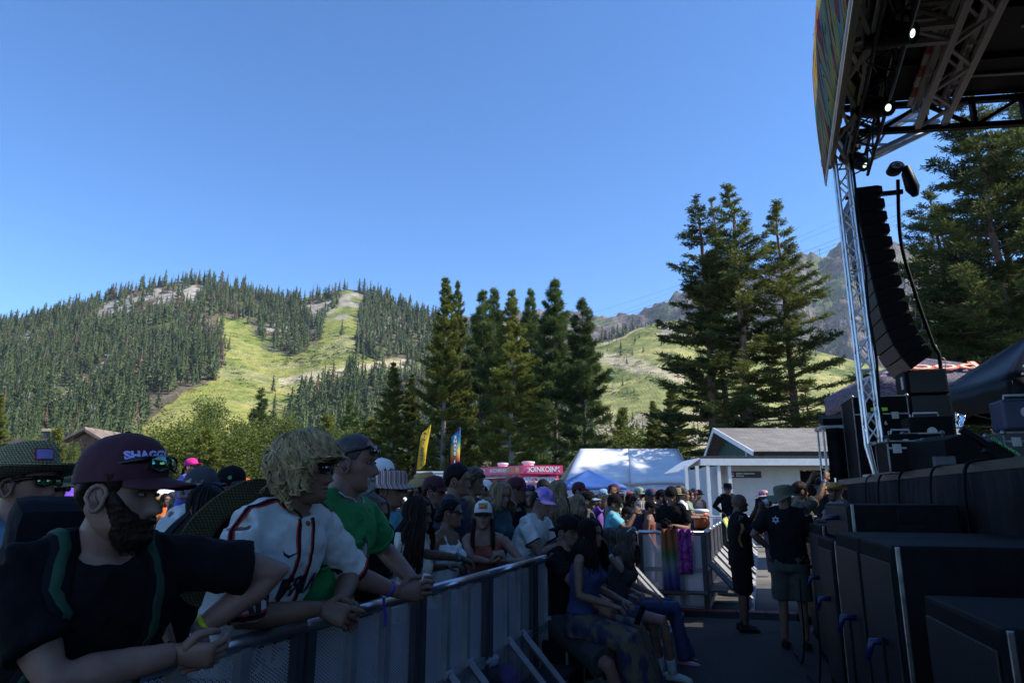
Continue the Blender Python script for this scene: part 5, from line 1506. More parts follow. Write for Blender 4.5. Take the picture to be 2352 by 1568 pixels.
bx0 = W(1668, 1100, BY).x; bx1 = bx0 + 8.6
bl = empty('white_building', ((bx0 + bx1) / 2, BY, 0), 0, 'low white building with flat porch roof and grey shingled gable roof', 'building')
z_e = W(1700, 1064, BY - 0.7).z
dw0 = W(1838, 1100, BY).x
ob('wall', MB().box(((bx0 + dw0) / 2, BY + 0.1, z_e / 2 + 0.02), (dw0 - bx0, 0.2, z_e)).mesh('wall'), bw, bl, True)
ob('wall', MB().box(((dw0 + bx1) / 2 + 0.9, BY + 0.1, z_e - 0.08), (bx1 - dw0 - 1.8 + 3.6, 0.2, 0.25)).mesh('wall'), bw, bl, True)
ob('doorway', MB().box(((dw0 + bx1) / 2, BY + 0.6, (z_e - .2) / 2), (bx1 - dw0, 0.05, z_e - .25)).mesh('doorway'), blk_cloth, bl, True)
ob('wall', MB().box((bx0 + 0.1, BY + 3.2, z_e / 2), (0.2, 6.0, z_e - 0.01)).mesh('wall'), bw, bl, True)
for k in range(9):     # board joints as thin battens
  ob('board', MB().box(((bx0 + dw0) / 2, BY - 0.006, 0.2 + k * 0.31), (dw0 - bx0, 0.014, 0.29)).mesh('board'), bw, bl, True)
ob('porch_roof', MB().box(((bx0 + bx1) / 2 - 0.35, BY + 0.2, z_e + 0.20), (bx1 - bx0 + 1.7, 2.4, 0.10)).mesh('porch_roof', bevel=0.02), mat('tar_roof', (0.035, 0.033, 0.04), 0.9, var=0.3), bl, True)
ob('fascia', MB().box(((bx0 + bx1) / 2 - 0.35, BY - 1.02, z_e + 0.04), (bx1 - bx0 + 1.7, 0.05, 0.24)).mesh('fascia'), bwt, bl, True)
ob('fascia', MB().box((bx0 - 1.18, BY + 0.2, z_e + 0.04), (0.05, 2.4, 0.24)).mesh('fascia'), bwt, bl, True)
ob('porch_roof', MB().sheet([[(bx0 - 2.0, BY - 1.0, z_e - 0.35), (bx0 - 2.0, BY + 1.4, z_e - 0.35)], [(bx0 - 1.2, BY - 1.0, z_e + 0.15), (bx0 - 1.2, BY + 1.4, z_e + 0.15)]], 0.06).mesh('porch_roof'), bwt, bl, True)
for x in (-1.75, -1.35, -0.95, -0.55, -0.15):
  ob('porch_post', MB().box((bx0 + x, BY - 0.9 + 0.1 * x, (z_e - .1) / 2), (0.11, 0.11, z_e - 0.1)).mesh('porch_post'), bwt, bl, True)
for z in (1.0, 0.55):
  ob('porch_rail', MB().box((bx0 - 0.95, BY - 0.95, z), (1.7, 0.05, 0.10)).mesh('porch_rail'), bwt, bl, True)
gx0 = W(1690, 1040, BY + 3).x; gx1 = gx0 + 11
zr = W(1800, 983, BY + 5.5).z; zb2 = W(1800, 1036, BY + 2.4).z
ob('roof_slope', slope_mesh((gx0 + 0.55, BY + 2.4, zb2), (gx1, BY + 2.4, zb2), (gx1, BY + 5.5, zr), (gx0 - 0.1, BY + 5.5, zr)), shing, bl, True)
ob('roof_slope', slope_mesh((gx1, BY + 8.6, zb2), (gx0 + 0.2, BY + 8.6, zb2), (gx0 - 0.1, BY + 5.5, zr), (gx1, BY + 5.5, zr)), shing, bl, True)
ob('gable_wall', MB().add([(gx0 + 0.6, BY + 2.6, z_e), (gx0 + 0.6, BY + 8.4, z_e), (gx0 + 0.6, BY + 8.4, zb2 - 0.1), (gx0 + 0.6, BY + 5.5, zr - 0.12), (gx0 + 0.6, BY + 2.6, zb2 - 0.1),
                          (gx0 + 0.8, BY + 2.6, z_e), (gx0 + 0.8, BY + 8.4, z_e), (gx0 + 0.8, BY + 8.4, zb2 - 0.1), (gx0 + 0.8, BY + 5.5, zr - 0.12), (gx0 + 0.8, BY + 2.6, zb2 - 0.1)],
                         [(0, 1, 2, 3, 4), (9, 8, 7, 6, 5), (0, 5, 6, 1), (1, 6, 7, 2), (2, 7, 8, 3), (3, 8, 9, 4), (4, 9, 5, 0)]).mesh('gable_wall'), bgreen, bl, True)
ob('gable_wall', MB().box(((gx0 + gx1) / 2 + 0.4, BY + 2.65, (z_e + zb2) / 2 - 0.1), (gx1 - gx0 - 1.2, 0.1, zb2 - z_e)).mesh('gable_wall'), bgreen, bl, True)
bar('barge_board', (gx0 + 0.5, BY + 2.36, zb2 - 0.08), (gx0 - 0.14, BY + 5.5, zr - 0.08), 0.05, 0.20, bwt, bl)
bar('barge_board', (gx0 + 0.16, BY + 8.62, zb2 - 0.08), (gx0 - 0.14, BY + 5.5, zr - 0.08), 0.05, 0.20, bwt, bl)
bar('corner_batten', (gx0 + 0.59, BY + 3.4, z_e), (gx0 + 0.59, BY + 3.4, zb2 + 0.4), 0.04, 0.08, bwt, bl)
sg0 = W(1673, 1082, BY - 0.05); sg1 = W(1749, 1097, BY - 0.05)
se = empty('wall_sign', ((sg0.x + sg1.x) / 2, BY - 0.04, (sg0.z + sg1.z) / 2), 0, 'dark sign reading Uniform Department Entrance on the white building', 'sign')
sw, shh = sg1.x - sg0.x, sg0.z - sg1.z
sc_ = Vector(se.location)
ob('panel', MB().box(sc_, (sw, 0.04, shh)).mesh('panel', bevel=0.006), mat('sign_navy', (0.018, 0.012, 0.035), 0.5), se, True)
sgw = mat('sign_white', (0.75, 0.75, 0.75), 0.5)
text('lettering', 'Uniform Department', sc_ + Vector((-sw * .27, -0.021, shh * .17)), (1, 0, 0), (0, 0, 1), shh * .33, sgw, se, offset=0.002, align='LEFT')
text('lettering', 'Entrance', sc_ + Vector((-sw * .27, -0.021, -shh * .19)), (1, 0, 0), (0, 0, 1), shh * .33, sgw, se, offset=0.002, align='LEFT')
b = MB()
for a0, a1, m_ in ((20, 200, 0), (210, 330, 1)):
  n = 12; vs = []
  for k in range(n + 1):
    a = R(a0 + (a1 - a0) * k / n); vs.append((math.cos(a) * shh * .30, math.sin(a) * shh * .30));
  for k in range(n + 1):
    a = R(a1 - (a1 - a0) * k / n); vs.append((math.cos(a) * shh * .14, math.sin(a) * shh * .14))
  ob('emblem', MB().add([sc_ + Vector((-sw * .39 + x, -0.024, z)) for x, z in vs], [tuple(range(len(vs)))]).mesh('emblem'), mat('sign_orange', (0.75, 0.2, 0.03), 0.5) if m_ == 0 else sgw, se, True)
# ================================================================== marquee
vin = mat('white_marquee_vinyl', (0.78, 0.78, 0.80), 0.5, var=0.05, scale=1.5, bump=0.1, bscale=6, transl=0.15)
MY = 42.0
mx0 = W(1300, 1100, MY).x; mx1 = W(1596, 1100, MY).x
mze = W(1450, 1101, MY).z; mzr = W(1450, 1030, MY + 4).z
mq = empty('marquee_tent', ((mx0 + mx1) / 2, MY + 4, 0), 0, 'large white marquee with dappled roof and draped gable end', 'marquee')
nb = 2
rx0, rx1 = mx0 + 1.3, mx1 - 0.1
for k in range(nb):
  f0, f1 = k / nb, (k + 0.995) / nb
  def PT(f, h, s=1):
    e0 = mx0 + (mx1 - mx0) * f; r0_ = rx0 + (rx1 - rx0) * f
    return Vector((e0 * (1 - h) + r0_ * h, MY + 4 * h if s > 0 else MY + 8 - 4 * h, mze + (mzr - mze) * h - 0.10 * math.sin(h * math.pi) * math.sin((f - f0) / (f1 - f0) * math.pi)))
  for s in (1, -1):
    ob('roof_panel', MB().sheet([[PT(f0 + (f1 - f0) * i / 8, j / 8, s) for j in range(9)] for i in range(9)], 0.006).mesh('roof_panel', smooth=True), vin, mq, True)
  ob('valance', MB().sheet([[Vector((mx0 + (mx1 - mx0) * (f0 + (f1 - f0) * i / 12), MY - 0.02, z + (0.10 * math.sin(i / 12 * math.pi) if z < mze - .2 else 0))) for i in range(13)] for z in (mze + 0.02, mze - 0.35)], 0.005).mesh('valance', smooth=True), vin, mq, True)
  ob('side_wall', MB().sheet([[Vector((mx0 + (mx1 - mx0) * (f0 + (f1 - f0) * i / 16), MY + 0.08 + 0.04 * math.sin(i * 1.9), z)) for i in range(17)] for z in (mze - 0.1, mze / 2, 0.05)], 0.005).mesh('side_wall', smooth=True), vin, mq, True)
gz = []
for i in range(15):
  y = MY + 8 * i / 14; h = 1 - abs(i - 7) / 7
  gz.append((y, mze + (mzr - mze) * h))
ob('gable_end', MB().sheet([[Vector((mx1 + 0.05 + 0.03 * math.sin(i), y, zt)) for i, (y, zt) in enumerate(gz)], [Vector((mx1 + 0.05 + 0.05 * math.sin(i * 2), y, mze - 0.25 - 0.25 * math.sin(i / 14 * math.pi * 2) ** 2)) for i, (y, zt) in enumerate(gz)]], 0.005).mesh('gable_end', smooth=True), vin, mq, True)
for y0, y1 in ((MY + 0.05, MY + 1.6), (MY + 6.0, MY + 7.9)):
  ob('drape', MB().sheet([[Vector((mx1 + 0.08 + 0.06 * math.sin(i * 2.1), y0 + (y1 - y0) * (i / 10) * w_, z)) for i in range(11)] for z, w_ in ((mze - 0.3, 1.0), (1.4, 0.6), (0.05, 0.7))], 0.005).mesh('drape', smooth=True), vin, mq, True)
for y in (MY, MY + 4, MY + 8):
  for x in (mx0, (mx0 + mx1) / 2, mx1):
    if y == MY + 4 and x != mx1: continue
    rod('pole', (x, y + 0.1, 0), (x, y + 0.1, mze if y != MY + 4 else mzr), 0.04, alu_dull, mq)
bc = W(1352, 1118, 33)
blue_c = mat('blue_canopy_cloth', (0.04, 0.13, 0.42), 0.6, var=0.12, scale=2, bump=0.3, bscale=5, transl=0.3)
canopy((bc.x, 33, 0), 2.9, 2.9, W(1352, 1118, 33).z, W(1352, 1079, 33).z, 0.1, blue_c, 'small blue peaked canopy before the white marquee', val=0.14)
# ================================================================== food truck
pink = mat('pink_truck_paint', (0.72, 0.06, 0.16), 0.4, var=0.08, scale=2)
pink_d = mat('pink_truck_side_print', (0.55, 0.045, 0.11), 0.45, var=0.5, scale=2.5, col2=(0.25, 0.10, 0.14), lo=0.45, hi=0.6)
glass_t = mat('truck_window', (0.10, 0.17, 0.17), 0.12, var=0.15)
TY = 35.0
tf0 = W(1203, 1100, TY); tf1 = W(1291, 1100, TY + 0.3)
ztop = W(1240, 1068, TY).z
trk = empty('food_truck', (tf0.x, TY + 1, 0), 0, 'pink food truck lettered Oink Oink and Bacon Mania', 'food truck')
fx = Vector((tf1.x - tf0.x, tf1.y - tf0.y, 0)); fw = fx.length; fx.normalize()
bk = Vector((-0.62, 0.78, 0)).normalized()     # the way the body runs back
L_ = 4.6
ZU = Vector((0, 0, 1)); A = Vector((tf0.x, tf0.y, 0))
def TP(x, y, z): return A + fx * x + bk * y + ZU * z
def prism(name, pts, z0, z1, m, parent=trk, bev=None):
  n = len(pts)
  b = MB().add([TP(x, y, z0) for x, y in pts] + [TP(x, y, z1) for x, y in pts], [tuple(range(n - 1, -1, -1)), tuple(range(n, 2 * n))] + [(i, (i + 1) % n, (i + 1) % n + n, i + n) for i in range(n)])
  return ob(name, b.mesh(name), m, parent, True)
sq = [(0, 0), (fw, 0), (fw, L_), (0, L_)]
prism('body', [(0, 0.35), (fw, 0.35), (fw, L_), (0, L_)], 0.35, ztop - 0.42, pink_d)
prism('roof_box', [(-0.03, -0.02), (fw + 0.03, -0.02), (fw + 0.03, L_ + 0.02), (-0.03, L_ + 0.02)], ztop - 0.42, ztop, pink)
cabz = [(0.35, 0.0), (1.45, 0.0), (ztop - 0.85, 0.22), (ztop - 0.42, 0.30)]
b = MB(); g = [[TP(x, y, z) for x in (0, fw / 2, fw)] for z, y in cabz]
b.sheet(g, 0.02)
ob('cab_front', b.mesh('cab_front'), pink, trk, True)
for x in (0, fw):
  b = MB().add([TP(x, y, z) for z, y in cabz] + [TP(x, 0.4, z) for z, y in cabz], [(i, i + 1, i + 5, i + 4) for i in range(3)])
  ob('cab_side', b.mesh('cab_side'), pink, trk, True)
for x0, x1 in ((0.12, fw / 2 - 0.03), (fw / 2 + 0.03, fw - 0.12)):
  g = [[TP(x0, 0.0 - 0.03, 1.52), TP(x1, -0.03, 1.52)], [TP(x0 + .03, 0.14, ztop - 1.0), TP(x1 - .03, 0.14, ztop - 1.0)]]
  ob('windscreen', MB().sheet(g, 0.01).mesh('windscreen'), glass_t, trk, True)
ob('front_print', MB().sheet([[TP(0.15, 0.17, ztop - 0.92), TP(fw - .15, 0.17, ztop - .92)], [TP(.2, 0.245, ztop - .56), TP(fw - .2, 0.245, ztop - .56)]], 0.004).mesh('front_print'), mat('pale_pink_print', (0.7, 0.42, 0.5), 0.5), trk, True)
wht = mat('truck_white_print', (0.8, 0.8, 0.78), 0.5)
text('lettering', '#OINKOINK', TP(fw / 2, -0.03, ztop - 0.21), fx, ZU, 0.36, wht, trk, offset=0.006, lift=0.006, sx=0.85)
text('lettering', 'BACONMANia', TP(fw / 2, 0.19, ztop - 0.74), fx, (bk * 0.25 + ZU).normalized(), 0.32, wht, trk, offset=0.008, lift=0.05, sx=0.85)
for x in (0.22, fw - 0.22):
  ob('snout_logo', MB().tube([TP(x, -0.035, ztop - 0.21), TP(x, -0.045, ztop - 0.21)], [0.085, 0.085], 16, flat=0.8).mesh('snout_logo'), mat('dark_pink_print', (0.25, 0.02, 0.06), 0.5), trk, True)
ob('snout_logo', MB().tube([TP(fw * .36, 0.15, ztop - 0.74), TP(fw * .36, 0.13, ztop - 0.74)], [0.13, 0.13], 16, flat=0.85).mesh('snout_logo'), mat('snout_red', (0.6, 0.06, 0.08), 0.5), trk, True)
text('lettering', 'BACONMANIA', TP(-0.035, 2.1, ztop - 0.21), -bk, ZU, 0.26, wht, trk, offset=0.006, lift=0.006, sx=0.8)
for i, (y, c) in enumerate(((3.9, (0.3, 0.25, 0.5)), (3.4, (0.5, 0.5, 0.5)), (1.25, (0.25, 0.35, 0.15)), (0.85, (0.7, 0.2, 0.1)), (0.45, (0.75, 0.45, 0.1)))):
  ob('sticker', MB().sheet([[TP(-0.04, y - .15, ztop - .32), TP(-0.04, y + .15, ztop - .32)], [TP(-0.04, y - .15, ztop - .1), TP(-0.04, y + .15, ztop - .1)]], 0.003).mesh('sticker'), mat('sticker_%d' % i, c, 0.5), trk, True)
ob('hatch', MB().sheet([[TP(-0.03, 1.5, 1.35), TP(-0.03, 3.9, 1.35)], [TP(-0.03, 1.5, 2.15), TP(-0.03, 3.9, 2.15)]], 0.02).mesh('hatch'), mat('hatch_dark', (0.10, 0.05, 0.05), 0.5, var=0.6, scale=4), trk, True)
ob('awning', MB().sheet([[TP(-0.04, 1.4, ztop - .55), TP(-0.04, 4.0, ztop - .55)], [TP(-1.0, 1.4, ztop - .60), TP(-1.0, 4.0, ztop - .60)]], 0.04).mesh('awning'), alu_dull, trk, True)
ob('counter', MB().sheet([[TP(-0.04, 1.4, 1.3), TP(-0.04, 4.0, 1.3)], [TP(-.4, 1.4, 1.3), TP(-.4, 4.0, 1.3)]], 0.04).mesh('counter'), alu, trk, True)
for y in (2.3, 3.1):
  ob('hatch_frame', MB().box(TP(-0.04, y, 1.75), (0.05, 0.05, 0.85)).mesh('hatch_frame'), alu, trk, True)
ob('side_window', MB().sheet([[TP(-0.03, 0.45, 1.4), TP(-0.03, 1.05, 1.4)], [TP(-0.03, 0.5, 2.2), TP(-0.03, 1.05, 2.2)]], 0.01).mesh('side_window'), glass_t, trk, True)
ob('mirror', MB().box(TP(-0.25, 0.0, 1.75), (0.16, 0.1, 0.42)).mesh('mirror', bevel=0.02), bwt, trk, True)
for y in (0.9, 3.8):
  ob('wheel', MB().tube([TP(-0.03, y, 0.4), TP(0.25, y, 0.4)], 0.4, 16).mesh('wheel', smooth=False), rubber, trk, True)
for x, y, r_ in ((fw * .45, 1.0, .34), (fw * .4, 3.0, .3)):
  ob('roof_vent', MB().lathe([(r_ * .8, 0), (r_ * .85, 0.12), (r_, 0.14), (r_, 0.22), (r_ * .6, 0.24)], 18, TP(x, y, ztop)).mesh('roof_vent'), bwt, trk, True)
ob('wiper', MB().tube([TP(fw * .42, 0.16, ztop - .52), TP(fw * .75, 0.16, ztop - .50)], 0.025, 5).mesh('wiper'), blk, trk, True)
# ================================================================== booth and feather flags
def cloth_ramp(name, stops):
  m, nt, p, out = nmat(name)
  N, L = nt.nodes, nt.links
  tc = N.new('ShaderNodeTexCoord'); sp = N.new('ShaderNodeSeparateXYZ'); L.new(tc.outputs['Generated'], sp.inputs[0])
  rp = N.new('ShaderNodeValToRGB')
  rp.color_ramp.elements[0].position = stops[0][0]; rp.color_ramp.elements[0].color = (*stops[0][1], 1)
  rp.color_ramp.elements[1].position = stops[-1][0]; rp.color_ramp.elements[1].color = (*stops[-1][1], 1)
  for pos, c in stops[1:-1]:
    e = rp.color_ramp.elements.new(pos); e.color = (*c, 1)
  L.new(sp.outputs['Z'], rp.inputs['Fac']); L.new(rp.outputs[0], p.inputs['Base Color']); p.inputs['Roughness'].default_value = 0.7
  tr = N.new('ShaderNodeBsdfTranslucent'); L.new(rp.outputs[0], tr.inputs['Color'])
  mx = N.new('ShaderNodeMixShader'); mx.inputs[0].default_value = 0.35
  L.new(p.outputs[0], mx.inputs[1]); L.new(tr.outputs[0], mx.inputs[2]); L.new(mx.outputs[0], out.inputs['Surface'])
  return m
def feather(u0, vtop, u1, vbot, Y, m, txt, tm, label, width=0.8, slant=0.0):
  t_ = W(u0, vtop, Y); b_ = W(u1, vbot, Y)
  e = empty('feather_flag', (b_.x, Y, 0), 0, label, 'flag', 'feather flags by the donut booth')
  H0, H1 = b_.z, t_.z
  left, right = [], []
  rows = []
  for k in range(15):
    f = k / 14; z = H0 + (H1 - H0) * f
    xl = b_.x + slant * f ** 2;
    cut = width * 0.45 * max(0, (f - 0.86) / 0.14) ** 2
    xr = xl + width * (1 if f > 0.12 else 0.35 + 0.65 * f / 0.12)
    rows.append([Vector((xl + cut + (xr - xl - cut) * j / 4, Y + 0.05 * math.sin(f * 5 + j), z + (0.25 * (j / 4) if f > .95 else 0))) for j in range(5)])
  ob('cloth', MB().sheet(rows, 0.004).mesh('cloth', smooth=True), m, e, True)
  ob('pole', MB().tube([(b_.x - 0.05, Y, 0), (b_.x - 0.05, Y, H0)] + [tuple(r_[0] + Vector((-0.03, 0, 0))) for r_ in rows[1:]] + [tuple(rows[-1][4] + Vector((0, 0, 0.05)))], 0.035, 6).mesh('pole', smooth=True), blk, e, True)
  n = len(txt)
  for i, ch in enumerate(txt):
    if ch == ' ': continue
    f = 0.93 - 0.86 * (i + 0.5) / n
    r_ = rows[int(round(f * 14))]
    c = (r_[1] + r_[3]) / 2; c = Vector((c.x, Y - 0.10, H0 + (H1 - H0) * f))
    text('letter', ch, c, (1, 0, 0), (0, 0, 1), (H1 - H0) / n * 0.95, tm[0], e, offset=0.012)
    if len(tm) > 1: text('letter_outline', ch, c + Vector((0, 0.03, 0)), (1, 0, 0), (0, 0, 1), (H1 - H0) / n * 0.95, tm[1], e, offset=0.03)
navy_t = mat('flag_navy_letters', (0.05, 0.03, 0.06), 0.6)
feather(962, 986, 957, 1078, 34, mat('yellow_flag_cloth', (0.62, 0.45, 0.02), 0.7, var=0.1, transl=0.35), 'MINI DONUTS', (navy_t,), 'yellow feather flag reading mini donuts', 0.42, 0.22)
feather(1036, 994, 1033, 1090, 33, cloth_ramp('rainbow_flag_cloth', [(0.0, (0.45, 0.02, 0.04)), (0.3, (0.5, 0.06, 0.04)), (0.5, (0.6, 0.5, 0.1)), (0.7, (0.02, 0.2, 0.25)), (1.0, (0.01, 0.08, 0.45))]), 'SHAVE ICE', (mat('flag_white_letters', (0.75, 0.72, 0.75), 0.6), navy_t), 'rainbow feather flag reading shave ice', 0.46, 0.02)
bq = W(955, 1110, 34)
bo = empty('donut_booth', (bq.x + 0.8, 35, 0), 0, 'food booth with blue banner listing mini donuts and shaved ice', 'booth')
bz0, bz1 = W(955, 1112, 34).z, W(955, 1086, 34).z
bw_ = W(1075, 1100, 34).x - bq.x
ob('banner', MB().sheet([[Vector((bq.x + bw_ * i / 10, 34 + 0.03 * math.sin(i), z)) for i in range(11)] for z in (bz0, (bz0 + bz1) / 2, bz1)], 0.01).mesh('banner'), mat('booth_banner_blue', (0.02, 0.13, 0.24), 0.5, var=0.35, scale=3), bo, True)
tw = mat('booth_white_letters', (0.8, 0.75, 0.78), 0.5)
for i, tline in enumerate(('MINI DONUTS', 'SHAVED ICE', 'FROZEN LEMONADE')):
  text('lettering', tline, (bq.x + bw_ * .42, 33.94, bz1 - (bz1 - bz0) * (0.2 + 0.29 * i)), (1, 0, 0), (0, 0, 1), (bz1 - bz0) * .26, tw, bo, offset=0.006, sx=0.85)
text('lettering', 'baby', (bq.x + bw_ * .12, 33.94, (bz0 + bz1) / 2), (1, 0, 0), (0, 0, 1), 0.3, mat('booth_yellow', (0.75, 0.5, 0.03), 0.5), bo, offset=0.01)
ob('counter', MB().box((bq.x + bw_ / 2, 34.2, bz0 / 2 - .1), (bw_, 0.3, bz0 - 0.25)).mesh('counter'), mat('booth_red', (0.45, 0.03, 0.03), 0.5, var=0.2), bo, True)
ob('roof', MB().box((bq.x + bw_ / 2, 35, bz1 + .05), (bw_, 2, 0.08)).mesh('roof'), bwt, bo, True)
for x in (0.03, 0.97):
  for y in (34.1, 35.9):
    ob('post', MB().box((bq.x + bw_ * x, y, bz1 / 2), (0.06, 0.06, bz1)).mesh('post'), alu_dull, bo, True)
for u, v, Y, w, m_, lab in ((120, 1128, 30, 2.6, mat('violet_canopy_cloth', (0.16, 0.06, 0.45), 0.6, var=0.2, transl=0.2), 'violet canopy peak seen between the two straw hats'), (560, 1112, 45, 3.0, mat('orange_canopy_cloth', (0.62, 0.13, 0.02), 0.6, transl=0.2), 'orange-roofed canopy far behind the navy cap man'), (385, 1132, 40, 3, bwt, 'pale canopy far behind the girl in the pink cap')):
  c = W(u, v, Y)
  canopy((c.x, Y, 0), w, w, c.z - 0.25, c.z + 0.5, 0.3, m_, lab, val=0.2)
lg_p = W(190, 1020, 70)
lodge = empty('ski_lodge', (lg_p.x, 70, 0), 0, 'brown shingled lodge with low gable between straw hat and maroon cap', 'building')
brown = mat('brown_lodge_wall', (0.16, 0.085, 0.055), 0.85, var=0.3, scale=2, bump=0.2); lroof = mat('lodge_roof', (0.20, 0.15, 0.12), 0.9, var=0.3, scale=1.5)
x0 = W(150, 1000, 70).x; x1 = W(258, 1000, 70).x; zg = W(205, 986, 70).z; zl = W(150, 1014, 70).z
ob('wall', MB().add([(x0 + .5, 70, 0), (x1 - .5, 70, 0), (x1 - .5, 70, zl), ((x0 + x1) / 2, 70, zg - .2), (x0 + .5, 70, zl), (x0 + .5, 76, 0), (x1 - .5, 76, 0), (x1 - .5, 76, zl), ((x0 + x1) / 2, 76, zg - .2), (x0 + .5, 76, zl)],
                   [(0, 1, 2, 3, 4), (9, 8, 7, 6, 5), (0, 5, 6, 1), (1, 6, 7, 2), (4, 9, 5, 0)]).mesh('wall'), brown, lodge, True)
for xa, xb in ((x0, (x0 + x1) / 2), (x1, (x0 + x1) / 2)):
  ob('roof_slope', MB().sheet([[(xa, 69.3, zl - .1), (xa, 76.5, zl - .1)], [(xb, 69.3, zg), (xb, 76.5, zg)]], 0.25).mesh('roof_slope'), lroof, lodge, True)
zlow = W(80, 1003, 74).z
ob('low_roof', MB().box((W(60, 1000, 74).x, 77, zlow - .6), (26, 5, 1.0)).mesh('low_roof'), lroof, lodge, True)
ob('low_roof', MB().box((W(320, 1000, 74).x, 77, zlow - .9), (12, 5, 1.0)).mesh('low_roof'), lroof, lodge, True)
ob('wall', MB().box((W(60, 1000, 74).x, 77.5, (zlow - 1) / 2), (25, 4.5, zlow - 1)).mesh('wall'), brown, lodge, True)
for u in (86, 104):
  c = W(u, 992, 74)
  ch = ob('chimney', MB().box((c.x, 75.5, c.z - 0.3), (0.75, 0.75, 1.0)).mesh('chimney'), mat('dark_chimney', (0.03, 0.035, 0.05), 0.6), lodge, True)
  ob('chimney_cap', MB().box((c.x, 75.5, c.z + 0.35), (0.8, 0.8, 0.3), taper=0.9).mesh('chimney_cap'), mat('tan_cap', (0.5, 0.38, 0.2), 0.6), ch, True)
# ================================================================== lift towers and cables on the slopes
lift_m = mat('lift_grey', (0.40, 0.43, 0.46), 0.5, 0.3)
lift_dark = mat('lift_dark', (0.05, 0.05, 0.055), 0.6)
def hill_at(hill, u, v):
  """the point of a hill seen at (u, v)"""
  a, b_ = ray(u, v)
  Ys = np.linspace(float(hill.lims(a)[0]), float(hill.lims(a)[1]), 400)
  e_ = (hill.z(np.full(400, a), Ys) - CAMZ) / Ys
  i = int(np.argmax(e_ >= b_)) if (e_ >= b_).any() else 399
  return Vector((a * Ys[i], Ys[i], float(hill.z(a, Ys[i]))))
tw_tops = []
for i, (hill, u, v, hpx, lab) in enumerate(((hillA, 245, 838, 24, 'upper pale lift tower among the firs of the left hill'), (hillA, 213, 890, 48, 'tall pale lift tower in the forest gap of the left hill'), (hillA, 156, 925, 20, 'lowest pale lift tower near the dirt patch of the left hill'),
                      (hillA, 486, 790, 45, 'dark lift pole at the edge of the meadow run'), (hillB, 1407, 905, 45, 'pale lift tower with gondola on the ski slope'), (hillB, 1399, 795, 26, 'left thin lift pole on the ski slope'), (hillB, 1417, 788, 26, 'right thin lift pole on the ski slope'), (hillB, 1470, 750, 26, 'lift pole near the top of the ski slope'))):
  p = hill_at(hill, u, v)
  h = hpx / F * p.y
  m_ = lift_m if 'pale' in lab else lift_dark
  e = empty('lift_tower', p, 0, lab, 'lift tower', 'lift towers on the slopes')
  rod('post', p - Vector((0, 0, 1)), p + Vector((0, 0, h)), 0.28, m_, e)
  bar('cross_arm', p + Vector((-2.6, 0, h)), p + Vector((2.6, 0, h)), 0.5, 0.6, m_, e)
  for sx in (-2.4, 2.4):
    bar('sheave', p + Vector((sx, -1.5, h - .5)), p + Vector((sx, 1.5, h - .5)), 0.3, 0.5, m_, e)
  tw_tops.append(p + Vector((0, 0, h)))
def cable(p, q, sag, r_, label):
  n = 14
  pts = [p.lerp(q, k / n) - Vector((0, 0, sag * 4 * (k / n) * (1 - k / n))) for k in range(n + 1)]
  path_tube('lift_cable', pts, r_, lift_dark, None, 4, label=label, cat='cable', group='aerial lift cables')
cable(W(-40, 945, 420), tw_tops[1], 3, 0.13, 'lift cable from the left frame edge to the tall pale tower')
cable(tw_tops[1], tw_tops[3], 4, 0.13, 'lift cable from the tall pale tower up to the meadow run')
for k, (v0, v1, lab) in enumerate(((770, 540, 'uppermost'), (776, 552, 'second'), (784, 562, 'third'), (716, 500, 'thin high left'), (738, 470, 'thin high right'))):
  cable(W(1370, v0 - 30 if k < 3 else v0, 900), W(2120, v1 - 70 if k < 3 else v1 - 60, 700), 6, 0.16 if k < 3 else 0.10, '%s tramway cable slanting across the sky behind the tall pines' % lab)
p = hill_at(hillA, 470, 650)
e = empty('summit_station', p, 0, 'tiny pale lift station on top of the left hill', 'lift station')
ob('shed', MB().box(p + Vector((1, 0, 3)), (7, 5, 5), taper=0.6).mesh('shed'), lift_m, e, True)
ob('boom', MB().box(p + Vector((-2.5, 0, 7)), (9, 1.5, 1.2)).mesh('boom'), lift_m, e, True)
p = W(1882, 572, 2250)
e = empty('ridge_mast', p - Vector((0, 0, 30)), 0, 'tiny lift mast on the rocky mountain ridge', 'lift tower')
rod('post', p - Vector((0, 0, 40)), p, 0.9, lift_dark, e); bar('cross_arm', p - Vector((6, 0, 1)), p + Vector((6, 0, -1)), 1.2, 1.5, lift_dark, e)
def gondola(p, label):
  e = empty('gondola_cabin', p, 0, label, 'gondola', 'gondola cabins')
  ob('cabin', MB().box(p, (2.2, 1.8, 2.0), taper=0.8).mesh('cabin', bevel=0.3), lift_m, e, True)
  ob('window', MB().box(p + Vector((0, -0.2, 0.25)), (1.9, 1.8, 0.7)).mesh('window'), lift_dark, e, True)
  rod('hanger', p + Vector((0, 0, 1)), p + Vector((0, 0, 3)), 0.12, lift_dark, e)
gondola(hill_at(hillB, 1414, 900) + Vector((0, 0, 26)), 'white gondola cabin hanging beside the pale lift tower')
gondola(hill_at(hillB, 1523, 832) + Vector((0, -3, 5)), 'left white gondola cabin low over the ski slope')
gondola(hill_at(hillB, 1532, 826) + Vector((0, -3, 6)), 'right white gondola cabin low over the ski slope')
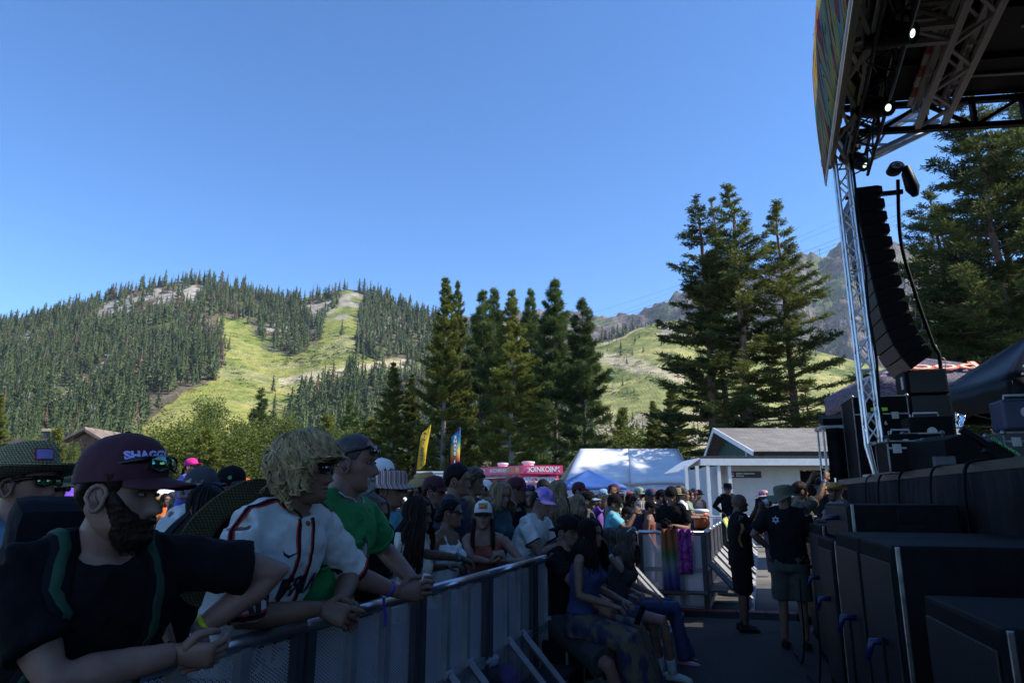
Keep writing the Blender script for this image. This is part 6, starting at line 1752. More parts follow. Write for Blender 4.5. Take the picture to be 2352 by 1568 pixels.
# ================================================================== people
_hz = [-.120, -.112, -.100, -.085, -.065, -.045, -.02, 0, .02, .045, .075, .10, .115, .1225]
_hF = [.050, .070, .083, .079, .081, .080, .080, .079, .089, .088, .078, .056, .031, .001]
_hB = [.005, .018, .032, .050, .068, .082, .094, .101, .105, .104, .093, .066, .036, .001]
_hS = [.012, .028, .041, .051, .058, .064, .070, .073, .075, .076, .069, .050, .028, .001]
def head_pt(th, z, jaw=1.0, nose=1.0):
  c, s = math.cos(th), math.sin(th)
  Fz, Bz, Sz = np.interp(z, _hz, _hF), np.interp(z, _hz, _hB), np.interp(z, _hz, _hS)
  if z < -0.03: Sz *= 1 + (jaw - 1) * min(1, (-0.03 - z) / 0.05)
  x = math.copysign(abs(c) ** 0.88, c) * (Fz if c > 0 else Bz)
  y = math.copysign(abs(s) ** 0.88, s) * Sz
  if c > 0:
    ay = abs(y)
    hN = np.interp(z, [-.057, -.051, -.041, -.02, .002, .014], [0, .013, .030, .020, .006, 0]) * nose
    wN = np.interp(z, [-.05, -.035, 0], [.018, .015, .009])
    x += hN * math.exp(-(y / wN) ** 2)
    x -= .011 * math.exp(-((ay - .031) / .014) ** 2 - ((z - .002) / .012) ** 2)
    x += .005 * math.exp(-((ay - .028) / .02) ** 2 - ((z - .024) / .009) ** 2)
    x += .007 * math.exp(-(y / .021) ** 2) * (math.exp(-((z + .065) / .006) ** 2) + math.exp(-((z + .081) / .007) ** 2))
    x -= .004 * math.exp(-(y / .024) ** 2 - ((z + .073) / .003) ** 2)
    x += .005 * math.exp(-(y / .02) ** 2 - ((z + .102) / .012) ** 2)
    y += math.copysign(.004, y) * math.exp(-((ay - .056) / .02) ** 2 - ((z + .02) / .022) ** 2)
  return Vector((x, y, z))
_hphi = [(-math.pi + 2 * math.pi * k / 52) for k in range(52)]
_hth = [p - 0.42 * math.sin(p) for p in _hphi]
_hlev = sorted(set([-.120, -.116, -.110, -.104, -.098, -.092, -.087, -.084, -.081, -.078, -.075, -.073, -.071, -.068, -.065, -.062, -.058, -.055, -.052, -.049, -.045, -.041, -.037, -.032, -.026, -.020, -.014, -.008, -.003, .002, .007, .012, .018, .024, .030, .037, .045, .054, .063, .072, .081, .090, .098, .105, .111, .116, .1195, .1222]))
def head_geo(jaw=1.0, nose=1.0):
  b = MB()
  b.rings([[head_pt(t, z, jaw, nose) for t in _hth] for z in _hlev])
  for sg in (-1, 1):
    c = Vector((-.012, sg * .074, -.012)); n = 14
    pth = [c + Vector((.020 * math.cos(a) * (1.15 if math.sin(a) > 0 else .75), sg * (.010 + .006 * math.cos(a + 2.6)), .032 * math.sin(a))) for a in [2 * math.pi * k / n for k in range(n + 1)]]
    b.tube(pth, .0062, 6, cap=False)
    b.ball(c + Vector((.0, sg * .004, 0)), (.017, .007, .027), 8, 6)
    b.tube([c + Vector((-.008, sg * .008, .016)), c + Vector((-.004, sg * .012, .0)), c + Vector((.006, sg * .01, -.014))], .0045, 5)
  return b
def hairline(th, low=0.0):
  return float(np.interp(abs(th), [0, .55, .95, 1.3, 1.5, 1.75, 2.1, 2.6, 3.15], [.072, .066, .040, -.012, -.010, .022, -.035, -.070, -.078])) - low * max(0, abs(th) - 1.2) * 0.02
def hair_shell(thick, rough, seed=1, recede=0.0, low=0.0, top=1.0):
  """hair grown as a thick skin over the scalp"""
  b = MB(); n = 56; m = 16; rg = []
  for j in range(m + 1):
    row = []
    for k in range(n):
      th = -math.pi + 2 * math.pi * k / n
      z0 = hairline(th, low) + recede * max(0, 1 - abs(th) / 1.0)
      f = j / m
      z = z0 + (0.1222 - z0) * (f ** 0.8)
      p = head_pt(th, z)
      nv = Vector((p.x / .10 ** 2, p.y / .075 ** 2, (z - .01) / .11 ** 2)).normalized()
      e = min(1, f * 5)
      w = mnoise.noise(Vector((p.x * 38 + seed, p.y * 38, p.z * 22))) + 0.6 * mnoise.noise(Vector((p.x * 90, p.y * 90 + seed, p.z * 50)))
      row.append(p + nv * ((thick * (1 + (top - 1) * f) + rough * w) * e - .004 * (1 - e)))
    rg.append(row)
  b.rings(rg, cap=False)
  b.add(rg[-1], [tuple(range(n))])
  return b
def curls(n, seed, rad=(.007, .012), L=(.06, .12), zlo=-.05, off=.02):
  b = MB(); r_ = random.Random(seed)
  for _ in range(n):
    th = r_.uniform(-math.pi, math.pi); z0 = hairline(th)
    z = z0 + (0.121 - z0) * (r_.random() ** 0.8)
    p = head_pt(th, z); nv = Vector((p.x / .10 ** 2, p.y / .075 ** 2, (z - .01) / .11 ** 2)).normalized()
    t1 = nv.cross(Vector((r_.uniform(-1, 1), r_.uniform(-1, 1), r_.uniform(-1, 1)))).normalized()
    ln = r_.uniform(*L); a0 = r_.uniform(0, 6.28); cr = r_.uniform(.008, .017)
    dn = (t1 * 0.55 + Vector((-.35, 0, -.75)) * r_.uniform(.3, 1.0)).normalized()
    pts = []
    for i in range(7):
      t = i / 6
      pts.append(p + nv * (off * (.75 + .4 * math.sin(t * 2.4)) + r_.uniform(0, .004)) + dn * ln * t + (nv * math.cos(a0 + t * 8) + t1 * math.sin(a0 + t * 8)) * cr * t)
    r0 = r_.uniform(*rad)
    b.tube(pts, [r0 * .7, r0, r0, r0 * .9, r0 * .8, r0 * .55, r0 * .15], 5, flat=0.55)
  return b
def wavy_locks(n, seed, per=6, off=.03):
  b = MB(); r_ = random.Random(seed)
  for _ in range(n):
    th0 = r_.uniform(-math.pi, math.pi); zl = max(hairline(th0) - .035 * (abs(th0) > 1.2), -.10) if abs(th0) > .8 else .05
    z0 = zl + (.121 - zl) * r_.random() ** .7; L = r_.uniform(.05, .11); ph = r_.uniform(0, 6.28); fq = r_.uniform(6, 10); am = r_.uniform(.10, .22); o0 = off * r_.uniform(.7, 1.25); sw = r_.uniform(-.5, .5)
    for q in range(per):
      dt, do, dp = r_.uniform(-.05, .05), r_.uniform(-.004, .005), r_.uniform(-.5, .5); pts = []
      for i in range(10):
        t = i / 9; z = max(z0 - L * t, zl - .02)
        rad = max(.35, math.sqrt(max(.02, 1 - (max(z, 0) / .125) ** 2)))
        th = th0 + (dt + am * math.sin(ph + dp + t * fq) * t + sw * t) / rad
        p = head_pt(th, min(z, .1215)); nv = Vector((p.x / .01, p.y / .0056, (z - .01) / .0121)).normalized()
        pts.append(p + nv * (o0 + do + .007 * math.cos(ph + dp + t * fq) - .010 * (t > .85)) + nv * max(0, zl - (z0 - L * t)) * .4)
      r0 = r_.uniform(.0018, .0032)
      b.tube(pts, [r0 * .6] + [r0] * 6 + [r0 * .8, r0 * .5, r0 * .15], 4, cap=False)
  return b
def long_hair(n, seed, length, r0=.012, sp=1.0, wave=.01, front=0.75, lean=0.0, side=0.0, back=0.0):
  """locks that follow the skull and fall below it; side: -1 all falls on the right, +1 left"""
  b = hair_shell(.012, .004, seed, low=0.5)
  r_ = random.Random(seed)
  for _ in range(n):
    th = r_.choice((-1, 1)) * r_.uniform(front, math.pi)
    off = r_.uniform(.012, .026)
    pts = []
    for z in (.115, .095, .06, .02, -.03):
      p = head_pt(th, z); nv = Vector((p.x / .10 ** 2, p.y / .075 ** 2, z / .11 ** 2)).normalized()
      pts.append(p + nv * off)
    L = length * r_.uniform(.75, 1.05); q = pts[-1]; a0 = r_.uniform(0, 6.28)
    for i in range(1, 9):
      t = i / 8
      out = Vector((q.x, q.y, 0)).normalized() if (abs(q.x) + abs(q.y)) > 1e-4 else Vector((1, 0, 0))
      pts.append(q + Vector((-.02 * t - lean * t * L + back * t * L, side * t * .06, -L * t)) + out * sp * .055 * math.sin(min(1, t * 2.2) * 1.5) + out.cross(Vector((0, 0, 1))) * wave * math.sin(a0 + t * 9) * t)
    rr = r0 * r_.uniform(.7, 1.2)
    b.tube(pts, [rr * .5] + [rr] * 8 + [rr * .95, rr * .8, rr * .6, rr * .2][:max(0, len(pts) - 9)], 5, flat=.5)
  return b
def beard_geo(thick, rough, seed=1, full=True, up=-.045):
  b = MB(); n = 44; rg = []
  lim = 1.62 if full else 0.62
  lv = list(np.linspace(-.126, .008, 36)) if full else [-.122, -.116, -.108, -.098, -.09, -.082, -.074, -.064, -.056]
  for z in lv:
    row = []
    for k in range(n + 1):
      th = -lim + 2 * lim * k / n
      p = head_pt(th, max(z, -.1195))
      p.z = z
      nv = Vector((p.x, p.y * 1.2, min(0, z + .05) * 1.2)).normalized()
      e = min(1, (1 - abs(th) / lim) * (3.2 if full else 7))
      lipz = -.055 + ((-.004 if abs(th) < .45 else .012) + .03 * max(0, abs(th) - .5) if full else 0)
      tz = min(1, max(0, (lipz + .055 * max(0, abs(th) - .75) - z) / .016)) if z > -.06 else 1.0
      mouth = math.exp(-(p.y / .018) ** 2 - ((z + .073) / .006) ** 2)
      w = mnoise.noise(Vector((p.x * 120 + seed, p.y * 120, z * 120)))
      row.append(p + nv * ((thick * (.55 + .45 * min(1, abs(th) / .8)) * (1 + .9 * max(0, (-z - .08) / .05)) + rough * w) * e * tz * (1 - mouth) - .003 * (1 - e * tz * (1 - mouth * .8))))
    rg.append(row)
  b.rings(rg, cap=False, closed=False)
  return b
def cap_geo(z0=.030, zt=.150, bulge=1.0, brim=.078, brim_drop=.22, curve=5.0, flat=False, tall=1.0, cx=-.004):
  cr = MB(); n = 40; rg = []
  for j in range(13):
    f = j / 12; z = z0 + (zt - z0) * f
    k_ = max(0.02, (1 - f ** 2.6)) ** 0.5
    row = []
    for i in range(n):
      a = 2 * math.pi * i / n; c, s = math.cos(a), math.sin(a)
      rx = (.108 if c > 0 else .114) * bulge; ry = .088 * bulge
      kk = k_ if c < 0 else k_ ** 0.75
      row.append(Vector((cx + rx * kk * math.copysign(abs(c) ** .9, c), ry * k_ * math.copysign(abs(s) ** .9, s), z + .006 * max(0, c) * (1 - f) - .006 * max(0, -c) * (1 - f))))
    rg.append(row)
  cr.rings(rg, cap=False); cr.add(rg[-1], [tuple(range(n))])
  cr.ball((cx, 0, zt + .001), (.008, .008, .005), 8, 5)
  br = MB(); g = []
  for i in range(17):
    a = -1.12 + 2.24 * i / 16; c, s = math.cos(a), math.sin(a)
    row = []
    for j in range(7):
      t = j / 6
      ext = brim * (1 - (abs(a) / 1.12) ** 2.6) ** .6 * t
      x = cx + .106 * bulge * c ** .9 + ext; y = .087 * bulge * s * (1 + .04 * t)
      row.append(Vector((x, y, z0 + .008 - brim_drop * ext - (0 if flat else curve * y * y * (0.25 + .75 * t)) + (0 if flat else .006))))
    g.append(row)
  br.sheet(g, .004)
  return cr, br
def hat_geo(crown_h=.105, crown_r=.098, brim=.085, z0=.035, up_side=0.0, droop=.12, ex=1.15, pinch=0.0, flat_top=.55, wav=.004):
  b = MB(); n = 44; rg = []
  prof = []
  for t in (1.0, .66, .33, .06): prof.append((crown_r + brim * t, z0 - droop * brim * t, t))
  prof += [(crown_r, z0 + .004, 0), (crown_r * .985, z0 + crown_h * .45, 0), (crown_r * .95, z0 + crown_h * .8, 0), (crown_r * .86, z0 + crown_h * .96, 0), (crown_r * flat_top, z0 + crown_h, 0), (crown_r * .2, z0 + crown_h * (1 - .12 * pinch), 0), (.002, z0 + crown_h * (1 - .14 * pinch), 0)]
  for r_, z, t in prof:
    row = []
    for i in range(n):
      a = 2 * math.pi * i / n; c, s = math.cos(a), math.sin(a)
      zz = z + up_side * t * t * s * s + wav * t * math.sin(3 * a + 1)
      if t == 0 and pinch and c > 0 and z > z0 + crown_h * .4: pass
      row.append(Vector((-.004 + r_ * ex * c, r_ * s * (1 - (.10 * pinch if z > z0 + crown_h * .5 else 0)), zz)))
    rg.append(row)
  b.rings(rg, cap=False)
  und = [[p - Vector((0, 0, .005)) for p in rg[i]] for i in range(4)]
  b.rings(list(reversed(und)), cap=False); b.rings([rg[0], und[0]], cap=False)
  band = MB(); rb = []
  for dz, k_ in ((.006, 1.012), (.010, 1.02), (.026, 1.015), (.028, 1.0)):
    rb.append([Vector((-.004 + crown_r * k_ * ex * math.cos(2 * math.pi * i / n), crown_r * k_ * math.sin(2 * math.pi * i / n), z0 + dz)) for i in range(n)])
  band.rings(rb, cap=False)
  return b, band
def shades_geo(z=.004, x=.0965, w=.030, h=.019, wrap=.014):
  fr = MB(); le = MB()
  for sg in (-1, 1):
    g = []
    for i in range(5):
      yy = sg * (.008 + (w * 1.75) * i / 4); xx = x - wrap * (i / 4) ** 2
      g.append([Vector((xx, yy, z + h * (1 - .1 * i / 4))), Vector((xx + .003, yy, z)), Vector((xx - .001, yy, z - h * (1.0 - .25 * abs(i - 2) / 2)))])
    le.sheet(g, .002)
    pr = [Vector((x + .001, sg * .006, z + h)), Vector((x - wrap + .002, sg * (.010 + w * 1.75), z + h * .9)), Vector((x - wrap, sg * (.010 + w * 1.8), z - h * .6)), Vector((x - wrap * .3 + .001, sg * (.010 + w), z - h * 1.05)), Vector((x + .001, sg * .006, z - h * .6)), Vector((x + .001, sg * .006, z + h))]
    fr.tube(pr, .0032, 6)
    fr.tube([Vector((x - wrap, sg * (.010 + w * 1.8), z + h * .75)), Vector((.04, sg * .079, z + h * .6)), Vector((-.012, sg * .082, z + h * .3)), Vector((-.03, sg * .079, z - .012))], [.005, .0045, .004, .003], 6, flat=1.5)
  fr.tube([Vector((x + .001, -.007, z + h * .5)), Vector((x + .004, 0, z + h * .6)), Vector((x + .001, .007, z + h * .5))], .0032, 6)
  return fr, le
def hand_geo(b, wr, d, pn, thumb, curl=0.5, k=1.0, spread=.20, curls_=None, tcurl=.4):
  """palm and five separate fingers; d: along the hand, pn: out of the palm, thumb: +1/-1 side"""
  wr = Vector(wr); d = Vector(d).normalized(); pn = Vector(pn); pn = (pn - d * pn.dot(d)).normalized()
  lat = d.cross(pn).normalized() * thumb          # towards the thumb
  rg = []
  for t, a, c in ((-.01, .026, .021), (.02, .031, .02), (.05, .039, .018), (.08, .041, .016), (.094, .037, .012)):
    cc = wr + d * t * k
    rg.append([cc + lat * math.cos(2 * math.pi * i / 12) * a * k + pn * math.sin(2 * math.pi * i / 12) * c * k for i in range(12)])
  b.rings(rg)
  for i, (o, L, r_) in enumerate(((.029, .070, .0092), (.010, .080, .0095), (-.010, .074, .009), (-.028, .058, .0078))):
    base = wr + d * (.086 - .006 * abs(o) / .03) * k + lat * o * k
    dir_ = (d + lat * o / .03 * spread).normalized(); cu = (curls_[i] if curls_ else curl) * (1 + .12 * i)
    pts = [base - dir_ * .012 * k, base]; p = base.copy(); dd = dir_.copy()
    for seg, f in ((.45, .75), (.30, 1.1), (.25, .6)):
      ax = dd.cross(pn)
      if ax.length > 1e-6: dd = Matrix.Rotation(-cu * f, 3, -ax.normalized()) @ dd
      pn2 = pn
      p = p + dd * L * seg * k; pts.append(p.copy())
    b.tube(pts, [r_ * k, r_ * k * 1.05, r_ * k, r_ * k * .95, r_ * k * .72], 8)
    b.ball(pts[-1], r_ * k * .74, 8, 6)
  tb = wr + d * .022 * k + lat * .026 * k
  t1 = tb + (d * .55 + lat * .8 + pn * .25).normalized() * .036 * k
  t2 = t1 + (d * .85 + lat * (.45 - tcurl) + pn * .35 * (1 + tcurl)).normalized() * .032 * k
  t3 = t2 + (d * .9 + lat * (.2 - tcurl) + pn * .3 * (1 + tcurl)).normalized() * .024 * k
  b.tube([tb - lat * .008 * k, tb, t1, t2, t3], [.015 * k, .0145 * k, .0115 * k, .0105 * k, .008 * k], 8); b.ball(t3, .008 * k, 8, 6)
  return b
_queue = []
def fuse(o, voxel, smooth=4, folds=None, extra=None):
  m = o.modifiers.new('fuse', 'REMESH'); m.mode = 'VOXEL'; m.voxel_size = voxel; m.use_smooth_shade = True
  s_ = o.modifiers.new('soften', 'SMOOTH'); s_.factor = 0.5; s_.iterations = smooth
  if folds:
    tx = bpy.data.textures.new('folds', 'CLOUDS'); tx.noise_scale = folds[1]; tx.noise_depth = 2
    dm = o.modifiers.new('folds', 'DISPLACE'); dm.texture = tx; dm.strength = folds[0]; dm.mid_level = 0.5; dm.texture_coords = 'LOCAL'
  _queue.append((o, extra))
def flush():
  dg = bpy.context.evaluated_depsgraph_get(); dg.update()
  done = {}
  for o, extra in _queue:
    me0 = o.data
    ev = o.evaluated_get(dg)
    me = bpy.data.meshes.new_from_object(ev)
    if extra is not None and extra.v:
      n = len(me.vertices)
      v = np.empty(n * 3, np.float32); me.vertices.foreach_get('co', v)
      bm = bmesh.new(); bm.from_mesh(me)
      vs = [bm.verts.new(p) for p in extra.v]
      for f in extra.f:
        try:
          fc = bm.faces.new([vs[i] for i in f]); fc.smooth = True
        except ValueError: pass
      bm.to_mesh(me); bm.free()
    me.name = me0.name
    o.modifiers.clear()
    o.data = me
    if not me.materials and me0.materials:
      for m_ in me0.materials: me.materials.append(m_)
  _queue.clear()
def ik(S, T, l1, l2, pole):
  S, T = Vector(S), Vector(T); d = T - S; L = d.length
  if L > (l1 + l2) * .998:
    T = S + d.normalized() * (l1 + l2) * .998; d = T - S; L = d.length
  a = (l1 * l1 - l2 * l2 + L * L) / (2 * L); h = math.sqrt(max(0, l1 * l1 - a * a))
  dn = d.normalized(); p = Vector(pole); p = (p - dn * p.dot(dn))
  p = p.normalized() if p.length > 1e-6 else Vector((0, 0, -1))
  return S + dn * a + p * h, T
def skinmat(name, c):
  return mat(name, c, 0.55, var=0.14, scale=14, bump=0.08, bscale=160, sss=0.0, spec=0.35)
SK = {'fair': skinmat('fair_skin', (0.23, 0.125, 0.092)), 'tan': skinmat('tanned_skin', (0.165, 0.086, 0.055)), 'olive': skinmat('olive_skin', (0.16, 0.085, 0.052)), 'brown': skinmat('brown_skin', (0.085, 0.045, 0.028)), 'pink': skinmat('pinkish_skin', (0.215, 0.108, 0.082))}
def hairmat(name, c):
  return mat(name, c, 0.5, var=0.45, scale=40, stretch=(1, 1, .3), bump=0.5, bscale=150)
HR = {'black': hairmat('black_hair', (0.006, 0.005, 0.005)), 'dark': hairmat('dark_brown_hair', (0.017, 0.010, 0.007)), 'brown': hairmat('brown_hair', (0.045, 0.024, 0.013)), 'blond': hairmat('blond_hair', (0.34, 0.24, 0.11)), 'dblond': hairmat('dark_blond_hair', (0.20, 0.13, 0.065)), 'stubble': hairmat('stubble_hair', (0.035, 0.020, 0.016)), 'grey': hairmat('grey_hair', (0.25, 0.24, 0.23))}
def cloth(name, c, **k):
  kw = dict(rough=0.85, var=0.14, scale=5, bump=0.75, bscale=11, sheen=0.0); kw.update(k)
  return mat(name, c, **kw)
CL = {'black': cloth('black_tee', (0.007, 0.0065, 0.008)), 'white': cloth('white_tee', (0.58, 0.58, 0.57)), 'navy': cloth('navy_tee', (0.012, 0.016, 0.04)), 'green': cloth('green_tee', (0.012, 0.19, 0.05)), 'cyan': cloth('cyan_tee', (0.10, 0.34, 0.42)), 'red': cloth('red_tee', (0.30, 0.02, 0.02)), 'maroon': cloth('maroon_fabric', (0.048, 0.005, 0.014)),
      'grey': cloth('grey_tee', (0.13, 0.13, 0.14)), 'purple': cloth('purple_print_cloth', (0.09, 0.07, 0.34)), 'jean': cloth('blue_denim', (0.025, 0.035, 0.10)), 'khaki': cloth('khaki_shorts', (0.045, 0.045, 0.035)), 'olive': cloth('olive_hat_cloth', (0.085, 0.085, 0.05)), 'sage': cloth('sage_cap_cloth', (0.20, 0.24, 0.17)), 'tan': cloth('tan_cap_cloth', (0.30, 0.19, 0.08)),
      'pinkhot': cloth('hot_pink_cap_cloth', (0.62, 0.012, 0.22)), 'teal': cloth('teal_tee', (0.02, 0.06, 0.075)), 'orange': cloth('orange_tee', (0.5, 0.12, 0.02)), 'yellow': cloth('yellow_tee', (0.5, 0.36, 0.04)), 'lblue': cloth('light_blue_shirt', (0.16, 0.30, 0.42)), 'brown': cloth('brown_tee', (0.08, 0.045, 0.025)), 'cream': cloth('cream_top', (0.62, 0.57, 0.48)), 'rust': cloth('rust_top', (0.20, 0.05, 0.03)), 'dkgreen': cloth('dark_green_tee', (0.02, 0.06, 0.03)), 'violet': cloth('violet_tee', (0.14, 0.05, 0.30)), 'charcoal': cloth('charcoal_tee', (0.03, 0.03, 0.034))}
def strawmat(name, c1, c2, sc=130):
  m, nt, p, out = nmat(name)
  N, L = nt.nodes, nt.links
  tc = N.new('ShaderNodeTexCoord'); wv = N.new('ShaderNodeTexWave'); wv.bands_direction = 'Z'; wv.inputs['Scale'].default_value = sc / 6.28 * 2; wv.inputs['Distortion'].default_value = 2.5; wv.inputs['Detail'].default_value = 2; wv.inputs['Detail Scale'].default_value = 4
  L.new(tc.outputs['Object'], wv.inputs['Vector'])
  w2 = N.new('ShaderNodeTexWave'); w2.bands_direction = 'DIAGONAL'; w2.inputs['Scale'].default_value = sc / 3.2; w2.inputs['Distortion'].default_value = 3; L.new(tc.outputs['Object'], w2.inputs['Vector'])
  mu = N.new('ShaderNodeMath'); mu.operation = 'MULTIPLY'; L.new(wv.outputs['Fac'], mu.inputs[0]); L.new(w2.outputs['Fac'], mu.inputs[1])
  r = N.new('ShaderNodeValToRGB'); r.color_ramp.elements[0].color = (*c1, 1); r.color_ramp.elements[1].color = (*c2, 1); r.color_ramp.elements[0].position = .08; r.color_ramp.elements[1].position = .5
  L.new(mu.outputs[0], r.inputs['Fac']); L.new(r.outputs[0], p.inputs['Base Color']); p.inputs['Roughness'].default_value = .8
  bp = N.new('ShaderNodeBump'); bp.inputs['Strength'].default_value = .7; bp.inputs['Distance'].default_value = .004; L.new(mu.outputs[0], bp.inputs['Height']); L.new(bp.outputs[0], p.inputs['Normal'])
  return m
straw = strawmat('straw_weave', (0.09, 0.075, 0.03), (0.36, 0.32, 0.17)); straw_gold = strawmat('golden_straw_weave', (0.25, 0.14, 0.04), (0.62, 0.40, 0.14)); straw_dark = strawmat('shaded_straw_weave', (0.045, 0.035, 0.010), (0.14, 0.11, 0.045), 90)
lens_dark = mat('sunglass_lens', (0.006, 0.006, 0.008), 0.08, var=0.1, spec=0.6)
lens_gold = mat('mirror_gold_lens', (0.45, 0.42, 0.06), 0.06, 0.9, var=0.5, scale=30, col2=(0.1, 0.4, 0.3))
lens_blue = mat('mirror_blue_lens', (0.02, 0.10, 0.45), 0.06, 0.9, var=0.3, scale=30)
frame_blk = mat('sunglass_frame', (0.006, 0.006, 0.007), 0.3, spec=0.4)
eye_white = mat('eye_white', (0.13, 0.115, 0.11), 0.2); eye_iris = mat('eye_iris', (0.02, 0.014, 0.01), 0.15)
lip_m = {}
shoe_blk = mat('black_shoes', (0.010, 0.010, 0.011), 0.6); shoe_white = mat('white_soles', (0.5, 0.5, 0.5), 0.6)
_cache = {}
class Person:
  pass
def person(u, v, Y, face, label, h=None, sex='m', lean=8, twist=0, hyaw=0, hpitch=0, hroll=0, skin='tan', shirt=('black', .55), pants=('jean', 1.0), shoes=None, hair=('short', 'dark'), hat=None, glasses=None, beard=None, armR='down', armL='down', build=1.0, seat=None,
           vox=0.014, group=None, fingers=0.5, name='person', legs=None, jaw=1.0, nose=1.0, eyes=True, neckf=0.03, k=None, handR=None, handL=None, torso_bare=False, folds=True, at=None, belly=1.0, clothes_vox=None):
  """stand a person so that the head centre shows at (u, v) at depth Y; face: heading in degrees from +X; all built in the person's own frame (+X forward, +Y left)"""
  f_ = sex == 'f'
  ln = R(lean)
  rz = R(face)
  hipz = 0.95 if seat is None else 0.0   # seated: filled below
  base = Vector((0, 0, 0.95))
  fh = Vector((math.cos(R(twist)), math.sin(R(twist)), 0)); lt_ = Vector((-fh.y, fh.x, 0)); ZZ = Vector((0, 0, 1))
  up = fh * math.sin(ln) + ZZ * math.cos(ln); fw = fh * math.cos(ln) - ZZ * math.sin(ln)
  NB = base + up * .535;
  nd = (up * .45 + ZZ * .55).normalized()
  HC = NB + nd * .130 + fh * neckf
  if at is None:
    tgt = W(u, v, Y)
    if seat is not None:
      k = k or 1.0
      zoff = tgt.z - HC.z * k
    else:
      k = k or tgt.z / HC.z
      zoff = 0.0 if abs(tgt.z - HC.z * k) < 1e-6 else tgt.z - HC.z * k
    off = Matrix.Rotation(rz, 3, 'Z') @ (HC * k)
    loc = Vector((tgt.x - off.x, Y - off.y, zoff))
  else:
    loc = Vector(at); k = k or 1.0; zoff = loc.z
  e = empty(name, loc, rz, label, 'person', group); e.scale = (k, k, k)
  Mi = mworld(e).inverted()
  P = Person(); P.e = e; P.HC = HC; P.k = k; P.M = mworld(e)
  hw = (.165 if f_ else .185) * (build ** .5)
  SC = base + up * .462
  SR, SL = SC - lt_ * hw, SC + lt_ * hw
  def arm(spec, S, sg):
    if isinstance(spec, str):
      o = {'down': ((-.03, .05, -.27), (.09, .04, -.50)), 'rail': ((.12, .10, -.24), (.36, -.06, -.24)), 'fold': ((.03, .06, -.27), (.24, -.14, -.20)), 'phone': ((.20, .03, -.17), (.34, -.06, .06)), 'up': ((.16, .04, .14), (.30, -.02, .36)), 'hip': ((-.08, .15, -.22), (.06, .02, -.36)), 'front': ((.04, .04, -.27), (.27, -.07, -.22)), 'cam': ((.13, .08, -.20), (.27, -.10, .14)), 'lap': ((.02, .06, -.26), (.26, -.02, -.33))}[spec]
      E, Wp = [S + fh * q[0] + lt_ * q[1] * sg + ZZ * q[2] for q in o]
      return E, Wp, None
    tgt_, pole = spec[0], spec[1]
    T = Mi @ Vector(tgt_)
    E, T = ik(S, T, .295 * (.94 if f_ else 1), .262 * (.94 if f_ else 1), Mi.to_3x3() @ Vector(pole))
    return E, T, None
  ER, WR_, _ = arm(armR, SR, -1); EL, WL_, _ = arm(armL, SL, 1)
  P.SR, P.SL, P.ER, P.EL, P.WR, P.WL, P.NB, P.up, P.fw, P.fh, P.lt, P.base = SR, SL, ER, EL, WR_, WL_, NB, up, fw, fh, lt_, base
  if seat is None and legs is None:
    KR, AR = Vector((.01, -.10, .50)), Vector((-.01, -.105, .085)); KL, AL = Vector((.02, .10, .50)), Vector((0, .11, .085))
  else:
    (KR, AR), (KL, AL) = [tuple(Mi @ Vector(q) for q in pr) for pr in legs]
  HR_, HL_ = base + Vector((0, -.09, -.04)), base + Vector((0, .09, -.04))
  P.AR, P.AL, P.KR, P.KL = AR, AL, KR, KL
  key = None
  bs = build
  def ring(c, a, b_, n=22, ax=None, fx=None):
    ax = ax or lt_; fx = fx or fw
    return [c + ax * math.copysign(abs(math.cos(t)) ** .85, math.cos(t)) * a + fx * math.copysign(abs(math.sin(t)) ** .85, math.sin(t)) * b_ for t in [2 * math.pi * i / n for i in range(n)]]
  L0, F0 = Vector((0, 1, 0)), Vector((1, 0, 0))
  def torso(infl, z0=-.12, z1=.53):
    tab = [(-.14, .165, .120), (-.06, .170, .122), (.04, .160, .116), (.12, .150, .108), (.20, .153, .110), (.30, .166, .118), (.38, .172, .118), (.44, .165, .104), (.49, .125, .085), (.53, .075, .065)] if not f_ else \
              [(-.14, .172, .118), (-.06, .172, .122), (.04, .150, .108), (.12, .128, .096), (.20, .130, .098), (.30, .146, .112), (.37, .150, .112), (.43, .146, .092), (.49, .110, .075), (.53, .062, .058)]
    rg = []
    for q, a, b_ in tab:
      if q < z0 - 1e-6 or q > z1 + 1e-6: continue
      mixf = min(1, max(0, (q + .14) / .3))
      ax = (L0 * (1 - mixf) + lt_ * mixf).normalized(); fx = (F0 * (1 - mixf) + fw * mixf).normalized()
      c = base + (ZZ * q if q < 0 else up * q)
      bel = belly if -.05 <= q <= .25 else 1.0
      rg.append(ring(c + fx * (.02 * (bel - 1) * 5 + .012), a * bs + infl, (b_ * bs * bel) + infl, ax=ax, fx=fx))
    return rg
  body = MB(); extra = MB()
  body.rings(torso(-.008))
  if f_:
    for sg in (-1, 1): body.ball(base + up * .335 + fw * .095 * bs + lt_ * .068 * sg, .062 * bs, 12, 8)
  nr = .049 if f_ else .062 * (1 + .25 * (bs - 1))
  body.tube([base + up * .47 - fw * .01, NB, HC - nd * .07 - fh * .022, HC - fh * .022], [nr * 1.5, nr * 1.12, nr, nr * .95], 14)
  for S, E, Wr, sg in ((SR, ER, WR_, -1), (SL, EL, WL_, 1)):
    ar = (.82 if f_ else 1.0) * (.6 + .4 * bs)
    body.tube([SC + lt_ * sg * .05 + up * .02, S], [.055, .056 * ar], 12)
    body.tube([S, S.lerp(E, .35), S.lerp(E, .75), E, E.lerp(Wr, .28), E.lerp(Wr, .65), Wr], [.055 * ar, .053 * ar, .045 * ar, .041 * ar, .044 * ar, .036 * ar, .027 * ar], 12)
    body.tube([NB - up * .01 + lt_ * sg * .02 - fw * .01, S + up * .008 - lt_ * sg * .02], [.040, .036 * ar], 10)
